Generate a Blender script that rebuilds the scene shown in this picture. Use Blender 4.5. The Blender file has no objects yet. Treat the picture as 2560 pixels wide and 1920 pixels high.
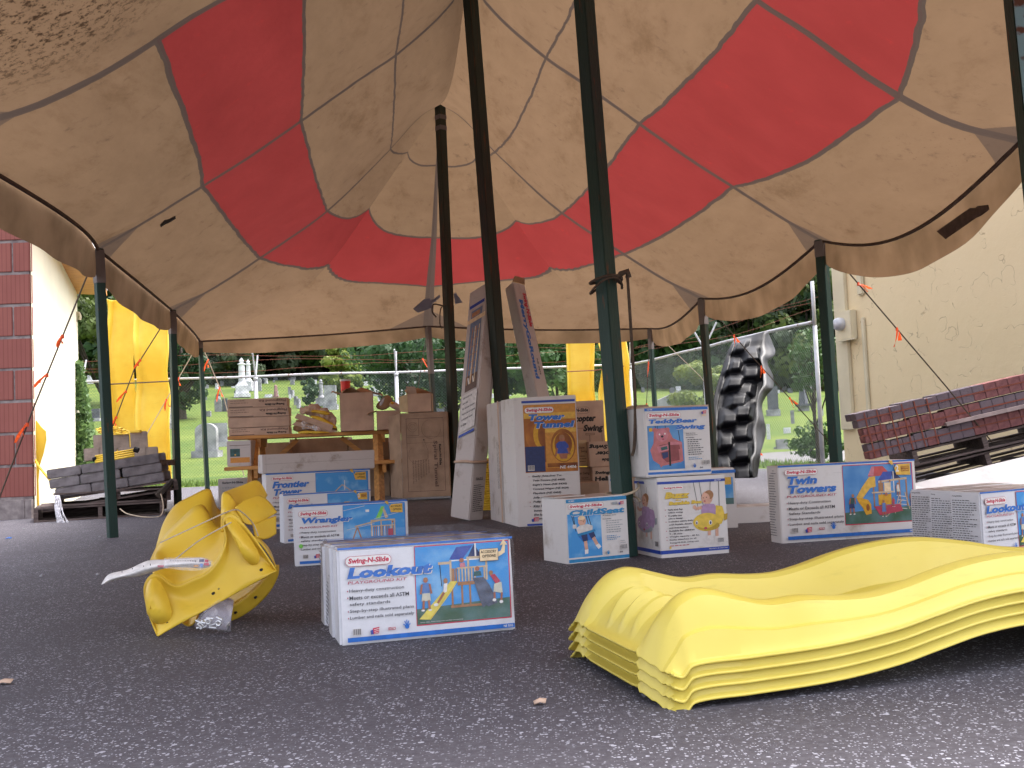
import bpy, bmesh, math, random
from mathutils import Vector, Matrix, noise
R = math.radians
scene = bpy.context.scene
col = scene.collection
# ------------------------------------------------------------------ camera
F, PITCH, ROLL, CH = 2600.0, 0.057, 0.043, 0.56
cp, sp, cr, sr = math.cos(PITCH), math.sin(PITCH), math.cos(ROLL), math.sin(ROLL)
_V = Vector((0, -sp, cp)); _X = Vector((1, 0, 0)); CF = Vector((0, cp, sp))
CR = cr*_X - sr*_V; CU = sr*_X + cr*_V; CO = Vector((0, 0, CH))
cam = bpy.data.cameras.new('camera'); cam.sensor_width = 36; cam.lens = 36*F/2560
cam.clip_start = 0.05; cam.clip_end = 900
co = bpy.data.objects.new('camera', cam); col.objects.link(co)
co.matrix_world = Matrix(((CR.x, CU.x, -CF.x, 0), (CR.y, CU.y, -CF.y, 0), (CR.z, CU.z, -CF.z, CH), (0, 0, 0, 1)))
scene.camera = co
# ------------------------------------------------------------------ light
SUN_EL, SUN_AZ = 66, 60          # azimuth measured from +Y towards +X
w = bpy.data.worlds.new('World'); scene.world = w; w.use_nodes = True
nt = w.node_tree; bg = nt.nodes['Background']; sky = nt.nodes.new('ShaderNodeTexSky')
sky.sky_type = 'NISHITA'; sky.sun_disc = False; sky.sun_elevation = R(SUN_EL); sky.sun_rotation = R(SUN_AZ)
sky.air_density = 1.0; sky.dust_density = 4.0; sky.ozone_density = 1.5
bw = nt.nodes.new('ShaderNodeRGBToBW'); nt.links.new(sky.outputs[0], bw.inputs[0])
wm = nt.nodes.new('ShaderNodeMix'); wm.data_type = 'RGBA'; wm.blend_type = 'MULTIPLY'; wm.inputs[0].default_value = 1
nt.links.new(bw.outputs[0], wm.inputs[6]); wm.inputs[7].default_value = (1.03, .99, 1.0, 1)      # thin cloud: sky mostly white
wx = nt.nodes.new('ShaderNodeMix'); wx.data_type = 'RGBA'; wx.inputs[0].default_value = .72
nt.links.new(sky.outputs[0], wx.inputs[6]); nt.links.new(wm.outputs[2], wx.inputs[7]); nt.links.new(wx.outputs[2], bg.inputs[0]); bg.inputs[1].default_value = 0.15
sl = bpy.data.lights.new('sun', 'SUN'); sl.energy = .6; sl.angle = R(28); sl.color = (1, .96, .88)
so = bpy.data.objects.new('sun', sl); col.objects.link(so)
sd = Vector((math.sin(R(SUN_AZ))*math.cos(R(SUN_EL)), math.cos(R(SUN_AZ))*math.cos(R(SUN_EL)), math.sin(R(SUN_EL))))
so.rotation_euler = sd.to_track_quat('Z', 'Y').to_euler(); so.location = (20, 20, 30)
scene.view_settings.view_transform = 'Standard'; scene.view_settings.look = 'None'
scene.view_settings.exposure = 2.55; scene.view_settings.gamma = 1

# ------------------------------------------------------------------ placing helpers (photo measures -> metres)
def ray(x, y): return CF + CR*((x-1280)/F) - CU*((y-960)/F)
def at(x, y, Y): d = ray(x, y); return CO + d*(Y/d.y)
def gz(x, y, z=0.0): d = ray(x, y); return CO + d*((z-CH)/d.z)

# ------------------------------------------------------------------ object helpers
def link(o, parent=None):
    col.objects.link(o)
    if parent: o.parent = parent
    return o
def tag(o, label=None, cat=None, group=None, kind=None):
    if label: o['label'] = label
    if cat: o['category'] = cat
    if group: o['group'] = group
    if kind: o['kind'] = kind
    return o
def empty(name, loc=(0, 0, 0), rz=0, label=None, cat=None, group=None):
    o = bpy.data.objects.new(name, None); o.location = loc; o.rotation_euler = (0, 0, rz)
    o.empty_display_size = .1
    return tag(link(o), label, cat, group)
def copy_tree(o, parent=None):
    c = o.copy(); col.objects.link(c); c.parent = parent
    for ch in list(o.children): copy_tree(ch, c)
    return c

class MB:
    def __init__(s): s.v = []; s.f = []; s.m = []; s.mats = []; s.M = Matrix.Identity(4)
    def mi(s, m):
        if m is None: return 0
        if m not in s.mats: s.mats.append(m)
        return s.mats.index(m)
    def add(s, vs, fs, m=None):
        k = len(s.v); i = s.mi(m)
        s.v += [tuple(s.M @ Vector(q)) for q in vs]
        s.f += [tuple(j+k for j in f) for f in fs]; s.m += [i]*len(fs)
    def box(s, a, b, m=None, Mx=None):
        (x0, y0, z0), (x1, y1, z1) = a, b
        vs = [Vector(q) for q in ((x0,y0,z0),(x1,y0,z0),(x1,y1,z0),(x0,y1,z0),(x0,y0,z1),(x1,y0,z1),(x1,y1,z1),(x0,y1,z1))]
        if Mx: vs = [Mx @ q for q in vs]
        s.add(vs, [(0,3,2,1),(4,5,6,7),(0,1,5,4),(1,2,6,5),(2,3,7,6),(3,0,4,7)], m)
    def tube(s, pts, r, n=8, m=None, caps=True, up=None):
        pts = [Vector(p) for p in pts]; rs = r if isinstance(r, (list, tuple)) else [r]*len(pts)
        vs = []; fs = []
        t0 = (pts[1]-pts[0]).normalized(); a = t0.orthogonal().normalized() if up is None else (up - t0*up.dot(t0)).normalized()
        for i, p in enumerate(pts):
            t = (pts[min(i+1, len(pts)-1)]-pts[max(i-1, 0)]).normalized()
            a = (a - t*a.dot(t)).normalized(); b = t.cross(a)
            for k in range(n):
                th = 2*math.pi*(k+.5)/n; vs.append(p + (a*math.cos(th)+b*math.sin(th))*rs[i])
        for i in range(len(pts)-1):
            for k in range(n): fs.append((i*n+k, i*n+(k+1)%n, (i+1)*n+(k+1)%n, (i+1)*n+k))
        if caps: fs.append(tuple(range(n))[::-1]); fs.append(tuple((len(pts)-1)*n+k for k in range(n)))
        s.add(vs, fs, m)
    def grid(s, rows, m=None, close=False):
        n = len(rows[0]); vs = [p for r in rows for p in r]; fs = []
        for i in range(len(rows)-1):
            for k in range(n-1 if not close else n):
                fs.append((i*n+k, i*n+(k+1) % n, (i+1)*n+(k+1) % n, (i+1)*n+k))
        s.add(vs, fs, m)
    def lathe(s, prof, c=(0,0,0), n=16, m=None):
        c = Vector(c); rows = []
        for r_, z in prof: rows.append([c+Vector((r_*math.cos(2*math.pi*k/n), r_*math.sin(2*math.pi*k/n), z)) for k in range(n)])
        s.grid(rows, m, close=True)
    def mesh(s, name):
        me = bpy.data.meshes.new(name); me.from_pydata(s.v, [], s.f)
        for m in s.mats: me.materials.append(m)
        for i, p in enumerate(me.polygons): p.material_index = s.m[i]
        me.update(); return me
    def build(s, name, m=None, parent=None, smooth=False, bevel=0, solid=0, sub=0):
        if m is not None and not s.mats: s.mats = [m]
        me = s.mesh(name); o = bpy.data.objects.new(name, me); link(o, parent)
        if solid or bevel:
            b = bmesh.new(); b.from_mesh(me)
            if bevel:
                bmesh.ops.bevel(b, geom=[e for e in b.edges if e.is_manifold and e.calc_face_angle(0) > .5], offset=bevel, segments=2, affect='EDGES')
            b.to_mesh(me); b.free()
        if solid:
            q = o.modifiers.new('thickness', 'SOLIDIFY'); q.thickness = solid; q.offset = 0
        if sub:
            q = o.modifiers.new('subdiv', 'SUBSURF'); q.levels = sub; q.render_levels = sub
        if smooth:
            for p in me.polygons: p.use_smooth = True
        return o
def spline(pts, n):
    """smooth interpolation through points, n samples per span"""
    P = [Vector(p) for p in pts]; out = []
    for i in range(len(P)-1):
        a = P[max(i-1, 0)]; b = P[i]; c = P[i+1]; d = P[min(i+2, len(P)-1)]
        for k in range(n):
            t = k/n; out.append(.5*((2*b)+(c-a)*t+(2*a-5*b+4*c-d)*t*t+(3*b-3*c+d-a)*t**3))
    out.append(P[-1]); return out
def lerp(a, b, t): return a+(b-a)*t
def interp(tab, x):
    if x <= tab[0][0]: return tab[0][1]
    for (a, b), (c, d) in zip(tab, tab[1:]):
        if x <= c: return b+(d-b)*(x-a)/(c-a)
    return tab[-1][1]
def sinterp(tab, x):
    """smooth (catmull-rom) table lookup"""
    n = len(tab)
    if x <= tab[0][0]: return tab[0][1]
    if x >= tab[-1][0]: return tab[-1][1]
    for i in range(n-1):
        if x <= tab[i+1][0]:
            x0, y0 = tab[i]; x1, y1 = tab[i+1]; h = x1-x0; t = (x-x0)/h
            def sl_(j):
                a, b = max(j-1, 0), min(j+1, n-1); return (tab[b][1]-tab[a][1])/(tab[b][0]-tab[a][0])
            m0, m1 = sl_(i)*h, sl_(i+1)*h
            return (2*t**3-3*t*t+1)*y0+(t**3-2*t*t+t)*m0+(-2*t**3+3*t*t)*y1+(t**3-t*t)*m1

# ------------------------------------------------------------------ materials
def hexc(h):
    h = h.lstrip('#'); v = [int(h[i:i+2], 16)/255 for i in (0, 2, 4)]
    return tuple(x/12.92 if x <= .04045 else ((x+.055)/1.055)**2.4 for x in v)
def mat(name, c, rough=.6, var=.15, scale=6, bump=0, bscale=60, spec=.4, c2=None, thr=None, metal=0, trans=0, detail=4, stretch=None, coat=0):
    """principled material: base colour c varied by noise towards c2 (default darker c)"""
    if isinstance(c, str): c = hexc(c)
    if isinstance(c2, str): c2 = hexc(c2)
    m = bpy.data.materials.new(name); m.use_nodes = True; t = m.node_tree; b = t.nodes['Principled BSDF']
    b.inputs['Roughness'].default_value = rough; b.inputs['Specular IOR Level'].default_value = spec
    b.inputs['Metallic'].default_value = metal; b.inputs['Coat Weight'].default_value = coat
    b.inputs['Base Color'].default_value = (*c, 1); m.diffuse_color = (*c, 1)
    tc = t.nodes.new('ShaderNodeTexCoord'); src = tc.outputs['Object']
    if stretch:
        mp = t.nodes.new('ShaderNodeMapping'); mp.inputs['Scale'].default_value = stretch
        t.links.new(src, mp.inputs[0]); src = mp.outputs[0]
    if var > 0 or c2:
        n = t.nodes.new('ShaderNodeTexNoise'); n.inputs['Scale'].default_value = scale; n.inputs['Detail'].default_value = detail
        t.links.new(src, n.inputs['Vector'])
        rp = t.nodes.new('ShaderNodeValToRGB')
        lo, hi = thr or (.35, .65)
        rp.color_ramp.elements[0].position = lo; rp.color_ramp.elements[1].position = hi
        cc = c2 or tuple(x*(1-var*1.6) for x in c)
        rp.color_ramp.elements[0].color = (*cc, 1); rp.color_ramp.elements[1].color = (*c, 1)
        t.links.new(n.outputs[0], rp.inputs[0]); t.links.new(rp.outputs[0], b.inputs['Base Color'])
    if bump:
        n2 = t.nodes.new('ShaderNodeTexNoise'); n2.inputs['Scale'].default_value = bscale; n2.inputs['Detail'].default_value = 5
        t.links.new(src, n2.inputs['Vector']); bp = t.nodes.new('ShaderNodeBump'); bp.inputs['Strength'].default_value = bump
        bp.inputs['Distance'].default_value = .01
        t.links.new(n2.outputs[0], bp.inputs['Height']); t.links.new(bp.outputs[0], b.inputs['Normal'])
    if trans:
        tr = t.nodes.new('ShaderNodeBsdfTranslucent'); mx = t.nodes.new('ShaderNodeMixShader'); mx.inputs[0].default_value = trans
        out = t.nodes['Material Output']
        if b.inputs['Base Color'].is_linked: t.links.new(b.inputs['Base Color'].links[0].from_socket, tr.inputs[0])
        else: tr.inputs[0].default_value = (*c, 1)
        t.links.new(b.outputs[0], mx.inputs[1]); t.links.new(tr.outputs[0], mx.inputs[2]); t.links.new(mx.outputs[0], out.inputs[0])
    return m
class NT:
    """tiny node helper"""
    def __init__(s, m): s.t = m.node_tree
    def n(s, typ, **kw):
        q = s.t.nodes.new(typ)
        for k, v in kw.items(): setattr(q, k, v)
        return q
    def l(s, a, b): s.t.links.new(a, b)
    def math(s, op, a, b=None, c=None, clamp=False):
        q = s.n('ShaderNodeMath', operation=op); q.use_clamp = clamp
        for i, x in enumerate((a, b, c)):
            if x is None: continue
            if isinstance(x, (int, float)): q.inputs[i].default_value = x
            else: s.l(x, q.inputs[i])
        return q.outputs[0]
    def mix(s, f, a, b):
        q = s.n('ShaderNodeMix', data_type='RGBA')
        for i, x in ((0, f), (6, a), (7, b)):
            if isinstance(x, (int, float)): q.inputs[i].default_value = x
            elif isinstance(x, tuple): q.inputs[i].default_value = (*x[:3], 1)
            else: s.l(x, q.inputs[i])
        return q.outputs[2]
    def noise(s, v, scale, detail=4, rough=.55):
        q = s.n('ShaderNodeTexNoise'); q.inputs['Scale'].default_value = scale; q.inputs['Detail'].default_value = detail
        q.inputs['Roughness'].default_value = rough; s.l(v, q.inputs['Vector']); return q.outputs[0]
    def ss(s, x, lo, hi):
        q = s.n('ShaderNodeMapRange', interpolation_type='SMOOTHSTEP'); s.l(x, q.inputs[0])
        q.inputs[1].default_value = lo; q.inputs[2].default_value = hi; return q.outputs[0]
    def mapping(s, v, sc):
        q = s.n('ShaderNodeMapping'); q.inputs['Scale'].default_value = sc; s.l(v, q.inputs[0]); return q.outputs[0]
def newmat(name, rough=.6, spec=.4):
    m = bpy.data.materials.new(name); m.use_nodes = True; k = NT(m); b = m.node_tree.nodes['Principled BSDF']
    b.inputs['Roughness'].default_value = rough; b.inputs['Specular IOR Level'].default_value = spec
    tc = k.n('ShaderNodeTexCoord'); return m, k, b, tc

# asphalt with pale aggregate chips
m, k, b, tc = newmat('asphalt', .75, .35); P_ = tc.outputs['Object']
ms_asphalt = m
dark = k.mix(k.noise(P_, 0.8, 5), (.050, .045, .055), (.070, .065, .078))
dark = k.mix(k.math('MULTIPLY', k.ss(k.noise(P_, .55, 6, .65), .5, .72), .45), dark, (.038, .034, .040))
dark = k.mix(k.ss(k.noise(P_, 60, 3), .4, .7), dark, (.080, .076, .090))
spk = None
for sc, thr_ in ((105, .66), (180, .58), (70, .94)):
    vo = k.n('ShaderNodeTexVoronoi'); vo.inputs['Scale'].default_value = sc; vo.inputs['Randomness'].default_value = 1
    k.l(k.mapping(P_, (1, 1.0, 1)), vo.inputs['Vector'])
    sepc = k.n('ShaderNodeSeparateColor'); k.l(vo.outputs['Color'], sepc.inputs[0])
    sz = k.math('MULTIPLY', sepc.outputs[1], .46)
    hit = k.math('MULTIPLY', k.math('GREATER_THAN', sepc.outputs[0], thr_), k.math('LESS_THAN', vo.outputs['Distance'], sz))
    spk = hit if spk is None else k.math('MAXIMUM', spk, hit)
patch = k.ss(k.noise(P_, 3.0, 4), .3, .6)
spk = k.math('MULTIPLY', spk, k.math('ADD', k.math('MULTIPLY', patch, .6), .4))
k.l(k.mix(spk, dark, (.34, .34, .39)), b.inputs['Base Color'])
bp = k.n('ShaderNodeBump'); bp.inputs['Strength'].default_value = .5; bp.inputs['Distance'].default_value = .006
k.l(k.noise(P_, 110, 4), bp.inputs['Height']); k.l(bp.outputs[0], b.inputs['Normal'])

# canvas of the tent: uv.x counts bays (seams at whole numbers), uv.y runs eave -> ridge
def canvas_mat(name, red):
    m, k, b, tc = newmat(name, .8, .15)
    uvn = k.n('ShaderNodeUVMap'); uvn.uv_map = 'UVMap'; sx = k.n('ShaderNodeSeparateXYZ'); k.l(uvn.outputs[0], sx.inputs[0])
    U, V_ = sx.outputs[0], sx.outputs[1]; O = tc.outputs['Object']
    tan = k.mix(k.noise(k.mapping(O, (1.5, 1.5, 6)), 1.6, 6, .65), (.160, .099, .056), (.232, .148, .086))
    tan = k.mix(k.ss(k.noise(O, 9, 6, .7), .55, .8), tan, (.12, .075, .045))
    # mildew patches
    mil = k.math('MULTIPLY', k.ss(k.noise(O, .45, 3), .58, .75), k.ss(k.noise(O, 26, 4, .8), .55, .66))
    mil2 = k.math('MULTIPLY', k.ss(k.noise(k.mapping(O, (1, 1, 1)), 1.3, 2), .62, .7), k.ss(k.noise(O, 34, 3, .8), .62, .68))
    tan = k.mix(k.math('MULTIPLY', k.math('MAXIMUM', mil, k.math('MULTIPLY', mil2, .6)), .8), tan, (.07, .045, .028))
    dv = k.n('ShaderNodeVectorMath', operation='DISTANCE'); k.l(O, dv.inputs[0]); dv.inputs[1].default_value = (-1.62, -3.95, 2.3)
    near = k.math('SUBTRACT', 1.0, k.ss(dv.outputs['Value'], .15, .85))
    tan = k.mix(k.math('MULTIPLY', k.math('MULTIPLY', near, k.ss(k.noise(O, 24, 5, .8), .50, .62)), .8), tan, (.035, .018, .009))
    tan = k.mix(k.math('MULTIPLY', k.ss(k.noise(k.mapping(O, (1.2, .5, 1.2)), 2.1, 7, .72), .5, .78), .4), tan, (.10, .055, .026))
    redc = k.mix(k.noise(O, 2.6, 6, .6), (.19, .024, .022), (.26, .036, .033))
    dv = k.n('ShaderNodeVectorMath', operation='DISTANCE'); k.l(O, dv.inputs[0]); dv.inputs[1].default_value = (-1.62, -3.95, 2.3)
    near = k.math('SUBTRACT', 1.0, k.ss(dv.outputs['Value'], .15, .85))
    tan = k.mix(k.math('MULTIPLY', k.math('MULTIPLY', near, k.ss(k.noise(O, 24, 5, .8), .50, .62)), .8), tan, (.035, .018, .009))
    tan = k.mix(k.math('MULTIPLY', k.ss(k.noise(k.mapping(O, (1.2, .5, 1.2)), 2.1, 7, .72), .5, .78), .4), tan, (.10, .055, .026))
    redc = k.mix(k.ss(k.noise(O, 7, 5, .7), .6, .8), redc, (.30, .03, .026))
    wob = k.math('MULTIPLY', k.math('SUBTRACT', k.noise(O, 5, 3), .5), .010)
    Vw = k.math('ADD', V_, wob)
    lo, hi = .285, .55
    inr = k.math('MULTIPLY', k.math('GREATER_THAN', Vw, lo), k.math('LESS_THAN', Vw, hi))
    if not red: inr = k.math('MULTIPLY', inr, 0.0)
    c = k.mix(inr, tan, redc)
    # seams
    fr = k.math('ABSOLUTE', k.math('SUBTRACT', U, k.math('ROUND', U)))
    seam = k.math('LESS_THAN', fr, .011)
    def vs(v, w_): return k.math('LESS_THAN', k.math('ABSOLUTE', k.math('SUBTRACT', Vw, v)), w_)
    hs = vs(.80, .003)
    if red: hs = k.math('MAXIMUM', hs, k.math('MAXIMUM', vs(lo, .005), vs(hi, .004)))
    # reinforcing patch at the eave poles
    corner = k.math('LESS_THAN', k.math('ADD', k.math('MULTIPLY', fr, 1.0), k.math('MULTIPLY', V_, .75)), .088)
    sm = k.math('MAXIMUM', k.math('MAXIMUM', seam, hs), k.math('MULTIPLY', corner, .6))
    c = k.mix(k.math('MULTIPLY', sm, .85), c, (.085, .06, .048))
    k.l(c, b.inputs['Base Color'])
    tr = k.n('ShaderNodeBsdfTranslucent'); mx = k.n('ShaderNodeMixShader')
    k.l(k.mix(k.math('MULTIPLY', sm, .75), c, (.06, .045, .037)), tr.inputs[0])
    mx.inputs[0].default_value = .28
    bp = k.n('ShaderNodeBump'); bp.inputs['Strength'].default_value = .35; bp.inputs['Distance'].default_value = .02
    k.l(k.math('ADD', k.noise(k.mapping(O, (2, 2, 2)), 2.2, 5), k.math('MULTIPLY', k.noise(O, 14, 4), .15)), bp.inputs['Height'])
    k.l(bp.outputs[0], b.inputs['Normal']); k.l(bp.outputs[0], tr.inputs['Normal'])
    k.l(b.outputs[0], mx.inputs[1]); k.l(tr.outputs[0], mx.inputs[2]); k.l(mx.outputs[0], m.node_tree.nodes['Material Output'].inputs[0])
    return m
M = {}
M['canvas_red'] = canvas_mat('canvas_with_red_band', True)
M['canvas_tan'] = canvas_mat('canvas_plain', False)
M['valance'] = mat('valance_canvas', (.30, .19, .11), .85, .25, 3, bump=.2, bscale=15, spec=.1, trans=.3, c2=(.20, .125, .07))
M['cord'] = mat('brown_webbing', (.10, .06, .045), .9, .2, 20)
M['rope'] = mat('dark_rope', (.10, .07, .05), .9, .2, 60)
M['palerope'] = mat('pale_string', (.55, .45, .33), .9, .1, 60)
M['orange'] = mat('orange_ribbon', (.95, .13, .03), .5, .1, 20, trans=.35)
M['greenpole'] = mat('green_painted_timber', (.016, .045, .036), .55, .3, 9, bump=.3, bscale=30, c2=(.11, .045, .02), thr=(.28, .36), stretch=(4, 4, .7))
M['darkpole'] = mat('dark_green_weathered_timber', (.018, .028, .02), .55, .3, 10, bump=.3, bscale=25, c2=(.10, .035, .012), thr=(.30, .42), stretch=(5, 5, .35))
M['rawpole'] = mat('tape_wrap_on_pole', (.20, .17, .16), .8, .1, 8)
M['bluepaint'] = mat('flaking_pale_blue_paint', (.22, .38, .45), .6, .3, 14, c2=(.12, .05, .035), thr=(.36, .44), bump=.4, bscale=20)
def white_board(name, c=(.66, .63, .62), dirt=(.36, .30, .25), sc=4):
    m, k, b, tc = newmat(name, .55, .3); O = tc.outputs['Object']
    base = k.mix(k.ss(k.noise(O, sc, 6, .7), .52, .78), c, dirt)
    base = k.mix(k.math('MULTIPLY', k.ss(k.noise(k.mapping(O, (1, 1, 9)), 7, 4), .6, .75), .35), base, tuple(x*.7 for x in c))
    g = k.n('ShaderNodeNewGeometry'); s = k.n('ShaderNodeSeparateXYZ'); k.l(g.outputs['True Normal'], s.inputs[0])
    top = k.math('MULTIPLY', k.math('GREATER_THAN', s.outputs[2], .9), k.ss(k.noise(O, 9, 5), .25, .6))
    base = k.mix(k.math('MULTIPLY', top, .8), base, (.27, .20, .16))
    k.l(base, b.inputs['Base Color'])
    bp = k.n('ShaderNodeBump'); bp.inputs['Strength'].default_value = .25; bp.inputs['Distance'].default_value = .006
    k.l(k.noise(O, 22, 3), bp.inputs['Height']); k.l(bp.outputs[0], b.inputs['Normal'])
    return m
M['wboard'] = white_board('white_box_cardboard')
M['wboard_old'] = white_board('worn_white_cardboard', (.52, .47, .45), (.26, .20, .16), 6)
M['wboard_wrap'] = white_board('shrink_wrapped_white_cardboard', (.68, .68, .72), (.5, .46, .44), 3)
M['wboard_wrap'].node_tree.nodes['Principled BSDF'].inputs['Coat Weight'].default_value = .6
M['kraft'] = mat('brown_cardboard', (.58, .41, .31), .8, .12, 7, bump=.15, bscale=30, spec=.15)
M['kraft_shaded'] = mat('shaded_brown_cardboard', (.40, .28, .20), .8, .15, 7, bump=.15, bscale=30, spec=.15)  # brown cardboard again, with shade put into a darker colour
M['kraft_in'] = mat('inner_brown_cardboard', (.40, .24, .13), .85, .15, 8)
M['kraft_edge'] = mat('pale_cardboard_edge', (.60, .45, .27), .8, .1, 12)
def pm(name, c, **kw): M[name] = mat('print_'+name, c, kw.get('rough', .45), kw.get('var', .13), kw.get('scale', 45), c2=kw.get('c2'), thr=kw.get('thr'), spec=.4)
pm('p_blue', '#2f6fc4'); pm('p_cyan', '#2a86bd'); pm('p_royal', '#2b49a8'); pm('p_red', '#c42a4a'); pm('p_white', '#eae6e4')
pm('p_ink', '#33343c'); pm('p_black', '#191617'); pm('p_sky', '#3f8fd0', c2='#86b8de', thr=(.30, .5), scale=9); pm('p_skyd', '#3a77b4', c2='#5f93c4', scale=9)
pm('p_lawn', '#37583f', c2='#5b7a78', scale=10); pm('p_wood', '#c9b193'); pm('p_woodd', '#a5754f'); pm('p_slide', '#e2d060'); pm('p_gold', '#e0b148')
pm('p_tan', '#e8cfa8'); pm('p_navy', '#3a50a4'); pm('p_navyd', '#2c3766'); pm('p_roofr', '#c0504f'); pm('p_rock', '#3c4152', c2='#6c7488', scale=30)
pm('p_skin', '#a86a50'); pm('p_skinl', '#d9a892'); pm('p_shirt', '#5a7cb4'); pm('p_short', '#c9c6b4'); pm('p_crim', '#b43d55')
pm('p_pink', '#c77b86'); pm('p_bear', '#bd6f70'); pm('p_beard', '#8e4548'); pm('p_bee', '#e2c14c'); pm('p_beed', '#b99a34'); pm('p_lilac', '#b08fb4'); pm('p_grey', '#9aa0a6')
pm('p_tun', '#c77f2c', c2='#8a4a18', scale=6); pm('p_tund', '#6e3410', c2='#a8671e', scale=7); pm('p_yel', '#d7a024'); pm('p_line', '#6b5348'); pm('p_green', '#7fce5a')
pm('p_teal', '#2f5a5c', c2='#22403a', scale=20); pm('p_orange', '#d1903a'); pm('p_lwhite', '#d8d2cf'); pm('p_faded', '#71809a'); pm('p_fadeo', '#b5835f'); pm('p_lilacgrey', '#9a93a0')
def yellow_plastic(name, c, c2, trans):
    m, k, b, tc = newmat(name, .4, .45); O = tc.outputs['Object']
    base = k.mix(k.ss(k.noise(O, 2.2, 4), .3, .7), c2, c)
    base = k.mix(k.math('MULTIPLY', k.ss(k.noise(k.mapping(O, (1, 7, 7)), 5, 5, .7), .56, .78), .35), base, tuple(x*.72 for x in c2))   # rubbed dirt streaks
    v = k.n('ShaderNodeTexVoronoi'); v.inputs['Scale'].default_value = 26; k.l(O, v.inputs['Vector']); sc = k.n('ShaderNodeSeparateColor'); k.l(v.outputs['Color'], sc.inputs[0])
    spot = k.math('MULTIPLY', k.math('GREATER_THAN', sc.outputs[0], .90), k.math('LESS_THAN', v.outputs['Distance'], k.math('MULTIPLY', sc.outputs[1], .10)))
    base = k.mix(k.math('MULTIPLY', spot, .8), base, (.12, .08, .02))
    k.l(base, b.inputs['Base Color']); k.l(k.math('MULTIPLY_ADD', k.noise(O, 7, 5), .3, .25), b.inputs['Roughness'])
    bp = k.n('ShaderNodeBump'); bp.inputs['Strength'].default_value = .12; bp.inputs['Distance'].default_value = .01; k.l(k.noise(O, 9, 3), bp.inputs['Height']); k.l(bp.outputs[0], b.inputs['Normal'])
    tr = k.n('ShaderNodeBsdfTranslucent'); mx = k.n('ShaderNodeMixShader'); mx.inputs[0].default_value = trans; k.l(base, tr.inputs[0])
    k.l(b.outputs[0], mx.inputs[1]); k.l(tr.outputs[0], mx.inputs[2]); k.l(mx.outputs[0], m.node_tree.nodes['Material Output'].inputs[0]); return m
M['slide'] = yellow_plastic('yellow_polyethylene', (.75, .62, .13), (.69, .55, .09), .10)
M['slide_far'] = yellow_plastic('sunlit_yellow_polyethylene', (.88, .68, .10), (.82, .58, .06), .35)  # lighter copy of the slide plastic, sunlight painted into its colour
M['scoop'] = yellow_plastic('golden_yellow_polyethylene', (.86, .60, .06), (.74, .47, .035), .12)
M['black'] = mat('black_moulded_plastic', (.005, .005, .007), .42, .1, 8, spec=.12, bump=.15, bscale=14)
M['galv'] = mat('galvanised_pipe', (.42, .42, .44), .5, .2, 8, metal=.4, c2=(.22, .12, .07), thr=(.3, .42), stretch=(2, 2, 2))
M['galvp'] = mat('galvanised_post', (.50, .51, .54), .5, .15, 8, metal=.3)
M['wire'] = mat('fence_wire', (.16, .19, .18), .55, .2, 5, metal=.3)
M['barb'] = mat('rusty_barbed_wire', (.22, .07, .04), .8, .2, 5)
M['stucco_l'] = mat('pale_yellow_stucco', (.86, .82, .62), .85, .06, 1.2, bump=.2, bscale=25)
M['bench'] = mat('stained_pine', (.62, .30, .085), .6, .25, 5, bump=.2, bscale=40, c2=(.42, .19, .055), stretch=(.6, 6, 6))
M['grass'] = mat('cemetery_grass', (.105, .14, .03), .9, .3, .35, bump=.6, bscale=25, spec=.1, c2=(.055, .095, .02), thr=(.3, .62), detail=8)
M['blade'] = mat('grass_blades', (.17, .27, .06), .8, .3, 2, spec=.2, trans=.3)
M['gravel_path'] = mat('pale_lane', (.13, .125, .125), .9, .1, 3)
M['hill'] = mat('wooded_hillside', (.03, .06, .02), .95, .4, .25, spec=.05, c2=(.010, .022, .009))
M['bark'] = mat('bark', (.06, .045, .035), .9, .3, 6, bump=.6, bscale=20)
def leafm(name, c, c2, sc=.5):
    m = mat(name, c, .55, .3, sc, spec=.25, c2=c2, trans=.3, thr=(.35, .65)); return m
M['leaf_dark'] = leafm('dark_foliage', (.05, .105, .035), (.018, .046, .018))
M['leaf_mid'] = leafm('green_foliage', (.075, .15, .035), (.03, .075, .02))
M['leaf_olive'] = leafm('olive_foliage', (.12, .16, .04), (.05, .085, .025))
M['leaf_grey'] = leafm('grey_green_foliage', (.085, .115, .065), (.04, .06, .035))
M['leaf_yel'] = leafm('yellow_green_foliage', (.22, .27, .05), (.09, .14, .03), 3)
M['leaf_ivy'] = leafm('ivy_leaves', (.16, .26, .09), (.06, .12, .04), 6)
M['stone'] = mat('grey_granite', (.36, .36, .38), .8, .3, 3, bump=.4, bscale=30, c2=(.17, .17, .19))
M['stone_w'] = mat('white_marble', (.72, .72, .75), .7, .2, 2.5, bump=.2, bscale=20, c2=(.42, .42, .46))
M['stone_d'] = mat('dark_granite', (.11, .115, .14), .6, .2, 4, c2=(.07, .07, .09))
M['stone_r'] = mat('red_granite', (.30, .17, .16), .7, .2, 4)
M['block'] = mat('grey_concrete_block', (.22, .20, .21), .9, .2, 9, bump=.5, bscale=40, c2=(.13, .115, .12))
M['block_b'] = mat('buff_concrete_block', (.36, .29, .24), .9, .2, 9, bump=.5, bscale=40, c2=(.24, .19, .16))
M['pallet'] = mat('weathered_pallet_wood', (.17, .13, .12), .9, .3, 5, bump=.4, bscale=40, c2=(.07, .05, .045), stretch=(1, 8, 8))
M['paver_r'] = mat('red_paver', (.36, .15, .135), .9, .25, 7, bump=.4, bscale=50, c2=(.13, .05, .055))
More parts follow.
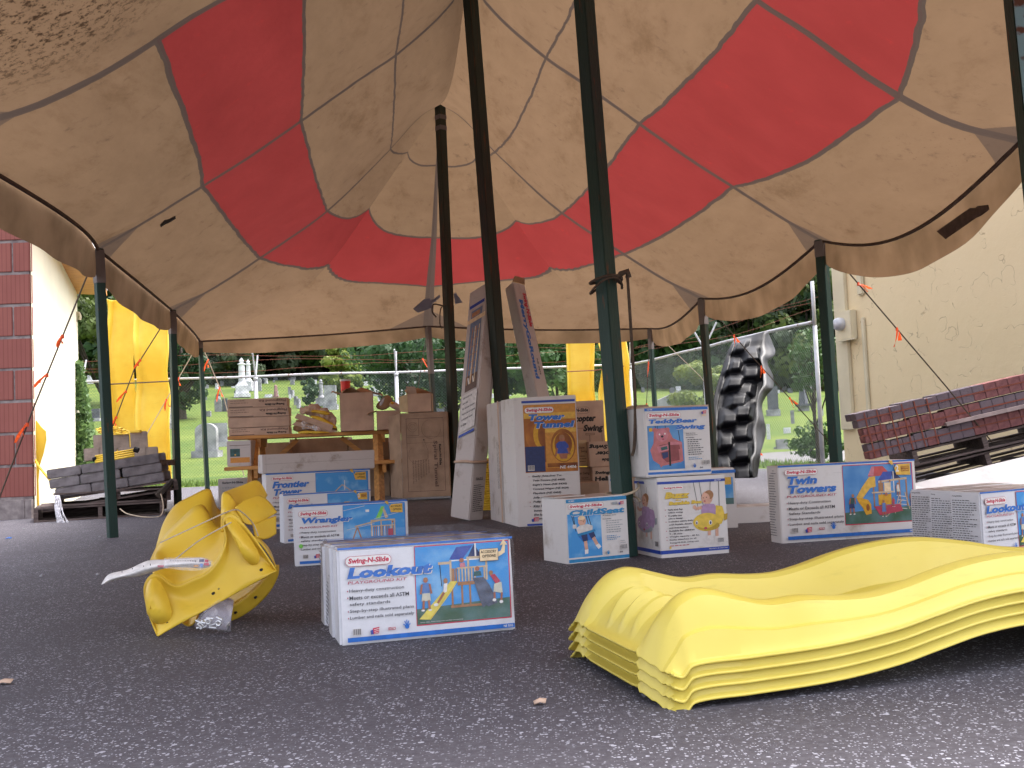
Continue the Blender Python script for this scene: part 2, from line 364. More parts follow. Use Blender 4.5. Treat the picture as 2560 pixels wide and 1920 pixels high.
M['paver_g'] = mat('charcoal_paver', (.11, .10, .125), .9, .3, 5, bump=.4, bscale=50, c2=(.17, .12, .13))
M['strap'] = mat('orange_strap', (.22, .05, .025), .5, .1, 10)
M['tape'] = mat('grey_tape', (.16, .135, .15), .5, .1, 10)
M['redplastic'] = mat('red_plastic', (.8, .04, .03), .4, .05, 5)
M['metal'] = mat('zinc_bolts', (.6, .6, .62), .3, .1, 10, metal=.9)
M['panelwhite'] = white_board('white_panel_board', (.27, .255, .27), (.2, .18, .17), 3)
M['white'] = mat('white_plastic', (.75, .75, .77), .5, .05, 5)
M['cream'] = mat('cream_paint', (.62, .55, .38), .7, .08, 3)
def film(name, alpha, tint=(.9, .9, .95)):
    m, k, b, tc = newmat(name, .15, .6); tr = k.n('ShaderNodeBsdfTransparent'); mx = k.n('ShaderNodeMixShader')
    b.inputs['Base Color'].default_value = (*tint, 1)
    k.l(k.math('MULTIPLY_ADD', k.ss(k.noise(tc.outputs['Object'], 30, 4), .4, .7), alpha, alpha*.5), mx.inputs[0])
    k.l(tr.outputs[0], mx.inputs[1]); k.l(b.outputs[0], mx.inputs[2]); k.l(mx.outputs[0], m.node_tree.nodes['Material Output'].inputs[0]); return m
M['film'] = film('clear_film', .45); M['film_thin'] = film('thin_clear_film', .05); M['film_bag'] = film('bag_film', .14)
# hollow clay tile wall
m, k, b, tc = newmat('clay_tile', .85, .2); O = tc.outputs['Object']
s = k.n('ShaderNodeSeparateXYZ'); k.l(O, s.inputs[0])
groove = k.math('LESS_THAN', k.math('ABSOLUTE', k.math('SUBTRACT', k.math('FRACT', k.math('MULTIPLY', s.outputs[0], 22)), .5)), .09)
c = k.mix(k.noise(k.mapping(O, (1, 1, .4)), 4, 5), (.20, .065, .058), (.32, .12, .095))
c = k.mix(k.math('MULTIPLY', groove, .55), c, (.15, .045, .04)); k.l(c, b.inputs['Base Color'])
M['tile'] = m
M['mortar'] = mat('old_mortar', (.30, .26, .25), .95, .25, 12, bump=.6, bscale=30, c2=(.17, .14, .14))
# peeling cream stucco of the right building
m, k, b, tc = newmat('peeling_cream_paint', .75, .25); O = tc.outputs['Object']
base = k.mix(k.noise(O, .9, 4), (.64, .52, .31), (.72, .60, .38))
wv = k.n('ShaderNodeTexVoronoi'); wv.inputs['Scale'].default_value = 3.4; wv.feature = 'SMOOTH_F1'; wv.inputs['Smoothness'].default_value = .25
dist = k.n('ShaderNodeVectorMath', operation='ADD'); nz = k.n('ShaderNodeTexNoise'); nz.inputs['Scale'].default_value = 5
k.l(O, nz.inputs['Vector']); sc_ = k.n('ShaderNodeVectorMath', operation='SCALE'); sc_.inputs[3].default_value = .28
k.l(nz.outputs['Color'], sc_.inputs[0]); k.l(O, dist.inputs[0]); k.l(sc_.outputs[0], dist.inputs[1]); k.l(dist.outputs[0], wv.inputs['Vector'])
crack = k.math('MULTIPLY', k.math('LESS_THAN', k.math('ABSOLUTE', k.math('SUBTRACT', wv.outputs['Distance'], .42)), .013), k.ss(k.noise(O, 3.5, 3), .46, .58))
k.l(k.mix(k.math('MULTIPLY', crack, .42), base, (.22, .17, .12)), b.inputs['Base Color'])
bp = k.n('ShaderNodeBump'); bp.inputs['Strength'].default_value = .6; bp.inputs['Distance'].default_value = .02
k.l(k.math('SUBTRACT', k.noise(O, 3.5, 5), k.math('MULTIPLY', crack, 1.2)), bp.inputs['Height']); k.l(bp.outputs[0], b.inputs['Normal'])
M['stucco_r'] = m
# ================================================================== SETTING
HT = [(20.5, 0), (28, .22), (34, .56), (42, 1.2), (50, 2.1), (65, 4.1), (80, 6.0), (92, 7.6), (105, 13), (150, 46), (190, 60)]
def hz(x, y):
    ye = y - 5*min(1, max(0, (x-2)/4))
    g = max(.5, min(1.08, .84-.0085*x))
    if y > 92: g = lerp(g, 1, min(1, (y-92)/25))
    return sinterp(HT, ye)*g if ye > 20.5 else 0.0
def hillpt(x, y):
    d = ray(x, y); t = 20.0
    while t < 200:
        p = CO+d*(t/d.y)
        if p.z <= hz(p.x, t): return p
        t += .25
    return CO+d*(90/d.y)
mb = MB()
ys = [-25, -5, 5, 12, 18]+[20+i*1.5 for i in range(60)]+[110+i*8 for i in range(12)]
xs = [-140, -100, -75]+[-60+i*3 for i in range(41)]+[75, 100, 140]
mb.grid([[Vector((x, y, hz(x, y)+(.12*noise.noise((x*.15, y*.15, 0)) if y > 26 else 0))) for x in xs] for y in ys])
# faces past the cemetery carry the hillside material
mb.mats = [M['grass'], M['hill']]; n = len(xs)-1
for i in range(len(ys)-1):
    for k_ in range(n): mb.m[i*n+k_] = 1 if ys[i] > 90 else 0
tag(mb.build('ground', smooth=True), kind='structure')
mb = MB()
mb.add([(-16, -14, .004), (16, -14, .004), (16, 12, .004), (3.9, 15.8, .004), (2.3, 20.9, .004), (-6, 19.4, .004), (-9, 18.9, .004), (-16, 18, .004)], [(0, 1, 2, 3, 4, 5, 6, 7)], ms_asphalt)
tag(mb.build('asphalt_lot'), kind='structure')
mb = MB(); L_ = [gz(1890, 1131, .03), gz(2300, 1113, .03), gz(2300, 1146, .03), gz(1880, 1163, .03)]
mb.add(L_, [(0, 1, 2, 3)], M['gravel_path']); tag(mb.build('lane'), kind='structure')
# grass growing along the fence foot
random.seed(4); mb = MB()
for i in range(5200):
    t = random.random()
    if i % 3: x = lerp(-9, 2.3, t); y = 19.15+(x+9)*.17+abs(random.gauss(0, .8))+.1; 
    else: x = lerp(2.6, 4.6, t)+abs(random.gauss(0, .5)); y = lerp(21, 14.2, t)+random.gauss(0, .15)
    z = hz(x, y); h_ = random.uniform(.05, .14); a = random.uniform(0, 6.28); dx, dy = math.cos(a)*.016, math.sin(a)*.016
    mb.add([(x-dx, y-dy, z), (x+dx, y+dy, z), (x+random.gauss(0, .03), y+random.gauss(0, .03), z+h_)], [(0, 1, 2)])
tag(mb.build('grass', M['blade']), 'short grass growing along the foot of the chain link fence', 'grass', kind='stuff')

# ---- left building: hollow clay tile end wall, pale stucco side, eave
A = Vector((-4.94, 10.7, 0)); Bq = Vector((-6.97, 16.7, 0))
t = empty('stucco_building', A, 0, 'building with red clay tile end wall and sunlit pale yellow side wall', 'building')
d = (Bq-A); nrm = Vector((d.y, -d.x, 0)).normalized()
mb = MB(); mb.add([(0, 0, .0), (d.x, d.y, .0), (d.x, d.y, 3.32), (0, 0, 3.32)], [(0, 1, 2, 3)], M['stucco_l'])
mb.add([(d.x, d.y, 0), (d.x-6, d.y+.4, 0), (d.x-6, d.y+.4, 3.32), (d.x, d.y, 3.32)], [(0, 1, 2, 3)]); mb.build('stucco_wall', parent=t)
mb = MB()   # end wall backing (mortar) and tiles
W0 = 4.2
mb.box((-W0, .03, .16), (-.10, .25, 3.5), M['mortar']); mb.box((-W0, .008, .18), (-.022, .028, 3.5), M['mortar']); mb.build('mortar_wall', parent=t)
mb = MB(); random.seed(2); z = .22; row = 0
while z < 3.3:
    h_ = .325; x = -.005; first = True
    while x > -W0+.3:
        w_ = (.19 if (row % 2 and first) else .40)
        w_ = w_ if not (first and row % 2 == 0) else .40
        j = random.uniform(-.004, .004)
        mb.box((x-w_+.012, -.004+j, z+.01), (x-.004, .06, z+h_-.012)); x -= w_; first = False
    z += h_+random.uniform(.002, .01); row += 1
mb.build('clay_tiles', M['tile'], t, bevel=.006)
mb = MB(); mb.box((-W0, -.06, 0), (-.08, .2, .2)); mb.box((-.078, -.055, 0), (-.01, .02, .198)); o = mb.build('foundation', M['mortar'], t)
# eave along the side wall
mb = MB(); u = d.normalized(); n2 = nrm
def ep(s, o_, z): return tuple(u*s+n2*o_+Vector((0, 0, z)))
Ld = d.length
mb.add([ep(-.2, 0, 3.29), ep(Ld+.1, 0, 3.29), ep(Ld+.1, .42, 3.27), ep(-.2, .42, 3.27)], [(0, 3, 2, 1)], M['bench']); mb.build('soffit', parent=t)
mb = MB(); mb.add([ep(-.2, .42, 3.26), ep(Ld+.1, .42, 3.26), ep(Ld+.1, .42, 3.34), ep(-.2, .42, 3.34), ep(-.2, .45, 3.26), ep(Ld+.1, .45, 3.26), ep(Ld+.1, .45, 3.34), ep(-.2, .45, 3.34)],
  [(0, 1, 2, 3), (4, 7, 6, 5), (0, 4, 5, 1), (3, 2, 6, 7), (0, 3, 7, 4), (1, 5, 6, 2)], M['bench']); mb.build('fascia', parent=t)
mb = MB(); mb.add([ep(-.2, .46, 3.345), ep(Ld+.12, .46, 3.345), ep(Ld+.12, .30, 4.3), ep(-.2, .30, 4.3), ep(Ld+.12, -1, 4.3), ep(-.2, -1, 4.3), ep(Ld+.12, 0, 3.345)], [(0, 1, 2, 3), (3, 2, 4, 5), (1, 6, 2), (6, 4, 2)], M['white']); mb.build('roof', parent=t)

mb = MB(); random.seed(5)   # ivy on the far corner
c0 = Bq
def leafcard(mb, p, s, m=None, nrm_=None):
    a = Vector((random.gauss(0, 1), random.gauss(0, 1), random.gauss(0, 1))).normalized()
    if nrm_: a = (a*.5+nrm_).normalized()
    b = a.orthogonal().normalized(); c = a.cross(b); th = random.uniform(0, 6.28)
    b, c = b*math.cos(th)+c*math.sin(th), c*math.cos(th)-b*math.sin(th)
    mb.add([p-b*s, p+c*s*.55, p+b*s, p-c*s*.55], [(0, 1, 2, 3)], m)
for i in range(1500):
    y_ = random.uniform(905, 1165); wd = (y_-880)/285
    x_ = 184+random.random()*(14+42*min(1, wd*1.3))
    leafcard(mb, at(x_, y_, 16.6-random.random()*.5-wd*.3), random.uniform(.03, .07))
root = mb.build('ivy_foliage', M['leaf_ivy']); 
iv = empty('ivy', at(205, 1170, 16.4), 0, 'ivy climbing the far corner of the pale yellow wall', 'ivy'); root.parent = iv; root.matrix_parent_inverse = iv.matrix_world.inverted() if False else Matrix.Translation(-Vector(iv.location)); root.name = 'foliage'
mb = MB(); mb.tube([at(206, 1160, 16.4), at(204, 1020, 16.5), at(193, 930, 16.6)], .015, 5); o = mb.build('stem', M['bark'], iv); o.matrix_parent_inverse = Matrix.Translation(-Vector(iv.location))
def put(o, parent):   # world-built part under an empty that sits at its own location
    o.parent = parent; o.matrix_parent_inverse = parent.matrix_basis.inverted(); return o
mb = MB(); mb.tube(spline([at(190, 940, 16.5), at(190, 800, 16.5), at(195, 782, 16.5), at(200, 790, 16.5), at(199, 800, 16.5)], 5), .022, 6, M['cream'])
tag(mb.build('vent_pipe', smooth=True), 'thin cream pipe with a hooked top above the ivy', 'pipe')

# ---- right building
A2 = gz(2113, 1180, 0); A2 = Vector((4.42, 14.0, 0)); B2 = Vector((8.0, 2.6, 0)); d2 = B2-A2; a2 = math.atan2(d2.y, d2.x)
t = empty('cream_building', A2, a2, 'windowless building side of peeling cream paint behind the stacked red pavers', 'building')
mb = MB(); L2 = d2.length
mb.box((0, 0, 0), (L2, 1.5, 5.2)); mb.build('wall', M['stucco_r'], t)
for (xx, wd) in ((.02, .26),):
    mb = MB(); mb.box((xx, -.05, .55), (xx+wd, -.002, 5.0)); mb.build('corner_board', M['cream'], t, bevel=.006)
mb = MB(); mb.box((.53, -.045, 2.28), (.66, -.002, 5.0)); mb.build('conduit', M['cream'], t, bevel=.02)
mb = MB(); mb.box((.555, -.03, .4), (.63, -.002, 2.0)); mb.build('conduit', M['cream'], t, bevel=.012)
mt = empty('meter_box', A2, a2, 'small cream electric meter box with glass dome on peeling cream wall', 'meter box')
q = at(2125, 815, 13.0)
# place the meter on the wall plane
dq = ray(2125, 815); nn = Vector((-d2.y, d2.x, 0)); tt = (A2-CO).dot(nn)/dq.dot(nn); Pm = CO+dq*tt; sM = (Pm-A2).dot(d2.normalized())
mt.location = A2+d2.normalized()*sM; mt.location.z = Pm.z
mb = MB(); mb.box((-.13, -.10, -.18), (.16, -.002, .20)); mb.build('case', M['cream'], mt, bevel=.01)
mb = MB(); mb.box((-.15, -.14, -.20), (.26, -.1, -.18)); mb.build('ledge', M['cream'], mt)
mb = MB(); prof = [(.085, 0), (.088, .05), (.075, .09), (.045, .11), (.0, .118)]
mb.M = Matrix.Translation((-.04, -.10, .03)) @ Matrix.Rotation(R(90), 4, 'X'); mb.lathe(prof, n=18); mb.build('glass_dome', M['galvp'], mt, smooth=True)

# ---- chain-link fences
def fence(Apt, Bpt, label, posts, H_=2.05, pitch=.058, arms=True, top=2.05):
    Apt = Vector(Apt); Bpt = Vector(Bpt); dv = Bpt-Apt; L = dv.length; u = dv/L
    t = empty('chain_link_fence', Apt, math.atan2(u.y, u.x), label, 'fence')
    mb = MB(); r = .0018
    n = int((L+H_)/pitch)
    for s_ in (1, -1):
        for i in range(n):
            x0 = i*pitch-(H_ if s_ == 1 else 0); x1 = x0+H_; z0, z1 = (0.03, H_) if s_ == 1 else (H_, .03)
            xa, xb, za, zb = x0, x1, z0, z1
            if xa < 0: f_ = (0-xa)/(xb-xa); za = lerp(za, zb, f_); xa = 0
            if xb > L: f_ = (L-xa)/(xb-xa); zb = lerp(za, zb, f_); xb = L
            if xb-xa < .02: continue
            y = .004*s_
            mb.tube([(xa, y, za), (xb, y, zb)], r, 3, caps=False)
    mb.build('chain_mesh', M['wire'], t)
    mb = MB(); random.seed(int(L*10)); mb.tube(spline([(L*i/8, -.02, top+random.uniform(-.012, .012)) for i in range(9)], 3), .024, 8); mb.build('top_rail', M['galv'], t, smooth=True)
    for s_ in posts:
        mb = MB(); mb.tube([(s_, -.03, 0), (s_, -.03, top-.08)], .038, 10); mb.tube([(s_, -.03, top-.08), (s_, -.03, top-.02)], .045, 10); p = mb.build('post', M['galvp'], t, smooth=True)
        if arms:
            for sg in (-1, 1):
                mb = MB(); mb.tube([(s_, -.03, top-.03), (s_+.03*sg, -.03+.24*sg, top+.42)], .016, 5); mb.build('arm', M['galvp'], p)
    if arms:
        for kz in range(3):
            mb = MB(); pts = []; m_ = int(L/.5)
            for i in range(m_+1): pts.append((L*i/m_, -.03+.08*kz, top+.14+.13*kz+.05*math.sin(i*.55+kz*2)+random.uniform(-.01, .01)))
            mb.tube(pts, .0035, 3)
            for i in range(int(L/.16)):
                x_ = .16*i; zz = interp([(p[0], p[2]) for p in pts], x_); mb.tube([(x_-.012, -.03+.08*kz, zz-.015), (x_+.012, -.03+.08*kz, zz+.015)], .002, 3)
            mb.build('barbed_wire', M['barb'], t)
    return t
CRN = Vector((2.41, 21.08, 0))
u_ = (CRN-Vector((-5.9, 19.66, 0))).normalized(); FA = CRN-u_*12.4
def fs(xp):   # distance along back fence of photo column xp (at rail height)
    q = ray(xp, 930); n_ = Vector((-u_.y, u_.x, 0)); tt = (FA-CO).dot(n_)/q.dot(n_); return (CO+q*tt-FA).dot(u_)
fence(FA, CRN, 'long rusty chain link fence across the back with barbed wire above its rail', [fs(205), fs(639), fs(990), 12.38])
RE = Vector((4.19, 14.3, 0))
ur = (RE-CRN).normalized()
def fr(xp, yp=860):
    q = ray(xp, yp); n_ = Vector((-ur.y, ur.x, 0)); tt = (CRN-CO).dot(n_)/q.dot(n_); return (CO+q*tt-CRN).dot(ur)
fence(CRN+ur*.06, RE, 'short chain link fence coming forward to the cream building corner', [fr(1762, 900)], pitch=.055, top=2.05)
mb = MB(); e = RE+Vector((.02, 0, 0)); mb.tube([e+Vector((0, 0, 2.0)), e+Vector((0, 0, 2.62))], .026, 10)
mb.tube([e, e+Vector((0, 0, 2.0))], .03, 10)
tag(mb.build('fence_post', M['galvp'], smooth=True), 'tall end post of fence beside the cream building corner', 'post')

# ---- trees
def crown_mesh(name, seed, n, rx, rz, leaf, nclump=46, flat=.75):
    random.seed(seed); mb = MB(); cl = []
    for i in range(nclump):
        while True:
            v = Vector((random.uniform(-1, 1), random.uniform(-1, 1), random.uniform(-.8, 1)))
            if .35 < v.length < 1: break
        v = Vector((v.x*rx, v.y*rx, v.z*rz)); cl.append((v, random.uniform(.18, .36)*rx))
    for i in range(n):
        c, r = random.choice(cl)
        d_ = Vector((random.gauss(0, 1), random.gauss(0, 1), random.gauss(0, 1))).normalized()
        p = c+Vector((d_.x, d_.y, d_.z*flat))*r*random.uniform(.7, 1.05)
        leafcard(mb, p, leaf*random.uniform(.6, 1.3), None, d_)
    return mb
def trunk_mb(h, r, rx, rz, seed, zc):
    random.seed(seed); mb = MB(); mb.tube(spline([(0, 0, -.3), (r*.3, 0, h*.4), (-r*.3, r*.3, h*.8), (0, 0, zc+rz*.5)], 4), [lerp(r, r*.3, i/12) for i in range(13)], 8)
    for i in range(8):
        a = random.uniform(0, 6.28); z0 = h*random.uniform(.5, 1); e = Vector((math.cos(a)*rx*.7, math.sin(a)*rx*.7, zc+rz*random.uniform(-.3, .5)))
        mb.tube(spline([(0, 0, z0), e*.5+Vector((0, 0, z0*.4)), e], 3), [lerp(r*.4, r*.08, k_/6) for k_ in range(7)], 5)
    return mb
def tree(name, label, group, p, h, rx, rz, zc, n, leaf, lm, seed, tr=.25, nclump=46, cat='tree'):
    t = empty(name, p, random.uniform(0, 6), label, cat, group)
    mb = crown_mesh('crown', seed, n, rx, rz, leaf, nclump); mb.v = [(a, b, c+zc) for a, b, c in mb.v]; mb.build('crown', M[lm], t)
    trunk_mb(h, tr, rx, rz, seed, zc).build('trunk', M['bark'], t, smooth=True); return t
protos = []
kinds = [('leaf_dark', 'dark green rounded forest tree on the wooded hillside'), ('leaf_mid', 'bright green forest tree among dark ones on the wooded hillside'),
         ('leaf_olive', 'olive green forest tree on the wooded hillside'), ('leaf_grey', 'grey green forest tree on the wooded hillside')]
random.seed(11)
for i, (lm, lb) in enumerate(kinds):
    protos.append(tree('forest_tree', lb, 'forest trees behind the cemetery', (-60+i*8, 120, hz(-60+i*8, 120)), 4, 4.8, 5.6, 5.2, 10500, .36, lm, 30+i))
spots = []
random.seed(21)
for row, (Y0, n_) in enumerate(((89, 26), (94, 26), (100, 26), (107, 26), (116, 26), (127, 26))):
    for j in range(n_):
        hw = Y0*.53
        spots.append((lerp(-hw, hw, (j+.5*(row % 2))/(n_-1))+random.uniform(-1, 1), Y0+random.uniform(-2, 2)))
used = [False]*4
for (x_, y_) in spots:
    ki = random.choices(range(4), (5, 2.5, 2, 1.5))[0]
    o = protos[ki] if not used[ki] else copy_tree(protos[ki]); used[ki] = True
    s_ = random.uniform(.8, 1.2); o.location = (x_, y_, hz(x_, y_)-.5); o.rotation_euler = (0, 0, random.uniform(0, 6.28)); o.scale = (s_, s_, s_*random.uniform(.85, 1.15))
# nearer single trees
p = hillpt(455, 1048)
yk = p.y/2600
t = tree('yew_tree', 'dark conical yew tree with bare low trunk between the left tent poles', None, p, 1.5, 68*yk, 120*yk, 125*yk, 9000, .10, 'leaf_dark', 3, .3, 70)
def addtree(name, label, x, ytop, ybot, wpx, Y, lm, n, leaf, seed, cat='tree', zb=None):
    pb = at(x, ybot, Y); pt = at(x, ytop, Y); z0 = hz(pb.x, Y) if zb is None else zb
    hgt = pt.z-z0; rz = (pt.z-max(pb.z, z0))/2*1.05; rx = wpx*Y/2600/2
    return tree(name, label, None, (pb.x, Y, z0), max(.3, hgt-rz*2), rx, rz, hgt-rz, n, leaf, lm, seed, max(.04, rx*.06), 40, cat)
addtree('broadleaf_tree', 'large leafy dark tree just beyond the fence behind the leaning boxes', 1120, 820, 985, 430, 34, 'leaf_dark', 12000, .10, 5)
addtree('broadleaf_tree', 'leafy green tree just beyond fence to the right of the leaning boxes', 1390, 830, 985, 270, 33, 'leaf_mid', 8000, .10, 6)
addtree('rounded_tree', 'pale yellow green rounded tree behind the pink obelisk', 852, 868, 985, 110, 70, 'leaf_yel', 7000, .2, 7)
addtree('feathery_tree', 'grey green feathery tree behind the two white column monuments', 585, 845, 985, 135, 78, 'leaf_grey', 7000, .22, 8)
addtree('feathery_tree', 'olive green tree between yew and grey green feathery tree', 525, 850, 960, 90, 80, 'leaf_olive', 5000, .22, 9)
addtree('small_conifer', 'small dark conifer standing beside the white urn column', 775, 950, 1010, 46, 60, 'leaf_dark', 2500, .10, 10)
addtree('broadleaf_tree', 'olive tree behind the left yellow slides and roof end', 255, 640, 960, 260, 62, 'leaf_olive', 9000, .2, 14)
addtree('clipped_bush', 'dense yellow green clipped bush left of the black climbing wall', 1765, 905, 1080, 175, 27, 'leaf_yel', 11000, .055, 11, 'bush')
addtree('flowering_bush', 'small yellow flowered bush behind the back fence', 1120, 960, 1025, 60, 40, 'leaf_yel', 1500, .07, 12, 'bush')
addtree('sapling', 'thin green sapling overhanging the fence beside the cream wall', 2035, 820, 985, 150, 15.6, 'leaf_mid', 900, .045, 13)
addtree('low_bush', 'low green bush at the fence foot beside the cream wall', 2045, 1060, 1150, 130, 17.0, 'leaf_mid', 1600, .04, 15, 'bush')

# ---- cemetery
def stone_mb(kind, w_, h_, d_):
    mb = MB()
    if kind == 'slab': mb.box((-w_/2, -d_/2, 0), (w_/2, d_/2, h_))
    elif kind == 'arch':
        n = 10; pts = [(-w_/2, 0), (w_/2, 0), (w_/2, h_-w_*.35)]+[(w_/2*math.cos(a), h_-w_*.35+w_*.35*math.sin(a)) for a in [math.pi*i/n for i in range(1, n)]]+[(-w_/2, h_-w_*.35)]
        k_ = len(pts); mb.add([(x, -d_/2, z) for x, z in pts]+[(x, d_/2, z) for x, z in pts], [tuple(range(k_)), tuple(range(2*k_-1, k_-1, -1))]+[(i, i+k_, (i+1) % k_+k_, (i+1) % k_) for i in range(k_)])
    elif kind == 'obelisk':
        mb.box((-w_*.8, -w_*.8, 0), (w_*.8, w_*.8, h_*.12)); mb.tube([(0, 0, h_*.12), (0, 0, h_*.94), (0, 0, h_)], [w_*.62, w_*.42, .01], 4)
    elif kind == 'column':
        mb.box((-w_, -w_, 0), (w_, w_, h_*.1)); mb.box((-w_*.8, -w_*.8, h_*.1), (w_*.8, w_*.8, h_*.3)); mb.lathe([(w_*.75, h_*.3), (w_*.55, h_*.36), (w_*.42, h_*.4), (w_*.36, h_*.82), (w_*.5, h_*.83), (w_*.5, h_*.85), (w_*.2, h_*.87), (w_*.32, h_*.92), (w_*.14, h_*.97), (.01, h_)], n=12)
    elif kind == 'ledge':
        mb.box((-w_/2, -d_, 0), (w_/2, d_, h_*.4)); mb.box((-w_*.4, -d_*.6, h_*.4), (w_*.4, d_*.6, h_))
    return mb
def grave(x, yb, h_px, w_px, kind, mk, label, base=False, name='gravestone', group=None, cat='gravestone', dfac=.28, Y=None):
    p = hillpt(x, yb) if Y is None else at(x, yb, Y); k_ = p.y/2600; w_, h_ = w_px*k_, h_px*k_
    t = empty(name, p, random.uniform(-.25, .25), label, cat, group)
    if base:
        mb = MB(); mb.box((-w_*.62, -w_*.3, -.15), (w_*.62, w_*.3, h_*.22)); mb.build('plinth', M['stone'], t, bevel=.01)
        mb = stone_mb(kind, w_, h_*.78, w_*dfac); mb.v = [(a, b, c+h_*.22) for a, b, c in mb.v]
    else: mb = stone_mb(kind, w_, h_, max(.08, w_*dfac))
    mb.build('stone', M[mk], t, bevel=0 if kind in ('obelisk', 'column') else .012); return t
random.seed(8)
grave(518, 1146, 88, 56, 'arch', 'stone', 'large grey headstone on rough plinth beside the left corner tent pole', True)
grave(548, 1118, 60, 42, 'slab', 'stone', 'squarer grey headstone standing just behind the large grey headstone', True)
grave(428, 1070, 52, 24, 'slab', 'stone_w', 'pale narrow headstone half hidden behind the left tent pole', True)
grave(546, 1030, 33, 18, 'arch', 'stone', 'rounded grey headstone between yew and carton stack')
grave(563, 1030, 34, 14, 'slab', 'stone_d', 'dark headstone edge touching the rounded grey headstone')
grave(517, 1042, 14, 22, 'slab', 'stone', 'low grey block marker on the grass right of the yew')
grave(606, 994, 100, 20, 'column', 'stone_w', 'taller white column monument with an urn finial', name='column_monument', cat='monument')
grave(622, 978, 80, 14, 'column', 'stone_w', 'shorter white column monument behind the urn finial one', name='column_monument', cat='monument')
grave(594, 995, 19, 15, 'slab', 'stone_d', 'dark square stone at the foot of the urn finial column')
grave(645, 978, 34, 18, 'arch', 'stone', 'grey tablet stone behind the galvanised fence post')
grave(672, 994, 8, 22, 'ledge', 'stone_w', 'low white ledger stone behind the carton stack')
grave(690, 994, 32, 9, 'obelisk', 'stone_r', 'slim dark red obelisk behind the carton stack', name='obelisk', cat='monument')
grave(776, 1005, 34, 19, 'arch', 'stone_w', 'white arched headstone with carved niche above the yellow bag pile', True)
for i, (x, y, lb) in enumerate(((724, 985, 'farthest'), (731, 995, 'second farthest'), (740, 1013, 'second nearest'), (747, 1021, 'nearest'))):
    grave(x, y, 18+i*2.2, 7, 'slab', 'stone', 'thin grey edge-on headstone, %s of the row of four' % lb, group='row of four edge-on headstones', dfac=1.8)
grave(804, 1015, 68, 14, 'column', 'stone', 'grey monument with a round urn beside the tall open carton', name='column_monument', cat='monument')
grave(827, 1025, 62, 30, 'slab', 'stone', 'wide grey stepped headstone behind the tall open carton', True)
grave(845, 975, 66, 9, 'obelisk', 'stone_r', 'tall pinkish obelisk rising above the fence rail', name='obelisk', cat='monument')
grave(936, 990, 24, 22, 'arch', 'stone_w', 'round topped white headstone right of the tall open carton', True)
grave(981, 985, 30, 20, 'slab', 'stone_d', 'dark square headstone touching the fence post with arms')
grave(1008, 990, 20, 14, 'arch', 'stone_w', 'small white headstone right of the fence post with arms')
grave(1094, 1018, 22, 7, 'slab', 'stone', 'narrow grey marker beside the yellow flowered bush')
grave(1112, 1005, 10, 11, 'slab', 'stone_w', 'small white lettered stone below the yellow flowered bush')
grave(1105, 1032, 16, 36, 'arch', 'stone_d', 'wide dark rounded headstone just above the plain brown carton')
grave(235, 1052, 30, 30, 'slab', 'stone_d', 'dark grey headstone beside the ivy', True)
grave(222, 960, 22, 22, 'slab', 'stone_w', 'white square headstone left of the yellow slides')
grave(232, 935, 18, 9, 'column', 'stone_w', 'small white pillar left of the yellow slides', name='column_monument', cat='monument')
grave(1692, 965, 56, 11, 'column', 'stone', 'stone pedestal under the white praying figure', name='pedestal', cat='pedestal')
grave(1934, 1040, 74, 26, 'slab', 'stone_d', 'dark granite monument right beside the black climbing wall', True)
grave(2010, 1030, 66, 20, 'obelisk', 'stone_d', 'dark pillar monument with pointed cap near the fence end', True, name='obelisk', cat='monument')
grave(1955, 1122, 24, 30, 'slab', 'stone', 'grey flat topped headstone nearest the pale lane', True)
grave(1968, 1084, 15, 18, 'slab', 'stone_w', 'small white square stone above the pale lane')
grave(1982, 1060, 34, 9, 'slab', 'stone', 'narrow grey post stone between the two dark monuments')
grave(1922, 1100, 40, 9, 'slab', 'stone_w', 'weathered pale stone peeking past the black climbing wall')
grave(2052, 1040, 20, 14, 'slab', 'stone', 'grey stone beside the fence end post')
# carved figure
p = hillpt(1692, 965); k_ = p.y/2600; pt = at(1692, 957, p.y)
mb = MB(); mb.M = Matrix.Translation(pt); s_ = k_
mb.box((-12*s_, -9*s_, 0), (12*s_, 9*s_, 3*s_)); mb.lathe([(10*s_, 3*s_), (7.5*s_, 10*s_), (5.5*s_, 20*s_), (6.2*s_, 30*s_), (5*s_, 35*s_), (2*s_, 37*s_), (2.9*s_, 39.5*s_), (3.1*s_, 42*s_), (2*s_, 45*s_), (.01, 46*s_)], n=14)
mb.tube([(-5*s_, -2*s_, 33*s_), (-3*s_, -7*s_, 27*s_), (0, -8*s_, 31*s_)], 1.5*s_, 6); mb.tube([(5*s_, -2*s_, 33*s_), (3*s_, -7*s_, 27*s_), (0, -8*s_, 31*s_)], 1.5*s_, 6)
tag(mb.build('statue', M['stone_w'], smooth=True), 'white praying robed figure carved in stone on a pedestal', 'statue')
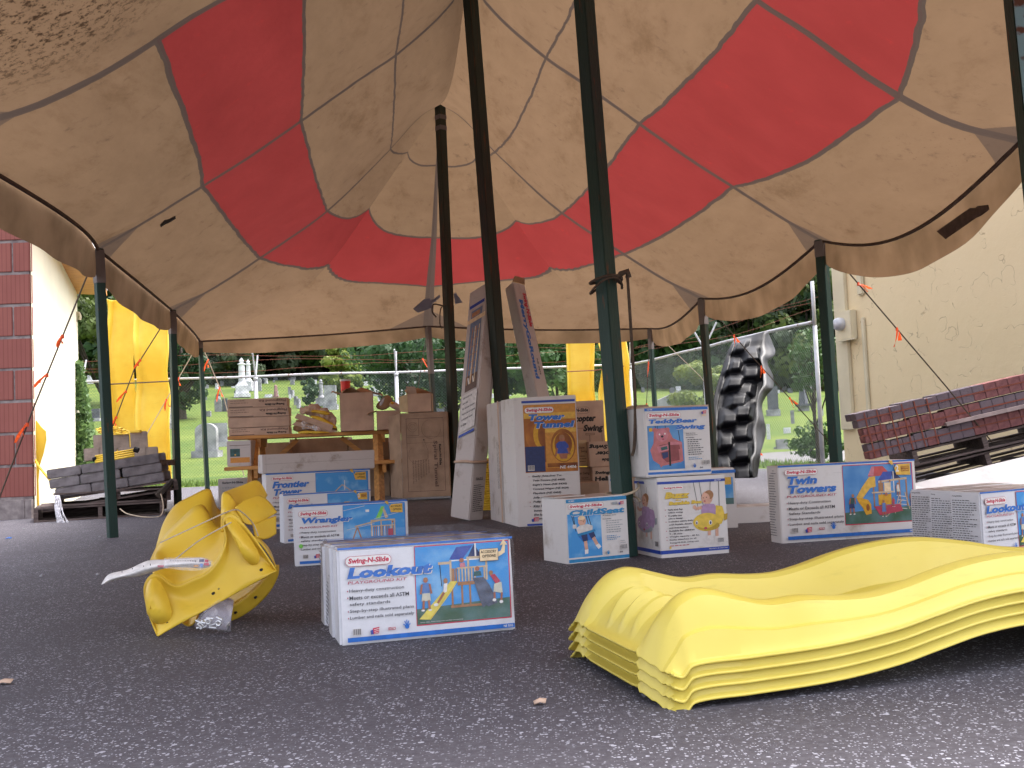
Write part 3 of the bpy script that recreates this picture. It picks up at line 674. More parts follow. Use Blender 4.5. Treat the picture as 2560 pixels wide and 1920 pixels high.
# far rows
far_label = 'small pale gravestone, one of the far rows below the trees'
random.seed(17); protoF = None
for i in range(150):
    if i < 105: x = random.uniform(455, 1400); yb = random.uniform(950, 978) if random.random() < .7 else random.uniform(978, 1004)
    else: x = random.uniform(1600, 2065); yb = random.uniform(955, 978)-(x-1600)*.0
    if 395 < x < 500 or 1700 < x < 1850: continue
    if i >= 105: yb = random.uniform(958, 985)
    w_ = random.uniform(6, 14); h_ = random.uniform(8, 18)
    p = hillpt(x, yb); k_ = p.y/2600
    mb = stone_mb(random.choice(['slab', 'arch', 'slab', 'ledge']), w_*k_, h_*k_, w_*k_*.3); mb.v = [(a, b, c-.1) for a, b, c in mb.v]
    o = mb.build('gravestone', M[random.choice(['stone_w', 'stone_w', 'stone', 'stone_d'])], bevel=.015); o.location = p; o.rotation_euler = (0, 0, random.uniform(-.3, .3))
    tag(o, far_label, 'gravestone', 'far rows of small gravestones')
mb = MB(); c_ = [(1645, 1000), (1700, 975), (1700, 1065), (1645, 1065)]
q = [at(x, y, 30) for x, y in c_]; mb.add(q+[v+Vector((0, .5, 0)) for v in q], [(0, 1, 2, 3), (7, 6, 5, 4), (0, 4, 5, 1), (3, 2, 6, 7), (0, 3, 7, 4), (1, 5, 6, 2)], M['stone'])
tag(mb.build('retaining_wall'), 'low dark stone retaining wall beside the clipped bush', 'wall')
# ================================================================== TENT
E_ = {k: gz(*v, 2.1) for k, v in {'L1': (245, 622), 'L2': (430, 775), 'L3': (500, 852), 'R0': (2550, 352), 'R1': (2052, 600), 'R2': (1755, 745), 'R3': (1625, 820)}.items()}
E_['L0'] = E_['L1']+(E_['R0']-E_['R1']); E_['L0'].z = 2.12
E_['M3'] = at(1070, 815, 14.0)
E_['LF'] = Vector((-2.45, 1.8, 2.1)); E_['RF'] = Vector((3.05, 2.4, 2.1)); E_['MF'] = Vector((.3, 2.0, 2.15))
P2 = (E_['L2']+E_['R2'])/2; P2 = at(1100, 262, P2.y)
P1 = (E_['L1']+E_['R1'])/2; P1.z = 4.28
P0 = (E_['L0']+E_['R0'])/2; P0.z = 4.2
T1 = [(0, 0), (.1, .165), (.27, .465), (.4, .70), (.53, .96), (.69, 1.285), (.8, 1.5), (.95, 1.9), (1, 2.18)]
T2 = [(0, 0), (.158, .243), (.314, .533), (.564, 1.032), (.784, 1.636), (.926, 2.07), (1, 2.196)]
T0 = [(0, 0), (.15, .1), (.3, .32), (.43, .58), (.55, .8), (.8, 1.45), (1, 2.1)]
TH = [(0, 0), (.19, .13), (.45, .40), (.6, .75), (.74, 1.24), (.885, 1.77), (1, 2.196)]
TM = [(0, 0), (.21, .44), (.52, .96), (.765, 1.57), (1, 2.1)]
def seam(a, b, tab):
    def f(t):
        p = a.lerp(b, t); top = tab[-1][1]; k_ = sinterp(tab, t)/top
        p.z = lerp(a.z, b.z, k_); return p
    return f
def eave(a, b, sag, inw, c):
    def f(s):
        p = a.lerp(b, s); q = math.sin(math.pi*s)
        dv = (b-a).normalized(); n_ = Vector((-dv.y, dv.x, 0)); n_ = n_ if n_.dot(c-a) > 0 else -n_
        return p+n_*inw*q-Vector((0, 0, sag*q))
    return f
def ridge(a, b, sag): return lambda s: a.lerp(b, s)-Vector((0, 0, sag*math.sin(math.pi*s)))
def vwarp(t, ab):
    a, b = ab
    return interp([(0, 0), (a, .285), (b, .55), (1, 1)], t)
patches = []
S = {}
S['L0'] = (seam(E_['L0'], P0, T0), (.375, .63)); S['R0'] = (seam(E_['R0'], P0, T0), (.25, .53))
S['L1'] = (seam(E_['L1'], P1, T1), (.266, .528)); S['R1'] = (seam(E_['R1'], P1, T1), (.256, .526))
S['L2'] = (seam(E_['L2'], P2, T2), (.314, .564)); S['R2'] = (seam(E_['R2'], P2, T2), (.306, .542))
S['L3'] = (seam(E_['L3'], P2, TH), (.58, .74)); S['R3'] = (seam(E_['R3'], P2, TH), (.55, .70)); S['M3'] = (seam(E_['M3'], P2, TM), (.207, .50))
S['LF'] = (seam(E_['LF'], P0, TH), (.58, .74)); S['RF'] = (seam(E_['RF'], P0, TH), (.5, .70)); S['MF'] = (seam(E_['MF'], P0, TM), (.207, .50))
ev = {}
def bay(a, b, u0, u1, sag, inw, red, ra=None, rb=None, rs=.25):
    ctr = P1
    ea = eave(E_[a], E_[b], sag, inw, ctr)
    patches.append((S[a], S[b], ea, ridge(ra, rb, rs) if ra is not None else (lambda s, q=rb: q.copy()), u0, u1, red)); ev[(a, b)] = ea
bay('L0', 'L1', 0, 1, .08, .2, True, P0, P1, .28); bay('L1', 'L2', 1, 2, .05, .06, True, P1, P2, .28)
bay('R0', 'R1', 10, 11, .24, .0, True, P0, P1, .28); bay('R1', 'R2', 11, 12, .16, .0, True, P1, P2, .28)
bay('L2', 'L3', 2, 2.5, .04, .05, True, None, P2); bay('L3', 'M3', 2.5, 3, .03, .05, True, None, P2)
bay('M3', 'R3', 13, 12.5, .04, .05, True, None, P2); bay('R3', 'R2', 12.5, 12, .12, .02, True, None, P2)
bay('LF', 'L0', -.5, 0, .1, .1, False, None, P0); bay('MF', 'LF', -1, -.5, .1, .1, False, None, P0)
bay('RF', 'R0', 9.5, 10, .15, .05, True, None, P0); bay('MF', 'RF', 9, 9.5, .1, .1, True, None, P0)
tent = empty('tent', (P1.x, P1.y, 0), 0, 'big dirty tan canvas tent with a broad red band overhead', 'tent')
off = Vector(tent.location)
def build_canopy(sel, name, m):
    vs = []; fs_ = []; uv = []
    for (sa, sb, ea, rd, u0, u1, red) in patches:
        if red != sel: continue
        NS, NTt = 36, 44; A_, B_ = sa[0], sb[0]; base = len(vs)
        for j in range(NTt+1):
            t = j/NTt
            for i in range(NS+1):
                s = i/NS
                c00, c10, c01, c11 = A_(0), B_(0), A_(1), B_(1)
                p = A_(t)*(1-s)+B_(t)*s+(ea(s)-c00.lerp(c10, s))*(1-t)**4+(rd(s)-c01.lerp(c11, s))*t**4
                edge = math.sin(math.pi*s)*math.sin(math.pi*min(1, max(0, t)))
                n_ = noise.noise(p*.9)*.03+noise.noise(Vector((p.x*2.5, p.y*2.5, p.z*6)))*.014
                p.z += edge*(n_-.02)+.004*noise.noise(p*9)
                vs.append(p-off)
                uv.append((lerp(u0, u1, s), vwarp(t, (lerp(sa[1][0], sb[1][0], s), lerp(sa[1][1], sb[1][1], s)))))
        for j in range(NTt):
            for i in range(NS): q = base+j*(NS+1)+i; fs_.append((q, q+1, q+NS+2, q+NS+1))
    me = bpy.data.meshes.new(name); me.from_pydata(vs, [], fs_); me.materials.append(m)
    ul = me.uv_layers.new(name='UVMap')
    for lp in me.loops: ul.data[lp.index].uv = uv[lp.vertex_index]
    for p_ in me.polygons: p_.use_smooth = True
    o = bpy.data.objects.new(name, me); link(o, tent); return o
build_canopy(True, 'canopy', M['canvas_red']); build_canopy(False, 'canopy', M['canvas_tan'])
for (a, b), ea in ev.items():
    mb = MB(); rows = []; N = 30; dv = (E_[b]-E_[a]).normalized(); n_ = Vector((-dv.y, dv.x, 0)); n_ = n_ if n_.dot(P1-E_[a]) < 0 else -n_
    for j in range(6):
        v = j/5; r_ = []
        for i in range(N+1):
            s = i/N; p = ea(s); hgt = .25 if 'M3' not in (a, b) else .19
            hgt *= (1-.25*abs(2*s-1)**6)
            p = p+n_*(.02+.05*v*math.sin(math.pi*s)+.012*math.sin(s*23+v*2)*v)-Vector((0, 0, hgt*v)); r_.append(p-off)
        rows.append(r_)
    mb.grid(rows); mb.build('valance', M['valance'], tent, smooth=True)
    mb = MB(); mb.tube([ea(i/24)-off-Vector((0, 0, .006)) for i in range(25)], .013, 6); mb.build('eave_webbing', M['cord'], tent, smooth=True)
# small repair patches and a hanging flap of brown cloth
def card(pix, Y, m, name, lift=.0, parent=tent):
    mb = MB(); pts = [at(x, y, Y) for x, y in pix]; n__ = len(pts)
    mb.add([p-off for p in pts]+[p-off+Vector((0, .004, .002)) for p in pts], [tuple(range(n__)), tuple(range(2*n__-1, n__-1, -1))]+[(i, (i+1) % n__, (i+1) % n__+n__, i+n__) for i in range(n__)], m); return mb.build(name, parent=parent)
def on_canopy(x, y):
    """nearest hit of the view ray with the canopy patches (for cloth repairs)"""
    return None
POLES = []
def pole(top, base, r, m, label, wrap=.25, n=4, name='tent_pole', wm='rawpole', upv=Vector((1, .9, 0))):
    top = Vector(top); base = Vector(base)
    t = empty(name, base, 0, label, 'tent pole')
    mb = MB(); mb.tube([Vector((0, 0, 0)), (top-base)], r, n, up=upv); mb.build('shaft', M[m], t, bevel=.004)
    if wrap:
        u = (top-base).normalized(); e = top-base; mb = MB(); mb.tube([e-u*wrap, e-u*.01], r+.0025, n, up=Vector((1, .9, 0))); mb.build('tape_wrap', M[wm], t)
    return t
def basez(x, y): return gz(x, y)
pole(E_['L1'], gz(282, 1345), .045, 'greenpole', 'green timber tent pole in front of the left pallet')
b_ = gz(447, 1262); pole(E_['L2'], Vector((E_['L2'].x-.02, E_['L2'].y+.1, 0)), .045, 'greenpole', 'green timber tent pole just right of the left yellow slides')
pole(E_['L3'], Vector((E_['L3'].x+.02, E_['L3'].y+.1, 0)), .036, 'greenpole', 'thin green tent pole at the back left corner', .1)
pole(E_['M3'], Vector((E_['M3'].x+.06, E_['M3'].y, 0)), .042, 'darkpole', 'dark tent pole in the middle of the back edge', .65)
pole(E_['R3'], Vector((E_['R3'].x+.03, E_['R3'].y+.05, 0)), .038, 'greenpole', 'green tent pole at the back right corner', .3)
pole(E_['R2'], Vector((E_['R2'].x+.04, E_['R2'].y, 0)), .05, 'darkpole', 'brown weathered tent pole just left of the black climbing wall', .3)
pole(E_['R1'], Vector((E_['R1'].x+.02, E_['R1'].y, 0)), .055, 'greenpole', 'dark green tent pole in front of the cream building corner', .14)
q0 = at(2543, 0, 3.75); q1 = at(2592, 480, 3.75); dd = (q1-q0)
t = pole(q0-dd*.35, q0+dd*(q0.z/(q0.z-q1.z)), .05, 'greenpole', 'green timber post with flaking pale blue face at the right edge', 0, upv=Vector((1, 0, 0)))
e = q0-dd*.35; e2 = q0+dd*(q0.z/(q0.z-q1.z)); mb = MB(); uu = (e-e2).normalized()
mb.M = Matrix.Translation((0, -.0385, 0)); w0 = Vector((.034, 0, 0))
mb.add([-w0, w0, (e-e2)+w0, (e-e2)-w0], [(0, 1, 2, 3)]); mb.build('blue_face', M['bluepaint'], t, solid=.003)
# centre poles
b0_ = gz(1568, 1393); q_ = at(1460, 0, 5.06); T0_ = b0_+(q_-b0_)*(4.12/q_.z)
c0 = pole(T0_, gz(1568, 1393), .054, 'greenpole', 'thick green centre tent pole beside the stacked bear seat box', 0)
c1 = pole(P1, gz(1277, 1292), .062, 'darkpole', 'tall dark centre tent pole between the two leaning boxes', 0)
c2 = pole(P2, gz(1141, 1246), .062, 'darkpole', 'tall dark tent pole at the rear peak with two grey bands', 0)
u = (P2-c2.location); un = u.normalized()
for zz in (.12, .24):
    mb = MB(); mb.tube([u-un*(zz+.05), u-un*zz], .065, 4, up=Vector((1, .9, 0))); mb.build('grey_band', M['tape'], c2)
# rope tied round near centre pole with long hanging tail
def on_line(a, b, z): t_ = (z-a.z)/(b.z-a.z); return a.lerp(b, t_)
ct = on_line(Vector(c0.location), T0_, 1.33)
mb = MB(); ring = [ct+Vector((math.cos(a)*.078, math.sin(a)*.078, .012*math.sin(a*1.5))) for a in [6.4*i/20 for i in range(21)]]
mb.tube(ring, .007, 6); mb.tube([p_+Vector((0, 0, -.03+.02*math.sin(i*.5))) for i, p_ in enumerate(ring)], .006, 6)
mb.tube([ct+Vector((.05, -.03, -.01)), ct+Vector((.07, -.05, .02)), ct+Vector((.1, -.05, .03)), ct+Vector((.105, -.05, 0))], .016, 6)
mb.tube(spline([ct+Vector((.1, -.05, .02)), at(1574, 770, 4.9), at(1582, 900, 4.9), at(1588, 1000, 4.9), at(1586, 1110, 4.9), at(1580, 1140, 4.9)], 5), .008, 6)
tag(mb.build('tied_rope', M['rope'], smooth=True), 'dark rope knotted round the thick centre pole with its tail hanging down', 'rope')
mb = MB(); ct = on_line(Vector(c0.location), T0_, .26); ring = [ct+Vector((math.cos(a)*.08, math.sin(a)*.08, .02*math.sin(a)+.004*i)) for i, a in enumerate([6.5*i/20 for i in range(21)])]
mb.tube(ring, .006, 6); tag(mb.build('twine_ring', M['palerope'], smooth=True), 'pale twine looped low round the thick centre pole', 'twine')
# guy ropes with orange ribbons
def guy(top, pix, Ys, flags, label, m='rope', r=.006):
    pts = [Vector(top)]+[at(x, y, Y) for (x, y), Y in zip(pix, Ys)]
    t = empty('guy_rope', pts[-1], 0, label, 'guy rope'); o_ = pts[-1]
    mb = MB(); mb.tube([p-o_ for p in pts], r, 5); mb.build('rope', M[m], t)
    for fi, (fx, fy, ln, ang) in enumerate(flags):
        best = None
        for a, b in zip(pts, pts[1:]):
            for j in range(81):
                p = a.lerp(b, j/80); dl = p-CO; dd_ = dl.dot(CF); sx_, sy_ = 1280+F*dl.dot(CR)/dd_, 960-F*dl.dot(CU)/dd_
                e_ = abs(sy_-fy)
                if best is None or e_ < best[0]: best = (e_, p, dd_)
        p = best[1]; L = ln*best[2]/F; random.seed(fi+int(fx)); mb = MB()
        for kk in range(2):
            dx = math.sin(R(ang+kk*24-8)); rows = []; wd = .014+.25*.03*L/.1*.3
            for j in range(6):
                v = j/5; c_ = p+Vector((dx*L*v*(.9+.1*kk), -.01-.02*math.sin(v*3+kk), -L*v*(1-.35*kk)*math.cos(R(ang))))
                tw = Vector((math.cos(v*1.6+kk), math.sin(v*1.6+kk), 0))*(.006+.014*v if v < 1 else .016); rows.append([c_-tw-o_, c_+tw-o_])
            mb.grid(rows)
        mb.tube([p-o_+Vector((0, 0, .012)), p-o_-Vector((0, 0, .016))], .011, 6)
        mb.build('ribbon', M['orange'], t)
    return t
guy(E_['L1'], [(80, 1030), (-40, 1345)], [7.5, 7.45], [(155, 840, 30, -18), (112, 937, 42, -45), (68, 1060, 52, -30)], 'guy rope with ribbons from the left front pole past the red tile wall')
guy(E_['L2'], [(335, 925), (232, 1200)], [10.7, 10.5], [(365, 900, 26, -30), (335, 978, 34, -40), (310, 1045, 34, -20)], 'guy rope with ribbons in front of the yellow slides down to the left pallet')
guy(E_['L3'], [(370, 1080), (330, 1190)], [13.6, 13.5], [(440, 945, 30, -10), (405, 1000, 28, 0)], 'thin guy rope with ribbons from back left corner pole down toward the yellow slides', 'palerope', .006)
guy(E_['L3'], [(560, 995), (610, 1190)], [15.2, 17], [(523, 900, 30, -15), (550, 968, 36, -5)], 'guy rope with ribbons running from the corner pole toward the carton stack', 'palerope', .008)
guy(E_['M3'], [(1045, 970), (1030, 1030)], [16.5, 17.3], [(1055, 897, 32, 35)], 'guy rope with one ribbon behind the middle of the back edge', 'rope', .006)
guy(E_['R3'], [(1614, 1060), (1612, 1150)], [15.2, 15.6], [(1615, 905, 36, 0), (1612, 1010, 26, -8)], 'guy rope with ribbons hanging just left of the back right pole', 'rope', .005)
guy(E_['R3'], [(1750, 940), (1890, 1120)], [14.7, 15.1], [(1905, 1125, 30, 12)], 'guy rope slanting from back right pole behind the climbing wall', 'palerope', .006)
guy(E_['R2'], [(1870, 880), (2078, 1110)], [11.9, 12.6], [(1835, 838, 28, 8), (1901, 915, 28, 0), (1962, 995, 28, 25)], 'guy rope with ribbons crossing in front of the black climbing wall')
guy(E_['R1'], [(2360, 960), (2480, 1105)], [8.6, 8.75], [(2142, 708, 34, 50), (2245, 822, 46, -8)], 'guy rope with ribbons in front of the cream wall down to the pavers')
# ================================================================== PRINTED CARTONS
_tc = {}
def text_shape(s, bold):
    key = (s, bold)
    if key in _tc: return _tc[key]
    cu = bpy.data.curves.new('t', 'FONT'); cu.body = s; cu.size = 1; cu.offset = bold; cu.resolution_u = 2; cu.fill_mode = 'BOTH'
    o = bpy.data.objects.new('t', cu); col.objects.link(o)
    dg = bpy.context.evaluated_depsgraph_get(); me = bpy.data.meshes.new_from_object(o.evaluated_get(dg))
    vs = [(v.co.x, v.co.y) for v in me.vertices]; fs = [tuple(p.vertices) for p in me.polygons]
    bpy.data.objects.remove(o); bpy.data.curves.remove(cu); bpy.data.meshes.remove(me)
    x0 = min(v[0] for v in vs); x1 = max(v[0] for v in vs); y0 = min(v[1] for v in vs); y1 = max(v[1] for v in vs)
    vs = [((x-x0)/(x1-x0), 1-(y-y0)/(y1-y0)) for x, y in vs]; _tc[key] = (vs, fs); return _tc[key]
class Print:
    def __init__(s, W, H, step=.00008): s.W, s.H = W, H; s.step = step; s.mb = MB(); s.k = 1; s.sub = (0, 0, 1, 1)
    def P(s, u, v): a, b, c, d_ = s.sub; return ((a+u*(c-a))*s.W, (b+v*(d_-b))*s.H)
    def add(s, pts, faces, m):
        y = .0006+s.step*s.k; s.k += 1
        vs = []
        for u, v in pts: a, b = s.P(u, v); vs.append((a, -y, s.H-b))
        s.mb.add(vs, faces, M[m])
    def poly(s, pts, m): s.add(pts, [tuple(range(len(pts)))], m)
    def rect(s, x0, y0, x1, y1, m): s.poly([(x0, y0), (x0, y1), (x1, y1), (x1, y0)], m)
    def line(s, a, b, w, m):
        a1, b1 = s.P(*a), s.P(*b); dx, dy = b1[0]-a1[0], b1[1]-a1[1]; L = math.hypot(dx, dy) or 1; nx, ny = -dy/L*w/2, dx/L*w/2
        y = .0006+s.step*s.k; s.k += 1
        s.mb.add([(p[0]+q*nx, -y, s.H-(p[1]+q*ny)) for p, q in ((a1, 1), (a1, -1), (b1, -1), (b1, 1))], [(0, 1, 2, 3)], M[m])
    def pline(s, pts, w, m):
        for a, b in zip(pts, pts[1:]): s.line(a, b, w, m)
    def frame(s, x0, y0, x1, y1, w, m): s.pline([(x0, y0), (x1, y0), (x1, y1), (x0, y1), (x0, y0)], w, m)
    def disc(s, x, y, rx, ry, m, n=16): s.poly([(x+rx*math.cos(6.2832*i/n), y+ry*math.sin(6.2832*i/n)) for i in range(n)], m)
    def text(s, t, x0, y0, x1, y1, m, bold=.02, shear=0, flip=False):
        vs, fs = text_shape(t, bold)
        pts = [(x0+(x1-x0)*(a+shear*(1-b)*(s.asp(y1-y0)/max(1e-6, (x1-x0)))), y0+(y1-y0)*b) for a, b in vs]
        if flip: pts = [(x0+x1-a, y0+y1-b) for a, b in pts]
        s.add(pts, fs, m)
    def asp(s, dv): return dv*s.H/s.W*(s.sub[3]-s.sub[1])/(s.sub[2]-s.sub[0])
    def logo(s, x0, y0, x1, y1, fg='p_red', bgm='p_white', edge='p_crim'):
        r = (y1-y0)/2
        def pill(g, m):
            pts = []; rx = s.asp(r)
            for i in range(9): a = math.pi/2+math.pi*i/8; pts.append((x0+rx+(rx+s.asp(g))*math.cos(a), y0+r-(r+g)*math.sin(a)))
            for i in range(9): a = -math.pi/2+math.pi*i/8; pts.append((x1-rx+(rx+s.asp(g))*math.cos(a), y0+r-(r+g)*math.sin(a)))
            s.poly(pts, m)
        pill(r*.22, edge); pill(r*.12, bgm)
        w = (x1-x0); s.text('Swing-N-Slide', x0+w*.04, y0+r*.24, x1-w*.04, y1-r*.12, fg, .045, .12)
    def title(s, t, x0, y0, x1, y1, m='p_blue', sh='p_lwhite', shear=.3):
        d_ = (y1-y0)*.07; s.text(t, x0+s.asp(d_), y0+d_, x1+s.asp(d_), y1+d_, sh, .06, shear); s.text(t, x0, y0, x1, y1, m, .055, shear)
    def barcode(s, x0, y0, x1, y1):
        s.rect(x0, y0, x1, y1, 'p_lwhite'); n = 9
        for i in range(n):
            a = lerp(x0, x1, (i+.2)/n); s.rect(a, y0+(y1-y0)*.05, a+(x1-x0)/n*(.35+.3*(i % 2)), y1-(y1-y0)*.15, 'p_ink')
    def flag(s, x0, y0, x1, y1):
        s.poly([(x0+(x1-x0)*.3, y0+.1*(y1-y0)), (x0+(x1-x0)*.2, y1), (x1*.95+x0*.05, y1-.1*(y1-y0)), (x1, y0)], 'p_red')
        s.poly([(x0+(x1-x0)*.3, y0+.3*(y1-y0)), (x0, y0+(y1-y0)*.45), (x0+(x1-x0)*.05, y1), (x0+(x1-x0)*.35, y1)], 'p_navy')
        for i in range(3): v = y0+(y1-y0)*(.25+.25*i); s.poly([(lerp(x0, x1, .42), v+.06*(y1-y0)), (lerp(x0, x1, .42), v+.14*(y1-y0)), (x1, v), (x1, v-.08*(y1-y0))], 'p_white')
    def hand(s, x0, y0, x1, y1, m='p_blue'):
        cx, cy = (x0+x1)/2, lerp(y0, y1, .68); s.disc(cx, cy, (x1-x0)*.24, (y1-y0)*.22, m)
        for i, a in enumerate((-1.0, -.45, -.05, .35, .9)):
            ln = (.5, .62, .66, .6, .45)[i]; s.line((cx+math.sin(a)*(x1-x0)*.15, cy-math.cos(a)*(y1-y0)*.12), (cx+math.sin(a)*(x1-x0)*ln, cy-math.cos(a)*(y1-y0)*ln), (x1-x0)*s.W*.11, m)
    def small(s, x0, y0, x1, n, pitch, m='p_ink', th=.35, seed=1):
        rnd = random.Random(seed)
        for i in range(n):
            v = y0+i*pitch; e = lerp(x0, x1, rnd.uniform(.6, 1)); x = x0
            while x < e-.01:
                w_ = rnd.uniform(.02, .06)*(x1-x0)*2.4; s.rect(x, v, min(e, x+w_), v+pitch*th, m); x += w_+.018*(x1-x0)*2
    def person(s, x, y, h_, shirt, shorts, skin='p_skin', lean=0):
        a = s.asp(1); w_ = h_*a
        s.disc(x+lean*w_*.8, y-h_*.92, w_*.075, h_*.08, skin, 10); s.disc(x+lean*w_*.8, y-h_*.965, w_*.07, h_*.045, 'p_woodd', 8)
        s.poly([(x-w_*.12+lean*w_*.6, y-h_*.83), (x+w_*.12+lean*w_*.6, y-h_*.83), (x+w_*.11, y-h_*.5), (x-w_*.11, y-h_*.5)], shirt)
        s.poly([(x-w_*.12, y-h_*.52), (x+w_*.12, y-h_*.52), (x+w_*.15, y-h_*.28), (x-w_*.15, y-h_*.28)], shorts)
        for q in (-1, 1):
            s.line((x+q*w_*.08, y-h_*.3), (x+q*w_*.1, y-h_*.02), w_*s.W*(s.sub[2]-s.sub[0])*.07, skin); s.disc(x+q*w_*.11, y, w_*.06, h_*.03, 'p_white', 8)
            s.line((x+q*w_*.12+lean*w_*.6, y-h_*.8), (x+q*w_*.17+lean*w_*.3, y-h_*.5), w_*s.W*(s.sub[2]-s.sub[0])*.06, skin)
    def obj(s, name, parent, face='front', D=0):
        vs = s.mb.v
        if face == 'left': s.mb.v = [(y, D-x, z) for x, y, z in vs]
        elif face == 'top': s.mb.v = [(x, D-(s.H-z), -y) for x, y, z in vs]
        return s.mb.build(name, parent=parent)
def playset(p, style):
    W_ = p.W*(p.sub[2]-p.sub[0])
    p.rect(0, 0, 1, 1, 'p_sky' if style != 'twin' else 'p_skyd')
    if style in ('lookout', 'twin'): p.poly([(0, .80), (0, 1), (1, 1), (1, .74)], 'p_lawn')
    w_ = W_*.022
    if style == 'lookout':
        p.poly([(.36, .19), (.44, .035), (.62, .02), (.50, .2)], 'p_navy'); p.poly([(.56, .17), (.63, .01), (.72, .19)], 'p_navyd'); p.rect(.635, 0.0, .652, .19, 'p_white')
        p.rect(.24, .215, .37, .25, 'p_wood'); p.rect(.37, .20, .68, .215, 'p_white'); p.rect(.545, .17, .77, .2, 'p_wood'); p.line((.257, .25), (.27, .53), w_*.35, 'p_black')
        for x in (.36, .55, .745): p.rect(x, .2, x+.022, .49, 'p_wood')
        for x in (.37, .475, .56, .70): p.rect(x, .49, x+.02, .80, 'p_woodd')
        p.rect(.44, .30, .77, .32, 'p_wood'); p.rect(.44, .49, .70, .535, 'p_woodd'); p.rect(.36, .79, .70, .82, 'p_woodd')
        for i in range(9):
            if not 5 < i < 8: p.rect(.45+i*.034, .32, .466+i*.034, .485, 'p_wood')
        p.rect(.38, .31, .41, .5, 'p_woodd'); p.rect(.42, .31, .435, .5, 'p_woodd')
        p.disc(.49, .21, .025, .03, 'p_skin'); p.poly([(.47, .25), (.52, .24), (.53, .30), (.47, .30)], 'p_pink')
        p.disc(.655, .335, .025, .03, 'p_skin'); p.poly([(.62, .37), (.69, .37), (.70, .43), (.61, .43)], 'p_teal')
        p.poly([(.60, .45), (.72, .45), (.78, .56), (.84, .72), (.86, .80), (.76, .84), (.70, .78), (.66, .62)], 'p_rock')
        p.poly([(.62, .52), (.68, .52), (.76, .80), (.70, .85), (.66, .7)], 'p_rock')
        p.poly([(.02, .93), (.12, .80), (.26, .62), (.36, .475), (.44, .475), (.36, .62), (.24, .80), (.14, .945)], 'p_slide'); p.line((.14, .93), (.42, .49), w_*.3, 'p_gold')
        p.person(.10, .82, .42, 'p_shirt', 'p_short'); p.poly([(.29, .5), (.33, .49), (.32, .6), (.28, .62)], 'p_white'); p.disc(.31, .46, .022, .035, 'p_woodd'); p.line((.29, .61), (.22, .74), w_*1.1, 'p_skin'); p.disc(.2, .76, .025, .02, 'p_white')
        p.poly([(.79, .43), (.84, .42), (.90, .52), (.85, .56)], 'p_crim'); p.disc(.80, .40, .022, .03, 'p_woodd'); p.poly([(.83, .55), (.91, .53), (.92, .68), (.82, .65)], 'p_short'); p.line((.83, .66), (.83, .74), w_, 'p_skin'); p.line((.91, .67), (.9, .78), w_, 'p_skin'); p.disc(.825, .76, .02, .02, 'p_white'); p.disc(.9, .79, .02, .02, 'p_white')
        p.text('Swings, Slides, Tower Components and Nails sold separately', .03, .965, .48, .98, 'p_lwhite', .01)
    elif style == 'wrangler':
        p.poly([(.52, .30), (.62, .05), (.68, .05), (.60, .30)], 'p_green'); p.poly([(.66, .06), (.73, .28), (.68, .30), (.64, .12)], 'p_wood')
        p.line((.18, .44), (.58, .34), w_, 'p_wood'); p.line((.22, .45), (.1, .85), w_, 'p_woodd'); p.line((.22, .45), (.32, .85), w_, 'p_woodd')
        p.rect(.44, .32, .84, .35, 'p_wood')
        for x in (.44, .60, .78, .82): p.rect(x, .34, x+.02, .70, 'p_wood')
        p.rect(.44, .44, .84, .46, 'p_wood')
        for i in range(11): p.rect(.455+i*.034, .46, .468+i*.034, .66, 'p_woodd' if i % 3 else 'p_lwhite')
        p.rect(.72, .52, .80, .66, 'p_crim'); p.rect(.43, .66, .86, .70, 'p_skyd'); p.line((.62, .70), (.62, 1), w_, 'p_wood'); p.line((.84, .70), (.9, 1), w_, 'p_wood'); p.disc(.8, .38, .015, .02, 'p_skin')
        p.rect(.36, .10, .42, .15, 'p_white')
        for a in ((.0, .1, .35, .02), (.05, .5, .5, .40), (.45, .95, .95, .80), (.5, .3, .95, .18)): p.line(a[:2], a[2:], w_*.3, 'p_lwhite')
    elif style == 'frontier':
        p.rect(.42, .44, .44, 1, 'p_wood'); p.rect(.70, .46, .72, 1, 'p_wood'); p.pline([(.33, .46), (.50, .28), (.68, .44)], w_*.8, 'p_wood'); p.pline([(.30, .5), (.78, .44)], w_, 'p_wood')
        p.rect(.54, .18, .555, .40, 'p_lwhite'); p.rect(.32, .5, .335, 1, 'p_wood'); p.rect(.30, .66, .78, .70, 'p_lwhite'); p.line((.68, .64), (.82, .60), w_*1.1, 'p_wood')
        for i in range(9): p.rect(.34+i*.04, .70, .355+i*.04, 1, 'p_lwhite')
        p.rect(.50, .72, .56, .9, 'p_pink'); p.rect(.34, .45, .76, .47, 'p_woodd')
    elif style == 'mustang':
        p.poly([(.32, .34), (.40, .22), (.52, .22), (.58, .36), (.56, .6), (.34, .6)], 'p_gold'); p.rect(.42, .24, .50, .34, 'p_roofr'); p.rect(.30, .6, .7, 1, 'p_wood'); p.poly([(0, .6), (.3, .5), (.5, .7), (.2, .9)], 'p_navyd')
    elif style == 'twin':
        p.poly([(.36, .18), (.42, .03), (.58, .03), (.68, .17), (.52, .2), (.36, .2)], 'p_roofr'); p.poly([(.36, .18), (.42, .03), (.46, .03), (.44, .19)], 'p_pink')
        p.poly([(.48, .31), (.58, .13), (.72, .13), (.68, .31)], 'p_navy'); p.poly([(.70, .15), (.73, .13), (.85, .27), (.72, .28)], 'p_navyd'); p.rect(.72, .03+.1, .735, .5, 'p_lwhite')
        p.line((.50, .30), (.92, .26), w_*1.2, 'p_wood')
        for x in (.42, .53, .66, .80, .90): p.rect(x, .28, x+.02, .74, 'p_woodd')
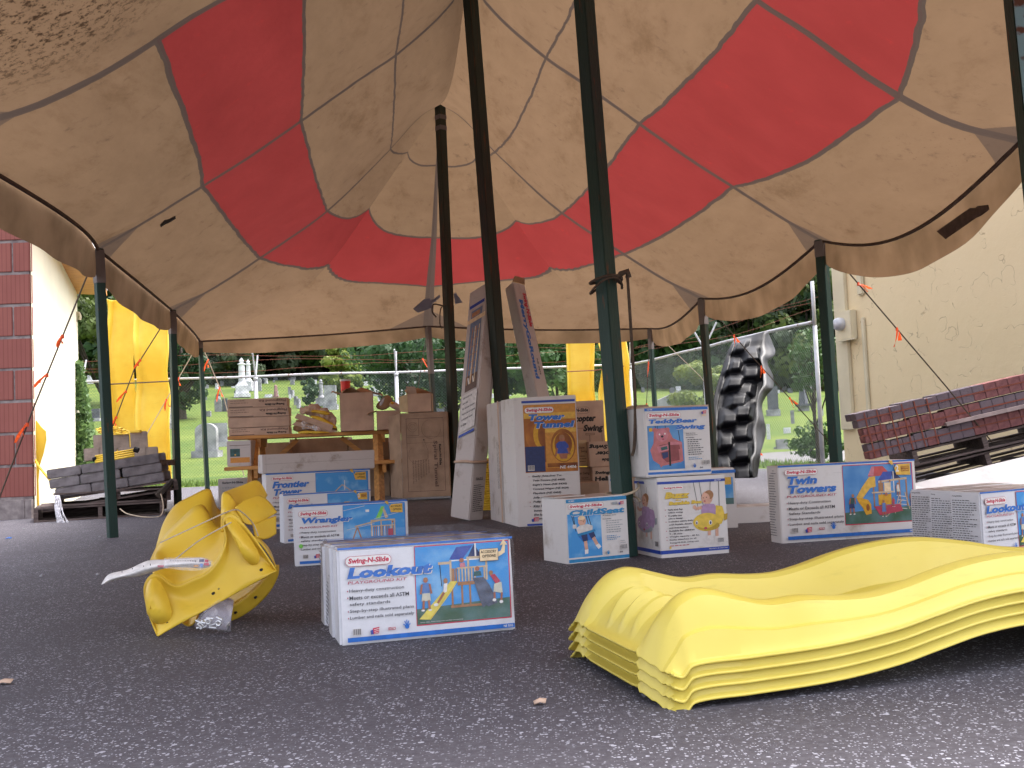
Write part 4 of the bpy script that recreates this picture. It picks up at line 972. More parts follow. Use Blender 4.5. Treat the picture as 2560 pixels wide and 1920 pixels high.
        p.rect(.50, .32, .57, .5, 'p_woodd'); p.rect(.585, .32, .68, .5, 'p_tan'); p.rect(.40, .47, .72, .495, 'p_wood')
        p.rect(.49, .52, .68, .70, 'p_yel')
        p.poly([(.37, .21), (.46, .20), (.46, .38), (.38, .40), (.24, .60), (.17, .55), (.26, .38)], 'p_gold')
        p.poly([(.17, .55), (.26, .57), (.34, .60), (.38, .68), (.38, .84), (.30, .86), (.25, .72), (.20, .64)], 'p_yel'); p.disc(.33, .73, .025, .06, 'p_tund')
        for i in range(4): p.line((.78, .56+i*.07), (.90, .58+i*.07), w_*.4, 'p_lwhite')
        p.line((.8, .5), (.72, .86), w_*.5, 'p_wood'); p.line((.88, .5), (.94, .8), w_*.5, 'p_wood'); p.line((.6, .9), (.85, .62), w_*.4, 'p_wood')
        p.poly([(.42, .72), (.8, .7), (.84, .82), (.5, .88)], 'p_crim')
        p.person(.1, .83, .34, 'p_teal', 'p_navyd', lean=.1); p.person(.56, .90, .28, 'p_shirt', 'p_shirt'); p.person(.98, .76, .28, 'p_crim', 'p_navyd'); p.person(.78, .55, .22, 'p_lwhite', 'p_short'); p.person(.70, .74, .16, 'p_crim', 'p_crim')
        p.disc(.6, .52, .02, .03, 'p_skin')
    p.sub = (0, 0, 1, 1)
def kit_front(W, H, titles, style, bullets=True, split=.43, badge='opts', code='NE 5055', lines=None, pic_bottom=.84, tsize=.125, logo=(.045, .10, .29, .185)):
    p = Print(W, H)
    p.rect(.0, .0, 1, .022, 'p_blue')
    p.rect(split-.004, .035, .978, pic_bottom+.012, 'p_red' if style in ('lookout', 'twin') else 'p_blue')
    p.sub = (split, .045, .972, pic_bottom); playset(p, style)
    p.logo(*logo)
    y = logo[3]+.02
    for t, wd in titles: p.title(t, logo[0]+.002, y, logo[0]+wd, y+tsize); y += tsize*1.1
    p.text('PLAYGROUND KIT', logo[0]+.005, y+.01, logo[0]+.33*(split/.43), y+.04, 'p_crim', .01, .25); y += .09
    if bullets:
        for i, ln in enumerate(lines):
            ind = .012 if ln[0] != '*' else 0
            if ln[0] != '*': p.disc(logo[0]+.003, y+.018, .0035, .008, 'p_crim', 6)
            p.text(ln.lstrip('*'), logo[0]+.012, y, logo[0]+.012+min(split-.075, .0132*len(ln)), y+.040, 'p_ink', .012); y += .068
    b = pic_bottom-.0; yb = .82 if style == 'lookout' else .80
    p.barcode(.07, yb, .115, yb+.07); p.flag(.165, yb, .215, yb+.07); p.rect(.265, yb+.015, .305, yb+.042, 'p_crim'); p.text('ASTM', .268, yb+.019, .302, yb+.038, 'p_white', .02); p.hand(.345, yb-.05, .395, yb+.055)
    p.rect(.04, .905, .99, .95, 'p_blue'); p.text(code, .925, .915, .98, .94, 'p_lwhite', .02)
    bx = .80
    if badge == 'opts':
        p.poly([(bx+.10, .155), (bx+.125, .14), (bx+.138, .075), (bx+.12, .085), (bx+.142, .02), (bx+.165, .08), (bx+.152, .08), (bx+.148, .16), (bx+.11, .20)], 'p_tan')
        p.rect(bx, .11, bx+.108, .235, 'p_tan'); p.frame(bx, .11, bx+.108, .235, .0012, 'p_line')
        p.text('ACCESSORY', bx+.006, .125, bx+.1, .155, 'p_black', .02); p.text('OPTIONS', bx+.014, .17, bx+.094, .20, 'p_black', .02)
    else:
        p.poly([(bx, .02), (bx+.02, .06), (bx+.03, .05), (bx+.05, .19), (bx+.155, .20), (bx+.155, .05), (bx+.055, .055), (bx+.04, .1), (bx+.025, .0), (bx+.0, .0)], 'p_gold')
        if badge == 'two':
            p.text('2', bx+.045, .065, bx+.07, .15, 'p_white', .03); p.rect(bx+.085, .08, bx+.145, .15, 'p_tund'); p.text('TOWER', bx+.088, .085, bx+.142, .11, 'p_gold', .02); p.text('OPTIONS', bx+.088, .12, bx+.142, .145, 'p_gold', .02)
        else:
            p.text('ACCESSORY', bx+.05, .075, bx+.15, .11, 'p_black', .02); p.text('OPTIONS', bx+.07, .13, bx+.145, .165, 'p_black', .02)
    return p
STD = ['Heavy-duty construction', 'Meets or exceeds all ASTM', '*safety standards', 'Step-by-step illustrated plans', 'Lumber and nails sold separately']
def carton_body(W, D, H, m, parent, name='body', bevel=.005, warp=.004, seed=1):
    random.seed(seed); b = bmesh.new(); bmesh.ops.create_cube(b, size=1)
    bmesh.ops.scale(b, vec=(W, D, H), verts=b.verts); bmesh.ops.translate(b, vec=(W/2, D/2, H/2), verts=b.verts)
    for v in b.verts:
        if v.co.z > H*.5: v.co += Vector((random.uniform(-warp, warp), random.uniform(-warp*.2, warp), random.uniform(-warp, 0)))
    bmesh.ops.bevel(b, geom=b.edges[:], offset=bevel, segments=2, affect='EDGES')
    me = bpy.data.meshes.new(name); b.to_mesh(me); b.free(); me.materials.append(M[m]); o = bpy.data.objects.new(name, me); return link(o, parent)
def carton(label, BL, BR, H, D, z0=0, m='wboard', W=None, group=None, name='carton', seed=1, Y=None, bevel=.004, warp=.004, rz=None, cat='box'):
    a = gz(*BL, z0) if Y is None else at(*BL, Y); b = (gz(*BR, z0) if Y is None else at(*BR, Y if not isinstance(rz, tuple) else rz[0]))
    if Y is not None: a.z = b.z = z0
    if H > 5: pass
    d_ = b-a; d_.z = 0; w_ = W or d_.length; ang = math.atan2(d_.y, d_.x)
    t = empty(name, a, ang, label, cat, group); carton_body(w_, D, H, m, t, seed=seed, bevel=bevel, warp=warp); return t, w_
def at_root(t, x, y, z): return t.matrix_basis @ Vector((x, y, z))

# --- stack of shrink-wrapped kit boxes in front
t, w_ = carton('shrink wrapped white swing tower box facing the camera, frontmost in its wrapped stack', (851, 1620), (1290, 1578), .282, .13, m='wboard_wrap', name='kit_box', seed=3, bevel=.007)
kit_front(w_, .282, [('Lookout', .47)], 'lookout', lines=STD, tsize=.115).obj('printed_front', t)
p = Print(w_, .13); p.rect(0, .0, 1, .16, 'p_blue'); p.rect(.0, .45, 1, .52, 'p_blue'); p.obj('printed_top', t, 'top', .13).location.z = .282
base_t = t
for i, lb in enumerate(('second shrink wrapped white box behind the frontmost swing tower box', 'third shrink wrapped white box in the front wrapped stack', 'rearmost shrink wrapped white box in the front wrapped stack')):
    o = empty('kit_box', at_root(base_t, -.006+.012*(i % 2), .133+i*.115, 0), base_t.rotation_euler.z+.006*(i-1), lb, 'box', 'wrapped boxes in the front stack')
    carton_body(w_-.02*i, .11, .282-.006*i, 'wboard_wrap', o, seed=7+i, bevel=.007, warp=.008)
    p = Print(w_-.02*i, .11); p.rect(0, .15, .97, .30, 'p_blue'); p.obj('printed_top', o, 'top', .11).location.z = .282-.006*i
    p = Print(.11, .27); p.small(.12, .12, .9, 18, .045, 'p_ink', .3, i); p.obj('printed_side', o, 'left', .11)
base_t['group'] = 'wrapped boxes in the front stack'
o = empty('stretch_wrap', base_t.location, base_t.rotation_euler.z, 'clear stretch wrap round the front stack of white boxes', 'stretch wrap')
random.seed(5); mb = MB(); rows = []; hw = .288
for j in range(7):
    r_ = []
    for i in range(40):
        s = i/40*4; k_ = int(s); f_ = s-k_; c = [(-.006, -.006), (w_+.001, -.006), (w_-.04, .47), (-.004, .49)]
        a, b = c[k_], c[(k_+1) % 4]; bul = .004*math.sin(j*2.1+i*1.7); x, y = lerp(a[0], b[0], f_), lerp(a[1], b[1], f_); r_.append((x+(bul if k_ in (1, 3) else 0), y-abs(bul)*.6*(k_ == 0), .006+hw*j/6))
    rows.append(r_)
mb.grid(rows, close=True); mb.build('film', M['film_thin'], o, smooth=True)

# --- second stack position, right
t, w_ = carton('white playset box with blue title, standing before the white carton behind the front stack', (738, 1419), (1018, 1400), .30, .13, m='wboard_wrap', name='kit_box', seed=4, W=.56, bevel=.006)
t['label'] = 'white playset box with green sticker, foremost of the three behind the front wrapped stack'
p = kit_front(w_, .30, [('Wrangler', .45)], 'wrangler', lines=STD, badge='gold', split=.43, tsize=.12); p.disc(.055, .66, .018, .034, 'p_green'); p.obj('printed_front', t)
p = Print(w_, .13); p.rect(0, .45, 1, 1, 'p_blue'); p.obj('printed_top', t, 'top', .13).location.z = .30
t, w_ = carton('white playset box mostly hidden, middle of the three behind the front wrapped stack', (711, 1361), (938, 1343), .305, .13, m='wboard_wrap', name='kit_box', seed=5, W=.56, bevel=.006)
p = kit_front(w_, .305, [('Mustang', .47)], 'mustang', lines=STD, badge='two', split=.5, tsize=.12); p.obj('printed_front', t)
t, w_ = carton('white playset box with timber frame picture under the worn white plank carton', (668, 1326), (948, 1306), .415, .16, name='kit_box', seed=6, W=.79)
p = kit_front(w_, .415, [('Frontier', .34), ('Tower', .27)], 'frontier', lines=STD, badge='gold', split=.47, tsize=.12, logo=(.055, .07, .25, .13)); p.obj('printed_front', t)
o = empty('plank_carton', at_root(t, -.02, .0, .416), t.rotation_euler.z+.01, 'long scuffed white carton lying on the timber frame playset box', 'box'); carton_body(.85, .2, .142, 'wboard_old', o, seed=9)
p = Print(.85, .142); p.line((.02, .52), (.98, .48), .0012, 'p_line'); p.line((.03, .1), (.03, .95), .001, 'p_line'); p.obj('printed_front', o)

# --- twin tower box, right
t, w_ = carton('wide white box picturing two roofed towers and a yellow tube slide', (1955, 1361), (2298, 1338), .39, .12, name='kit_box', seed=10)
TT = ['Heavy-duty Construction', 'Meets or Exceeds all ASTM', '*Safety Standards', 'Step-by-step illustrated plans', 'Lumber and nails sold separately']
p = kit_front(w_, .39, [('Twin', .22), ('Towers', .355)], 'twin', lines=TT, badge='two', split=.465, tsize=.105, logo=(.045, .06, .275, .125), pic_bottom=.80, code='NE 4408')
p.obj('printed_front', t)
p = Print(.12, .39); p.small(.15, .06, .85, 26, .033, 'p_ink', .3, 3); p.obj('printed_side', t, 'left', .12)
# --- second stack of the same kit at the right edge
dst = gz(2449, 1231, .28); far = gz(2292, 1220, .28); rdir = (gz(2560, 1221, .28)-dst); ang = math.atan2(rdir.y, rdir.x)
nb = Vector((-math.sin(ang), math.cos(ang), 0)); dn = (far-dst).length/3.05
for i, lb in enumerate(('white swing tower box at the right edge, nearest of its row of three', 'middle white box in the row of three at the right edge', 'farthest white box in the row of three at the right edge')):
    q = dst.lerp(far, i/3.0); q.z = 0
    sk = math.atan2((far-dst).y, (far-dst).x)
    o = empty('kit_box', q, ang, lb, 'box', 'row of three white boxes at the right edge'); carton_body(.52, dn*.93, .28, 'wboard_wrap', o, seed=20+i, bevel=.006)
    p = Print(dn*.93, .28); p.text('Swing-N-Slide', .1, .05, .42, .075, 'p_ink', .02); p.small(.1, .12, .92, 24, .034, 'p_ink', .3, i+4); p.obj('printed_side', o, 'left', dn*.93)
    if i == 0: kit_front(.52, .28, [('Lookout', .47)], 'lookout', lines=STD, tsize=.115).obj('printed_front', o)

# --- tunnel boxes
nc = gz(1298, 1319); rc = gz(1456, 1312); lc = gz(1228, 1300); hh = .865
ang = math.atan2((rc-nc).y, (rc-nc).x); dv = (lc-nc); D_ = dv.length
t = empty('tunnel_box', nc, ang, 'tall white box with orange tunnel picture, blue title and a child inside', 'box'); ww = (rc-nc).length
def skew_body(ww, d0, d1, hh, off_, m, parent, seed):
    random.seed(seed); mb = MB(); vs = []
    for z in (0, hh):
        for (x, s) in ((0, d0), (ww, d0), (ww, d1), (0, d1)):
            vs.append(Vector((x, 0, z))+off_*s+Vector((random.uniform(-.004, .004), 0, random.uniform(-.003, .003) if z else 0)))
    mb.add(vs, [(0, 3, 2, 1), (4, 5, 6, 7), (0, 1, 5, 4), (1, 2, 6, 5), (2, 3, 7, 6), (3, 0, 4, 7)]); return mb.build('body', M[m], parent, bevel=.005)
ol = Matrix.Rotation(-ang, 3, 'Z') @ dv
skew_body(ww, 0, .48, hh, ol, 'wboard', t, 3)
p = Print(ww, hh); p.rect(.12, .03, .97, .048, 'p_royal'); p.rect(.14, .062, .975, .585, 'p_tun')
p.sub = (.145, .065, .97, .58)
p.rect(0, 0, 1, .22, 'p_gold'); p.rect(0, 0, 1, .12, 'p_orange'); p.rect(0, .2, .40, .86, 'p_tund'); p.disc(.22, .45, .2, .24, 'p_tun'); p.disc(.3, .45, .13, .2, 'p_yel'); p.disc(.36, .45, .1, .18, 'p_tund')
p.rect(0, .62, .38, 1, 'p_navyd'); p.rect(.40, .38, 1, .95, 'p_orange'); p.rect(.40, .36, 1, .42, 'p_gold'); p.disc(.74, .62, .24, .25, 'p_tund', 24); p.disc(.74, .64, .21, .22, 'p_yel', 24); p.disc(.74, .6, .17, .18, 'p_tund', 20)
p.disc(.72, .52, .055, .05, 'p_skin'); p.disc(.72, .49, .05, .03, 'p_woodd'); p.poly([(.6, .6), (.66, .56), (.78, .56), (.84, .62), (.84, .74), (.62, .74)], 'p_navy'); p.line((.62, .66), (.58, .78), .012, 'p_skin'); p.line((.82, .66), (.86, .76), .012, 'p_skin'); p.poly([(.64, .74), (.82, .74), (.8, .82), (.68, .82)], 'p_skin')
p.rect(.42, .88, 1, .94, 'p_tund'); p.barcode(.04, .90, .17, .98); p.text('NE 4406', .66, .92, .97, .965, 'p_white', .02, .1); p.sub = (0, 0, 1, 1)
p.logo(.17, .085, .62, .125); p.title('Tower', .2, .135, .78, .185, 'p_navy' if False else 'p_blue', 'p_lwhite'); p.title('Tunnel', .28, .195, .92, .245)
yy = .605
for i, ln in enumerate(['Easily Attaches To:', 'Twin Towers (NE 4408)', "Eagle's Nest (NE 4430)", 'Covered Wagon (NE 4429)', 'Playdeck (NE 4403)', 'Jolly Roger (NE 4425)', 'Fully Illustrated Instructions', 'Kits Include the', 'tunnel and all of', 'the hardware for', 'assembly']):
    if i in (0, 6, 7): p.disc(.19, yy+.01, .006, .004, 'p_crim', 6)
    p.text(ln, .24, yy, .24+.0245*len(ln), yy+.019, 'p_ink', .025, .2); yy += .0325
p.flag(.2, .925, .32, .96); p.rect(.13, .975, .96, .99, 'p_royal'); p.obj('printed_front', t)
o = empty('tunnel_box', Vector(nc)+dv*.5, ang, 'tall plain white box stacked behind the orange tunnel picture box', 'box'); skew_body(ww, 0, .5, hh-.006, ol, 'wboard_old', o, 4)
# print on the long left side
sd_ang = math.atan2(-dv.y, -dv.x)
sp_ = empty('x', (0, 0, 0)); bpy.data.objects.remove(sp_)
p = Print(D_*.5, hh); p.text('THIS PACKAGE CONTAINS ONLY ONE', .30, .3, .36, .7, 'p_ink', .01) if False else None
mbx = MB()
vs, fs = text_shape('COMPACT UNIT CONTAINS ALL HARDWARE FOR TUNNEL', .01); vs2, fs2 = text_shape('DO NOT USE KNIFE TO OPEN THIS CARTON', .01)
for k_, (vv, ff) in enumerate(((vs, fs), (vs2, fs2))):
    pts = []
    for a, b in vv:
        s_ = lerp(.62, .655, b)+.055*(1-k_)*-1; z_ = lerp(.66, .28, a)*hh; q = ol*(s_-.5)*1.0; pts.append(q+Vector((-.0035, -.0015, z_)))
    mbx.add(pts, ff, M['p_ink'])
mbx.build('printed_side', parent=o)
mb = MB(); q = ol*.02
mb.add([q+Vector((-.004, -.001, 0)), ol*.07+Vector((-.004, -.001, 0)), ol*.07+Vector((-.004, -.001, hh)), q+Vector((-.004, -.001, hh))], [(0, 1, 2, 3)], M['kraft']); mb.build('packing_tape', parent=o)

# --- seat boxes
t, w_ = carton('white box picturing a child in a blue swing seat, left of the thick centre pole', (1420, 1413), (1575, 1397), .30, .235, name='seat_box', seed=30)
p = Print(w_, .30); p.rect(.01, .02, .985, .075, 'p_cyan'); p.rect(.02, .925, .99, .975, 'p_cyan'); p.text('NE 4481', .05, .035, .14, .06, 'p_lwhite', .02)
p.rect(.02, .245, .555, .90, 'p_sky'); p.sub = (.02, .245, .555, .90)
for a in ((.12, 0, .24, .40), (.18, 0, .22, .32), (.54, 0, .64, .35), (.6, 0, .72, .36)): p.line(a[:2], a[2:], .0035, 'p_black')
p.rect(.15, .24, .26, .33, 'p_lwhite'); p.disc(.43, .17, .12, .115, 'p_skinl'); p.disc(.42, .1, .11, .05, 'p_tan'); p.disc(.47, .19, .02, .015, 'p_woodd', 6); p.disc(.4, .16, .012, .01, 'p_black', 6); p.disc(.49, .155, .012, .01, 'p_black', 6)
p.poly([(.25, .33), (.35, .27), (.6, .25), (.74, .3), (.72, .42), (.3, .47)], 'p_lwhite'); p.poly([(.27, .46), (.8, .38), (.82, .43), (.3, .52)], 'p_cyan'); p.poly([(.3, .52), (.78, .44), (.7, .62), (.42, .64)], 'p_blue')
p.poly([(.38, .5), (.56, .48), (.58, .63), (.44, .66)], 'p_navyd'); p.poly([(.60, .47), (.76, .44), (.82, .56), (.68, .60)], 'p_navyd')
p.line((.5, .64), (.53, .86), .017, 'p_skinl'); p.line((.74, .57), (.86, .76), .017, 'p_skinl'); p.poly([(.47, .84), (.58, .83), (.57, .93), (.47, .94)], 'p_white'); p.poly([(.80, .76), (.9, .72), (.97, .8), (.88, .85)], 'p_white'); p.sub = (0, 0, 1, 1)
p.logo(.04, .10, .60, .165); p.title('ChildSeat', .04, .185, .93, .275, 'p_cyan')
p.text('Step-by-step', .58, .27, .74, .285, 'p_ink', .03); p.text('illustrated plans', .58, .295, .80, .31, 'p_ink', .03); p.text('Kit Includes:', .58, .345, .72, .36, 'p_ink', .03); p.small(.63, .38, .90, 6, .034, 'p_grey', .35, 2); p.small(.63, .61, .86, 3, .028, 'p_cyan', .35, 3)
p.flag(.84, .095, .93, .15); p.rect(.74, .10, .82, .14, 'p_grey'); p.barcode(.85, .76, .95, .84); p.small(.84, .70, .95, 2, .03, 'p_grey', .3); p.hand(.60, .83, .67, .9, 'p_cyan'); p.text('50', .82, .86, .87, .885, 'p_ink', .03); p.obj('printed_front', t)
mb = MB(); mb.box((-.004, .1, .299), (w_*.5, .235, .304)); mb.build('lid_flap', M['wboard_old'], t, bevel=.001)

t, w_ = carton('square white box picturing a baby in a yellow bee swing, under the bear seat box', (1653, 1398), (1824, 1384), .375, .26, name='seat_box', seed=31)
def bee(p, side=False):
    c1_, c2_ = ('p_bee', 'p_beed') if not side else ('p_lilac', 'p_grey')
    for a in ((.28, 0, .40, .48), (.10, 0, .22, .42), (.62, 0, .55, .45), (.88, 0, .86, .40)): p.line(a[:2], a[2:], .0022, 'p_black')
    p.disc(.5, .24, .17, .10, 'p_skinl'); p.disc(.56, .2, .14, .07, 'p_woodd'); p.disc(.45, .25, .13, .08, 'p_skinl'); p.disc(.38, .24, .014, .01, 'p_black', 6); p.disc(.48, .235, .014, .01, 'p_black', 6); p.disc(.42, .29, .03, .012, 'p_crim', 6)
    p.poly([(.3, .36), (.45, .33), (.7, .34), (.85, .46), (.85, .56), (.3, .56)], 'p_lilac'); p.line((.32, .38), (.12, .40), .014, 'p_skinl'); p.disc(.1, .37, .05, .03, 'p_skinl')
    p.line((.52, .68), (.5, .82), .016, 'p_skinl'); p.line((.75, .68), (.74, .84), .016, 'p_skinl'); p.poly([(.42, .80), (.56, .80), (.55, .92), (.4, .92)], 'p_lwhite'); p.poly([(.66, .82), (.82, .82), (.8, .95), (.64, .95)], 'p_lwhite')
    p.poly([(.75, .36), (.95, .38), (1.02, .52), (.9, .64), (.7, .66)], c1_); p.disc(.45, .6, .42, .135, c1_, 24); p.disc(.5, .66, .34, .07, c2_, 20); p.disc(.42, .58, .36, .11, c1_, 24)
    p.disc(.14, .60, .04, .03, 'p_white', 10); p.disc(.56, .61, .05, .035, 'p_white', 10); p.disc(.14, .605, .022, .02, 'p_navyd', 8); p.disc(.56, .615, .028, .024, 'p_navyd', 8); p.disc(.4, .69, .05, .018, 'p_crim', 8)
    p.poly([(.98, .5), (1.1, .49), (1.08, .58), (.98, .6)], c2_)
p = Print(w_, .375); p.rect(.0, .058, .99, .09, 'p_royal'); p.rect(.0, .90, 1, .945, 'p_royal'); p.text('NE 4587', .83, .066, .93, .083, 'p_lwhite', .02); p.text('Assembled in the United States', .70, .91, .98, .925, 'p_lwhite', .01)
p.sub = (.47, .085, .95, .92); bee(p); p.sub = (0, 0, 1, 1)
p.logo(.07, .125, .36, .155, bgm='p_white', edge='p_white'); p.title('Buzz', .09, .19, .43, .27, 'p_bee', 'p_beed'); p.title('the', .24, .28, .32, .30, 'p_bee', 'p_beed'); p.title('Bumble Bee', .14, .305, .62, .35, 'p_bee', 'p_beed')
yy = .395
for ln in ['Safe and fun', '*infant swing', 'Durable one', '*piece design', 'Includes safety belt', '*with buckle, decals', '*and instructions', 'Suitable for children', '*9 - 36 mos.', 'Weight capacity - 45 lbs.', 'Easily attaches to all', '*Swing-N-Slide swing sets']:
    if ln[0] != '*': p.disc(.09, yy+.011, .007, .006, 'p_crim', 6)
    p.text(ln.lstrip('*'), .13, yy, .13+.0175*len(ln.lstrip('*')), yy+.022, 'p_ink', .02); yy += .037
p.small(.13, yy+.005, .55, 1, .02, 'p_crim', .4); p.disc(.135, yy+.03, .016, .014, 'p_bee', 8); p.barcode(.83, .79, .915, .855); p.obj('printed_front', t)
p = Print(.26, .375); p.rect(0, .058, 1, .09, 'p_royal'); p.rect(0, .90, 1, .945, 'p_royal'); p.sub = (.05, .1, .85, .92); bee(p, True); p.sub = (0, 0, 1, 1); p.barcode(.80, .79, .93, .86); p.obj('printed_side', t, 'left', .26)
t2 = t; w2 = w_
t = empty('seat_box', at_root(t2, -.045, .012, .376), t2.rotation_euler.z+.0, 'white box picturing a pink bear swing seat, stacked on another swing box', 'box'); w_ = .335; hb = .325; carton_body(w_, .27, hb, 'wboard', t, seed=33)
p = Print(w_, hb); p.rect(.01, .02, .985, .06, 'p_blue'); p.rect(.02, .93, .985, .965, 'p_blue'); p.text('NE 4480', .05, .03, .13, .05, 'p_lwhite', .02)
p.rect(.04, .27, .585, .90, 'p_skyd'); p.sub = (.04, .27, .585, .90)
for a in ((.22, 0, .27, .35), (.28, 0, .28, .3), (.5, 0, .5, .12), (.86, .12, .90, .40)): p.line(a[:2], a[2:], .003, 'p_black')
p.poly([(.18, .1), (.25, .07), (.5, .06), (.58, .08), (.7, .3), (.95, .4), (.95, .75), (.85, .85), (.35, .92), (.12, .78), (.05, .55), (.15, .4)], 'p_bear'); p.disc(.2, .1, .06, .05, 'p_bear'); p.disc(.56, .1, .06, .05, 'p_bear')
p.disc(.4, .22, .17, .15, 'p_pink'); p.disc(.33, .2, .022, .022, 'p_white', 8); p.disc(.48, .19, .022, .022, 'p_white', 8); p.disc(.4, .25, .04, .028, 'p_black', 8); p.disc(.42, .31, .03, .02, 'p_crim', 8)
p.poly([(.3, .45), (.85, .37), (.9, .6), (.86, .8), (.5, .84), (.32, .7)], 'p_beard'); p.poly([(.24, .48), (.55, .43), (.60, .56), (.28, .62)], 'p_pink'); p.poly([(.34, .5), (.52, .47), (.54, .54), (.36, .57)], 'p_teal'); p.poly([(.6, .38), (.92, .38), (.95, .45), (.6, .45)], 'p_pink')
p.poly([(.36, .62), (.54, .6), (.54, .72), (.4, .76)], 'p_navyd'); p.rect(.56, .38, .61, .92, 'p_black'); p.poly([(.25, .63), (.34, .62), (.40, .9), (.32, .95), (.26, .8)], 'p_bear'); p.poly([(.84, .56), (.95, .54), (.96, .82), (.86, .86)], 'p_bear'); p.rect(.04, .05, .13, .13, 'p_yel'); p.sub = (0, 0, 1, 1)
p.logo(.05, .09, .55, .16); p.title('TeddyBear', .045, .18, .79, .26, 'p_blue'); p.title('Swing', .46, .27, .91, .35, 'p_blue')
p.text('Step-by-step', .62, .39, .77, .405, 'p_ink', .03); p.text('illustrated plans', .62, .415, .80, .43, 'p_ink', .03); p.text('Kit Includes:', .62, .45, .75, .465, 'p_ink', .03); p.small(.64, .485, .92, 8, .03, 'p_ink', .35, 5); p.small(.64, .74, .86, 2, .025, 'p_cyan', .35, 3)
p.flag(.87, .075, .95, .125); p.rect(.88, .135, .94, .155, 'p_tan'); p.barcode(.86, .79, .96, .86); p.hand(.69, .83, .76, .9); p.text('50', .80, .885, .85, .905, 'p_ink', .03); p.obj('printed_front', t)
mb = MB(); mb.box((.0, .0, hb-.004), (w_, .27, hb+.002)); mb.build('lid', M['kraft'], t)
t, _ = carton('small white box with blue sky picture peeking out right of the bee swing box', (1806, 1300), (1846, 1298), .36, .25, name='kit_box', seed=34, W=.2)
t.location = at(1806, 1252, 6.2); t.location.z = 0; hq = at(1830, 1168, 6.2).z
for c in list(t.children): bpy.data.objects.remove(c)
t.location.x -= .1; carton_body(.19, .2, hq, 'wboard', t, seed=3); p = Print(.19, hq); p.rect(0, .04, 1, .09, 'p_blue'); p.rect(.35, .16, .9, .6, 'p_sky'); p.rect(.35, .5, .9, .6, 'p_lawn'); p.rect(.55, .16, .85, .28, 'p_gold'); p.obj('printed_front', t)
# ================================================================== LEANING BOXES
def slant_box(label, bl, bm, br, tl, tm, tr, Yb, Yt, m='wboard_old', dback=.16, name='long_box'):
    """two visible faces: left face bl-bm / tl-tm, right face bm-br / tm-tr"""
    Bm = at(*bm, Yb); Bl = at(*bl, Yb+.12); Br = at(*br, Yb+.10); Tm = at(*tm, Yt); Tl = at(*tl, Yt+.12); Tr = at(*tr, Yt+.10)
    base = Vector((Bm.x, Bm.y, 0)); t = empty(name, base, 0, label, 'box')
    Bb = Bl+(Br-Bm); Tb = Tl+(Tr-Tm); mb = MB(); mb.add([q-base for q in (Bl, Bm, Br, Bb, Tl, Tm, Tr, Tb)], [(0, 3, 2, 1), (4, 5, 6, 7), (0, 1, 5, 4), (1, 2, 6, 5), (2, 3, 7, 6), (3, 0, 4, 7)])
    mb.build('body', M[m], t, bevel=.006)
    return t, base, (Bl, Bm, Br, Tl, Tm, Tr)
def face_print(p, name, parent, base, O_, Ux, Uy, Wd, Hd):
    """map a Print onto the quad spanned from top-left O_ along Ux (right) and Uy (down)"""
    n_ = Uy.cross(Ux).normalized(); n_ = n_ if n_.dot(CO-O_) > 0 else -n_
    p.mb.v = [tuple(O_+Ux*(x/Wd)+Uy*((Hd-z)/Hd)+n_*(-y*1.3+.001)-base) for x, y, z in p.mb.v]
    return p.mb.build(name, parent=parent)
t, base, (Bl, Bm, Br, Tl, Tm, Tr) = slant_box('tall scuffed white box with a faded ladder picture leaning on the middle pole', (1125, 1291), (1172, 1301), (1207, 1304), (1174, 733), (1220, 704), (1253, 706), 7.72, 8.02)
p = Print(.2, 1.8); p.rect(.1, .07, .9, .085, 'p_royal'); p.rect(.22, .10, .82, .47, 'p_faded'); p.rect(.22, .40, .82, .47, 'p_line'); p.rect(.26, .11, .7, .13, 'p_fadeo'); p.rect(.04, .135, 1.0, .155, 'kraft' if False else 'p_tan')
for x in (.38, .6): p.line((x, .18), (x-.1, .44), .008, 'p_fadeo'); p.line((x+.14, .18), (x+.08, .44), .009, 'p_tan')
for i in range(6): p.line((.36-i*.01, .2+i*.035), (.72, .2+i*.035), .004, 'p_fadeo')
p.line((.35, .41), (.42, .44), .01, 'p_white'); p.line((.6, .41), (.66, .44), .01, 'p_white'); p.rect(.12, .48, .92, .645, 'p_lwhite'); p.rect(.1, .655, .92, .667, 'p_royal')
for i, ln in enumerate(['Easily mounts to any', 'playset deck', 'Fully illustrated directions', 'Wood and nails sold separately', 'and all assembly required', 'For all kits']): p.text(ln, .18, .49+i*.024, .18+.024*len(ln), .502+i*.024, 'p_ink', .02)
face_print(p, 'printed_side', t, base, Tl, Tm-Tl, Bl-Tl, .2, 1.8)
p = Print(.14, 1.8); p.line((.8, .03), (.85, .6), .004, 'p_line'); p.small(.15, .86, .9, 14, .008, 'p_ink', .4, 3); p.text('FRAGILE', .2, .83, .7, .842, 'p_ink', .02)
face_print(p, 'printed_side', t, base, Tm, Tr-Tm, Bm-Tm, .14, 1.8)
mb = MB(); c1_ = Bl.lerp(Tl, .235)-base; c2_ = Bm.lerp(Tm, .235)-base; mb.tube(spline([c1_, (c1_+c2_)/2+Vector((0, -.02, .005)), c2_+Vector((0, -.02, 0)), Br.lerp(Tr, .24)-base+Vector((0, -.01, 0))], 4), .011, 6); mb.build('strap', M['kraft'], t, smooth=True)
t, base, (Bl, Bm, Br, Tl, Tm, Tr) = slant_box('slim white box with blue lettering leaning left against the middle pole', (1376, 1285), (1408, 1288), (1440, 1283), (1262, 722), (1281, 704), (1312, 712), 7.95, 8.1)
p = Print(.14, 1.8); p.mb = MB()
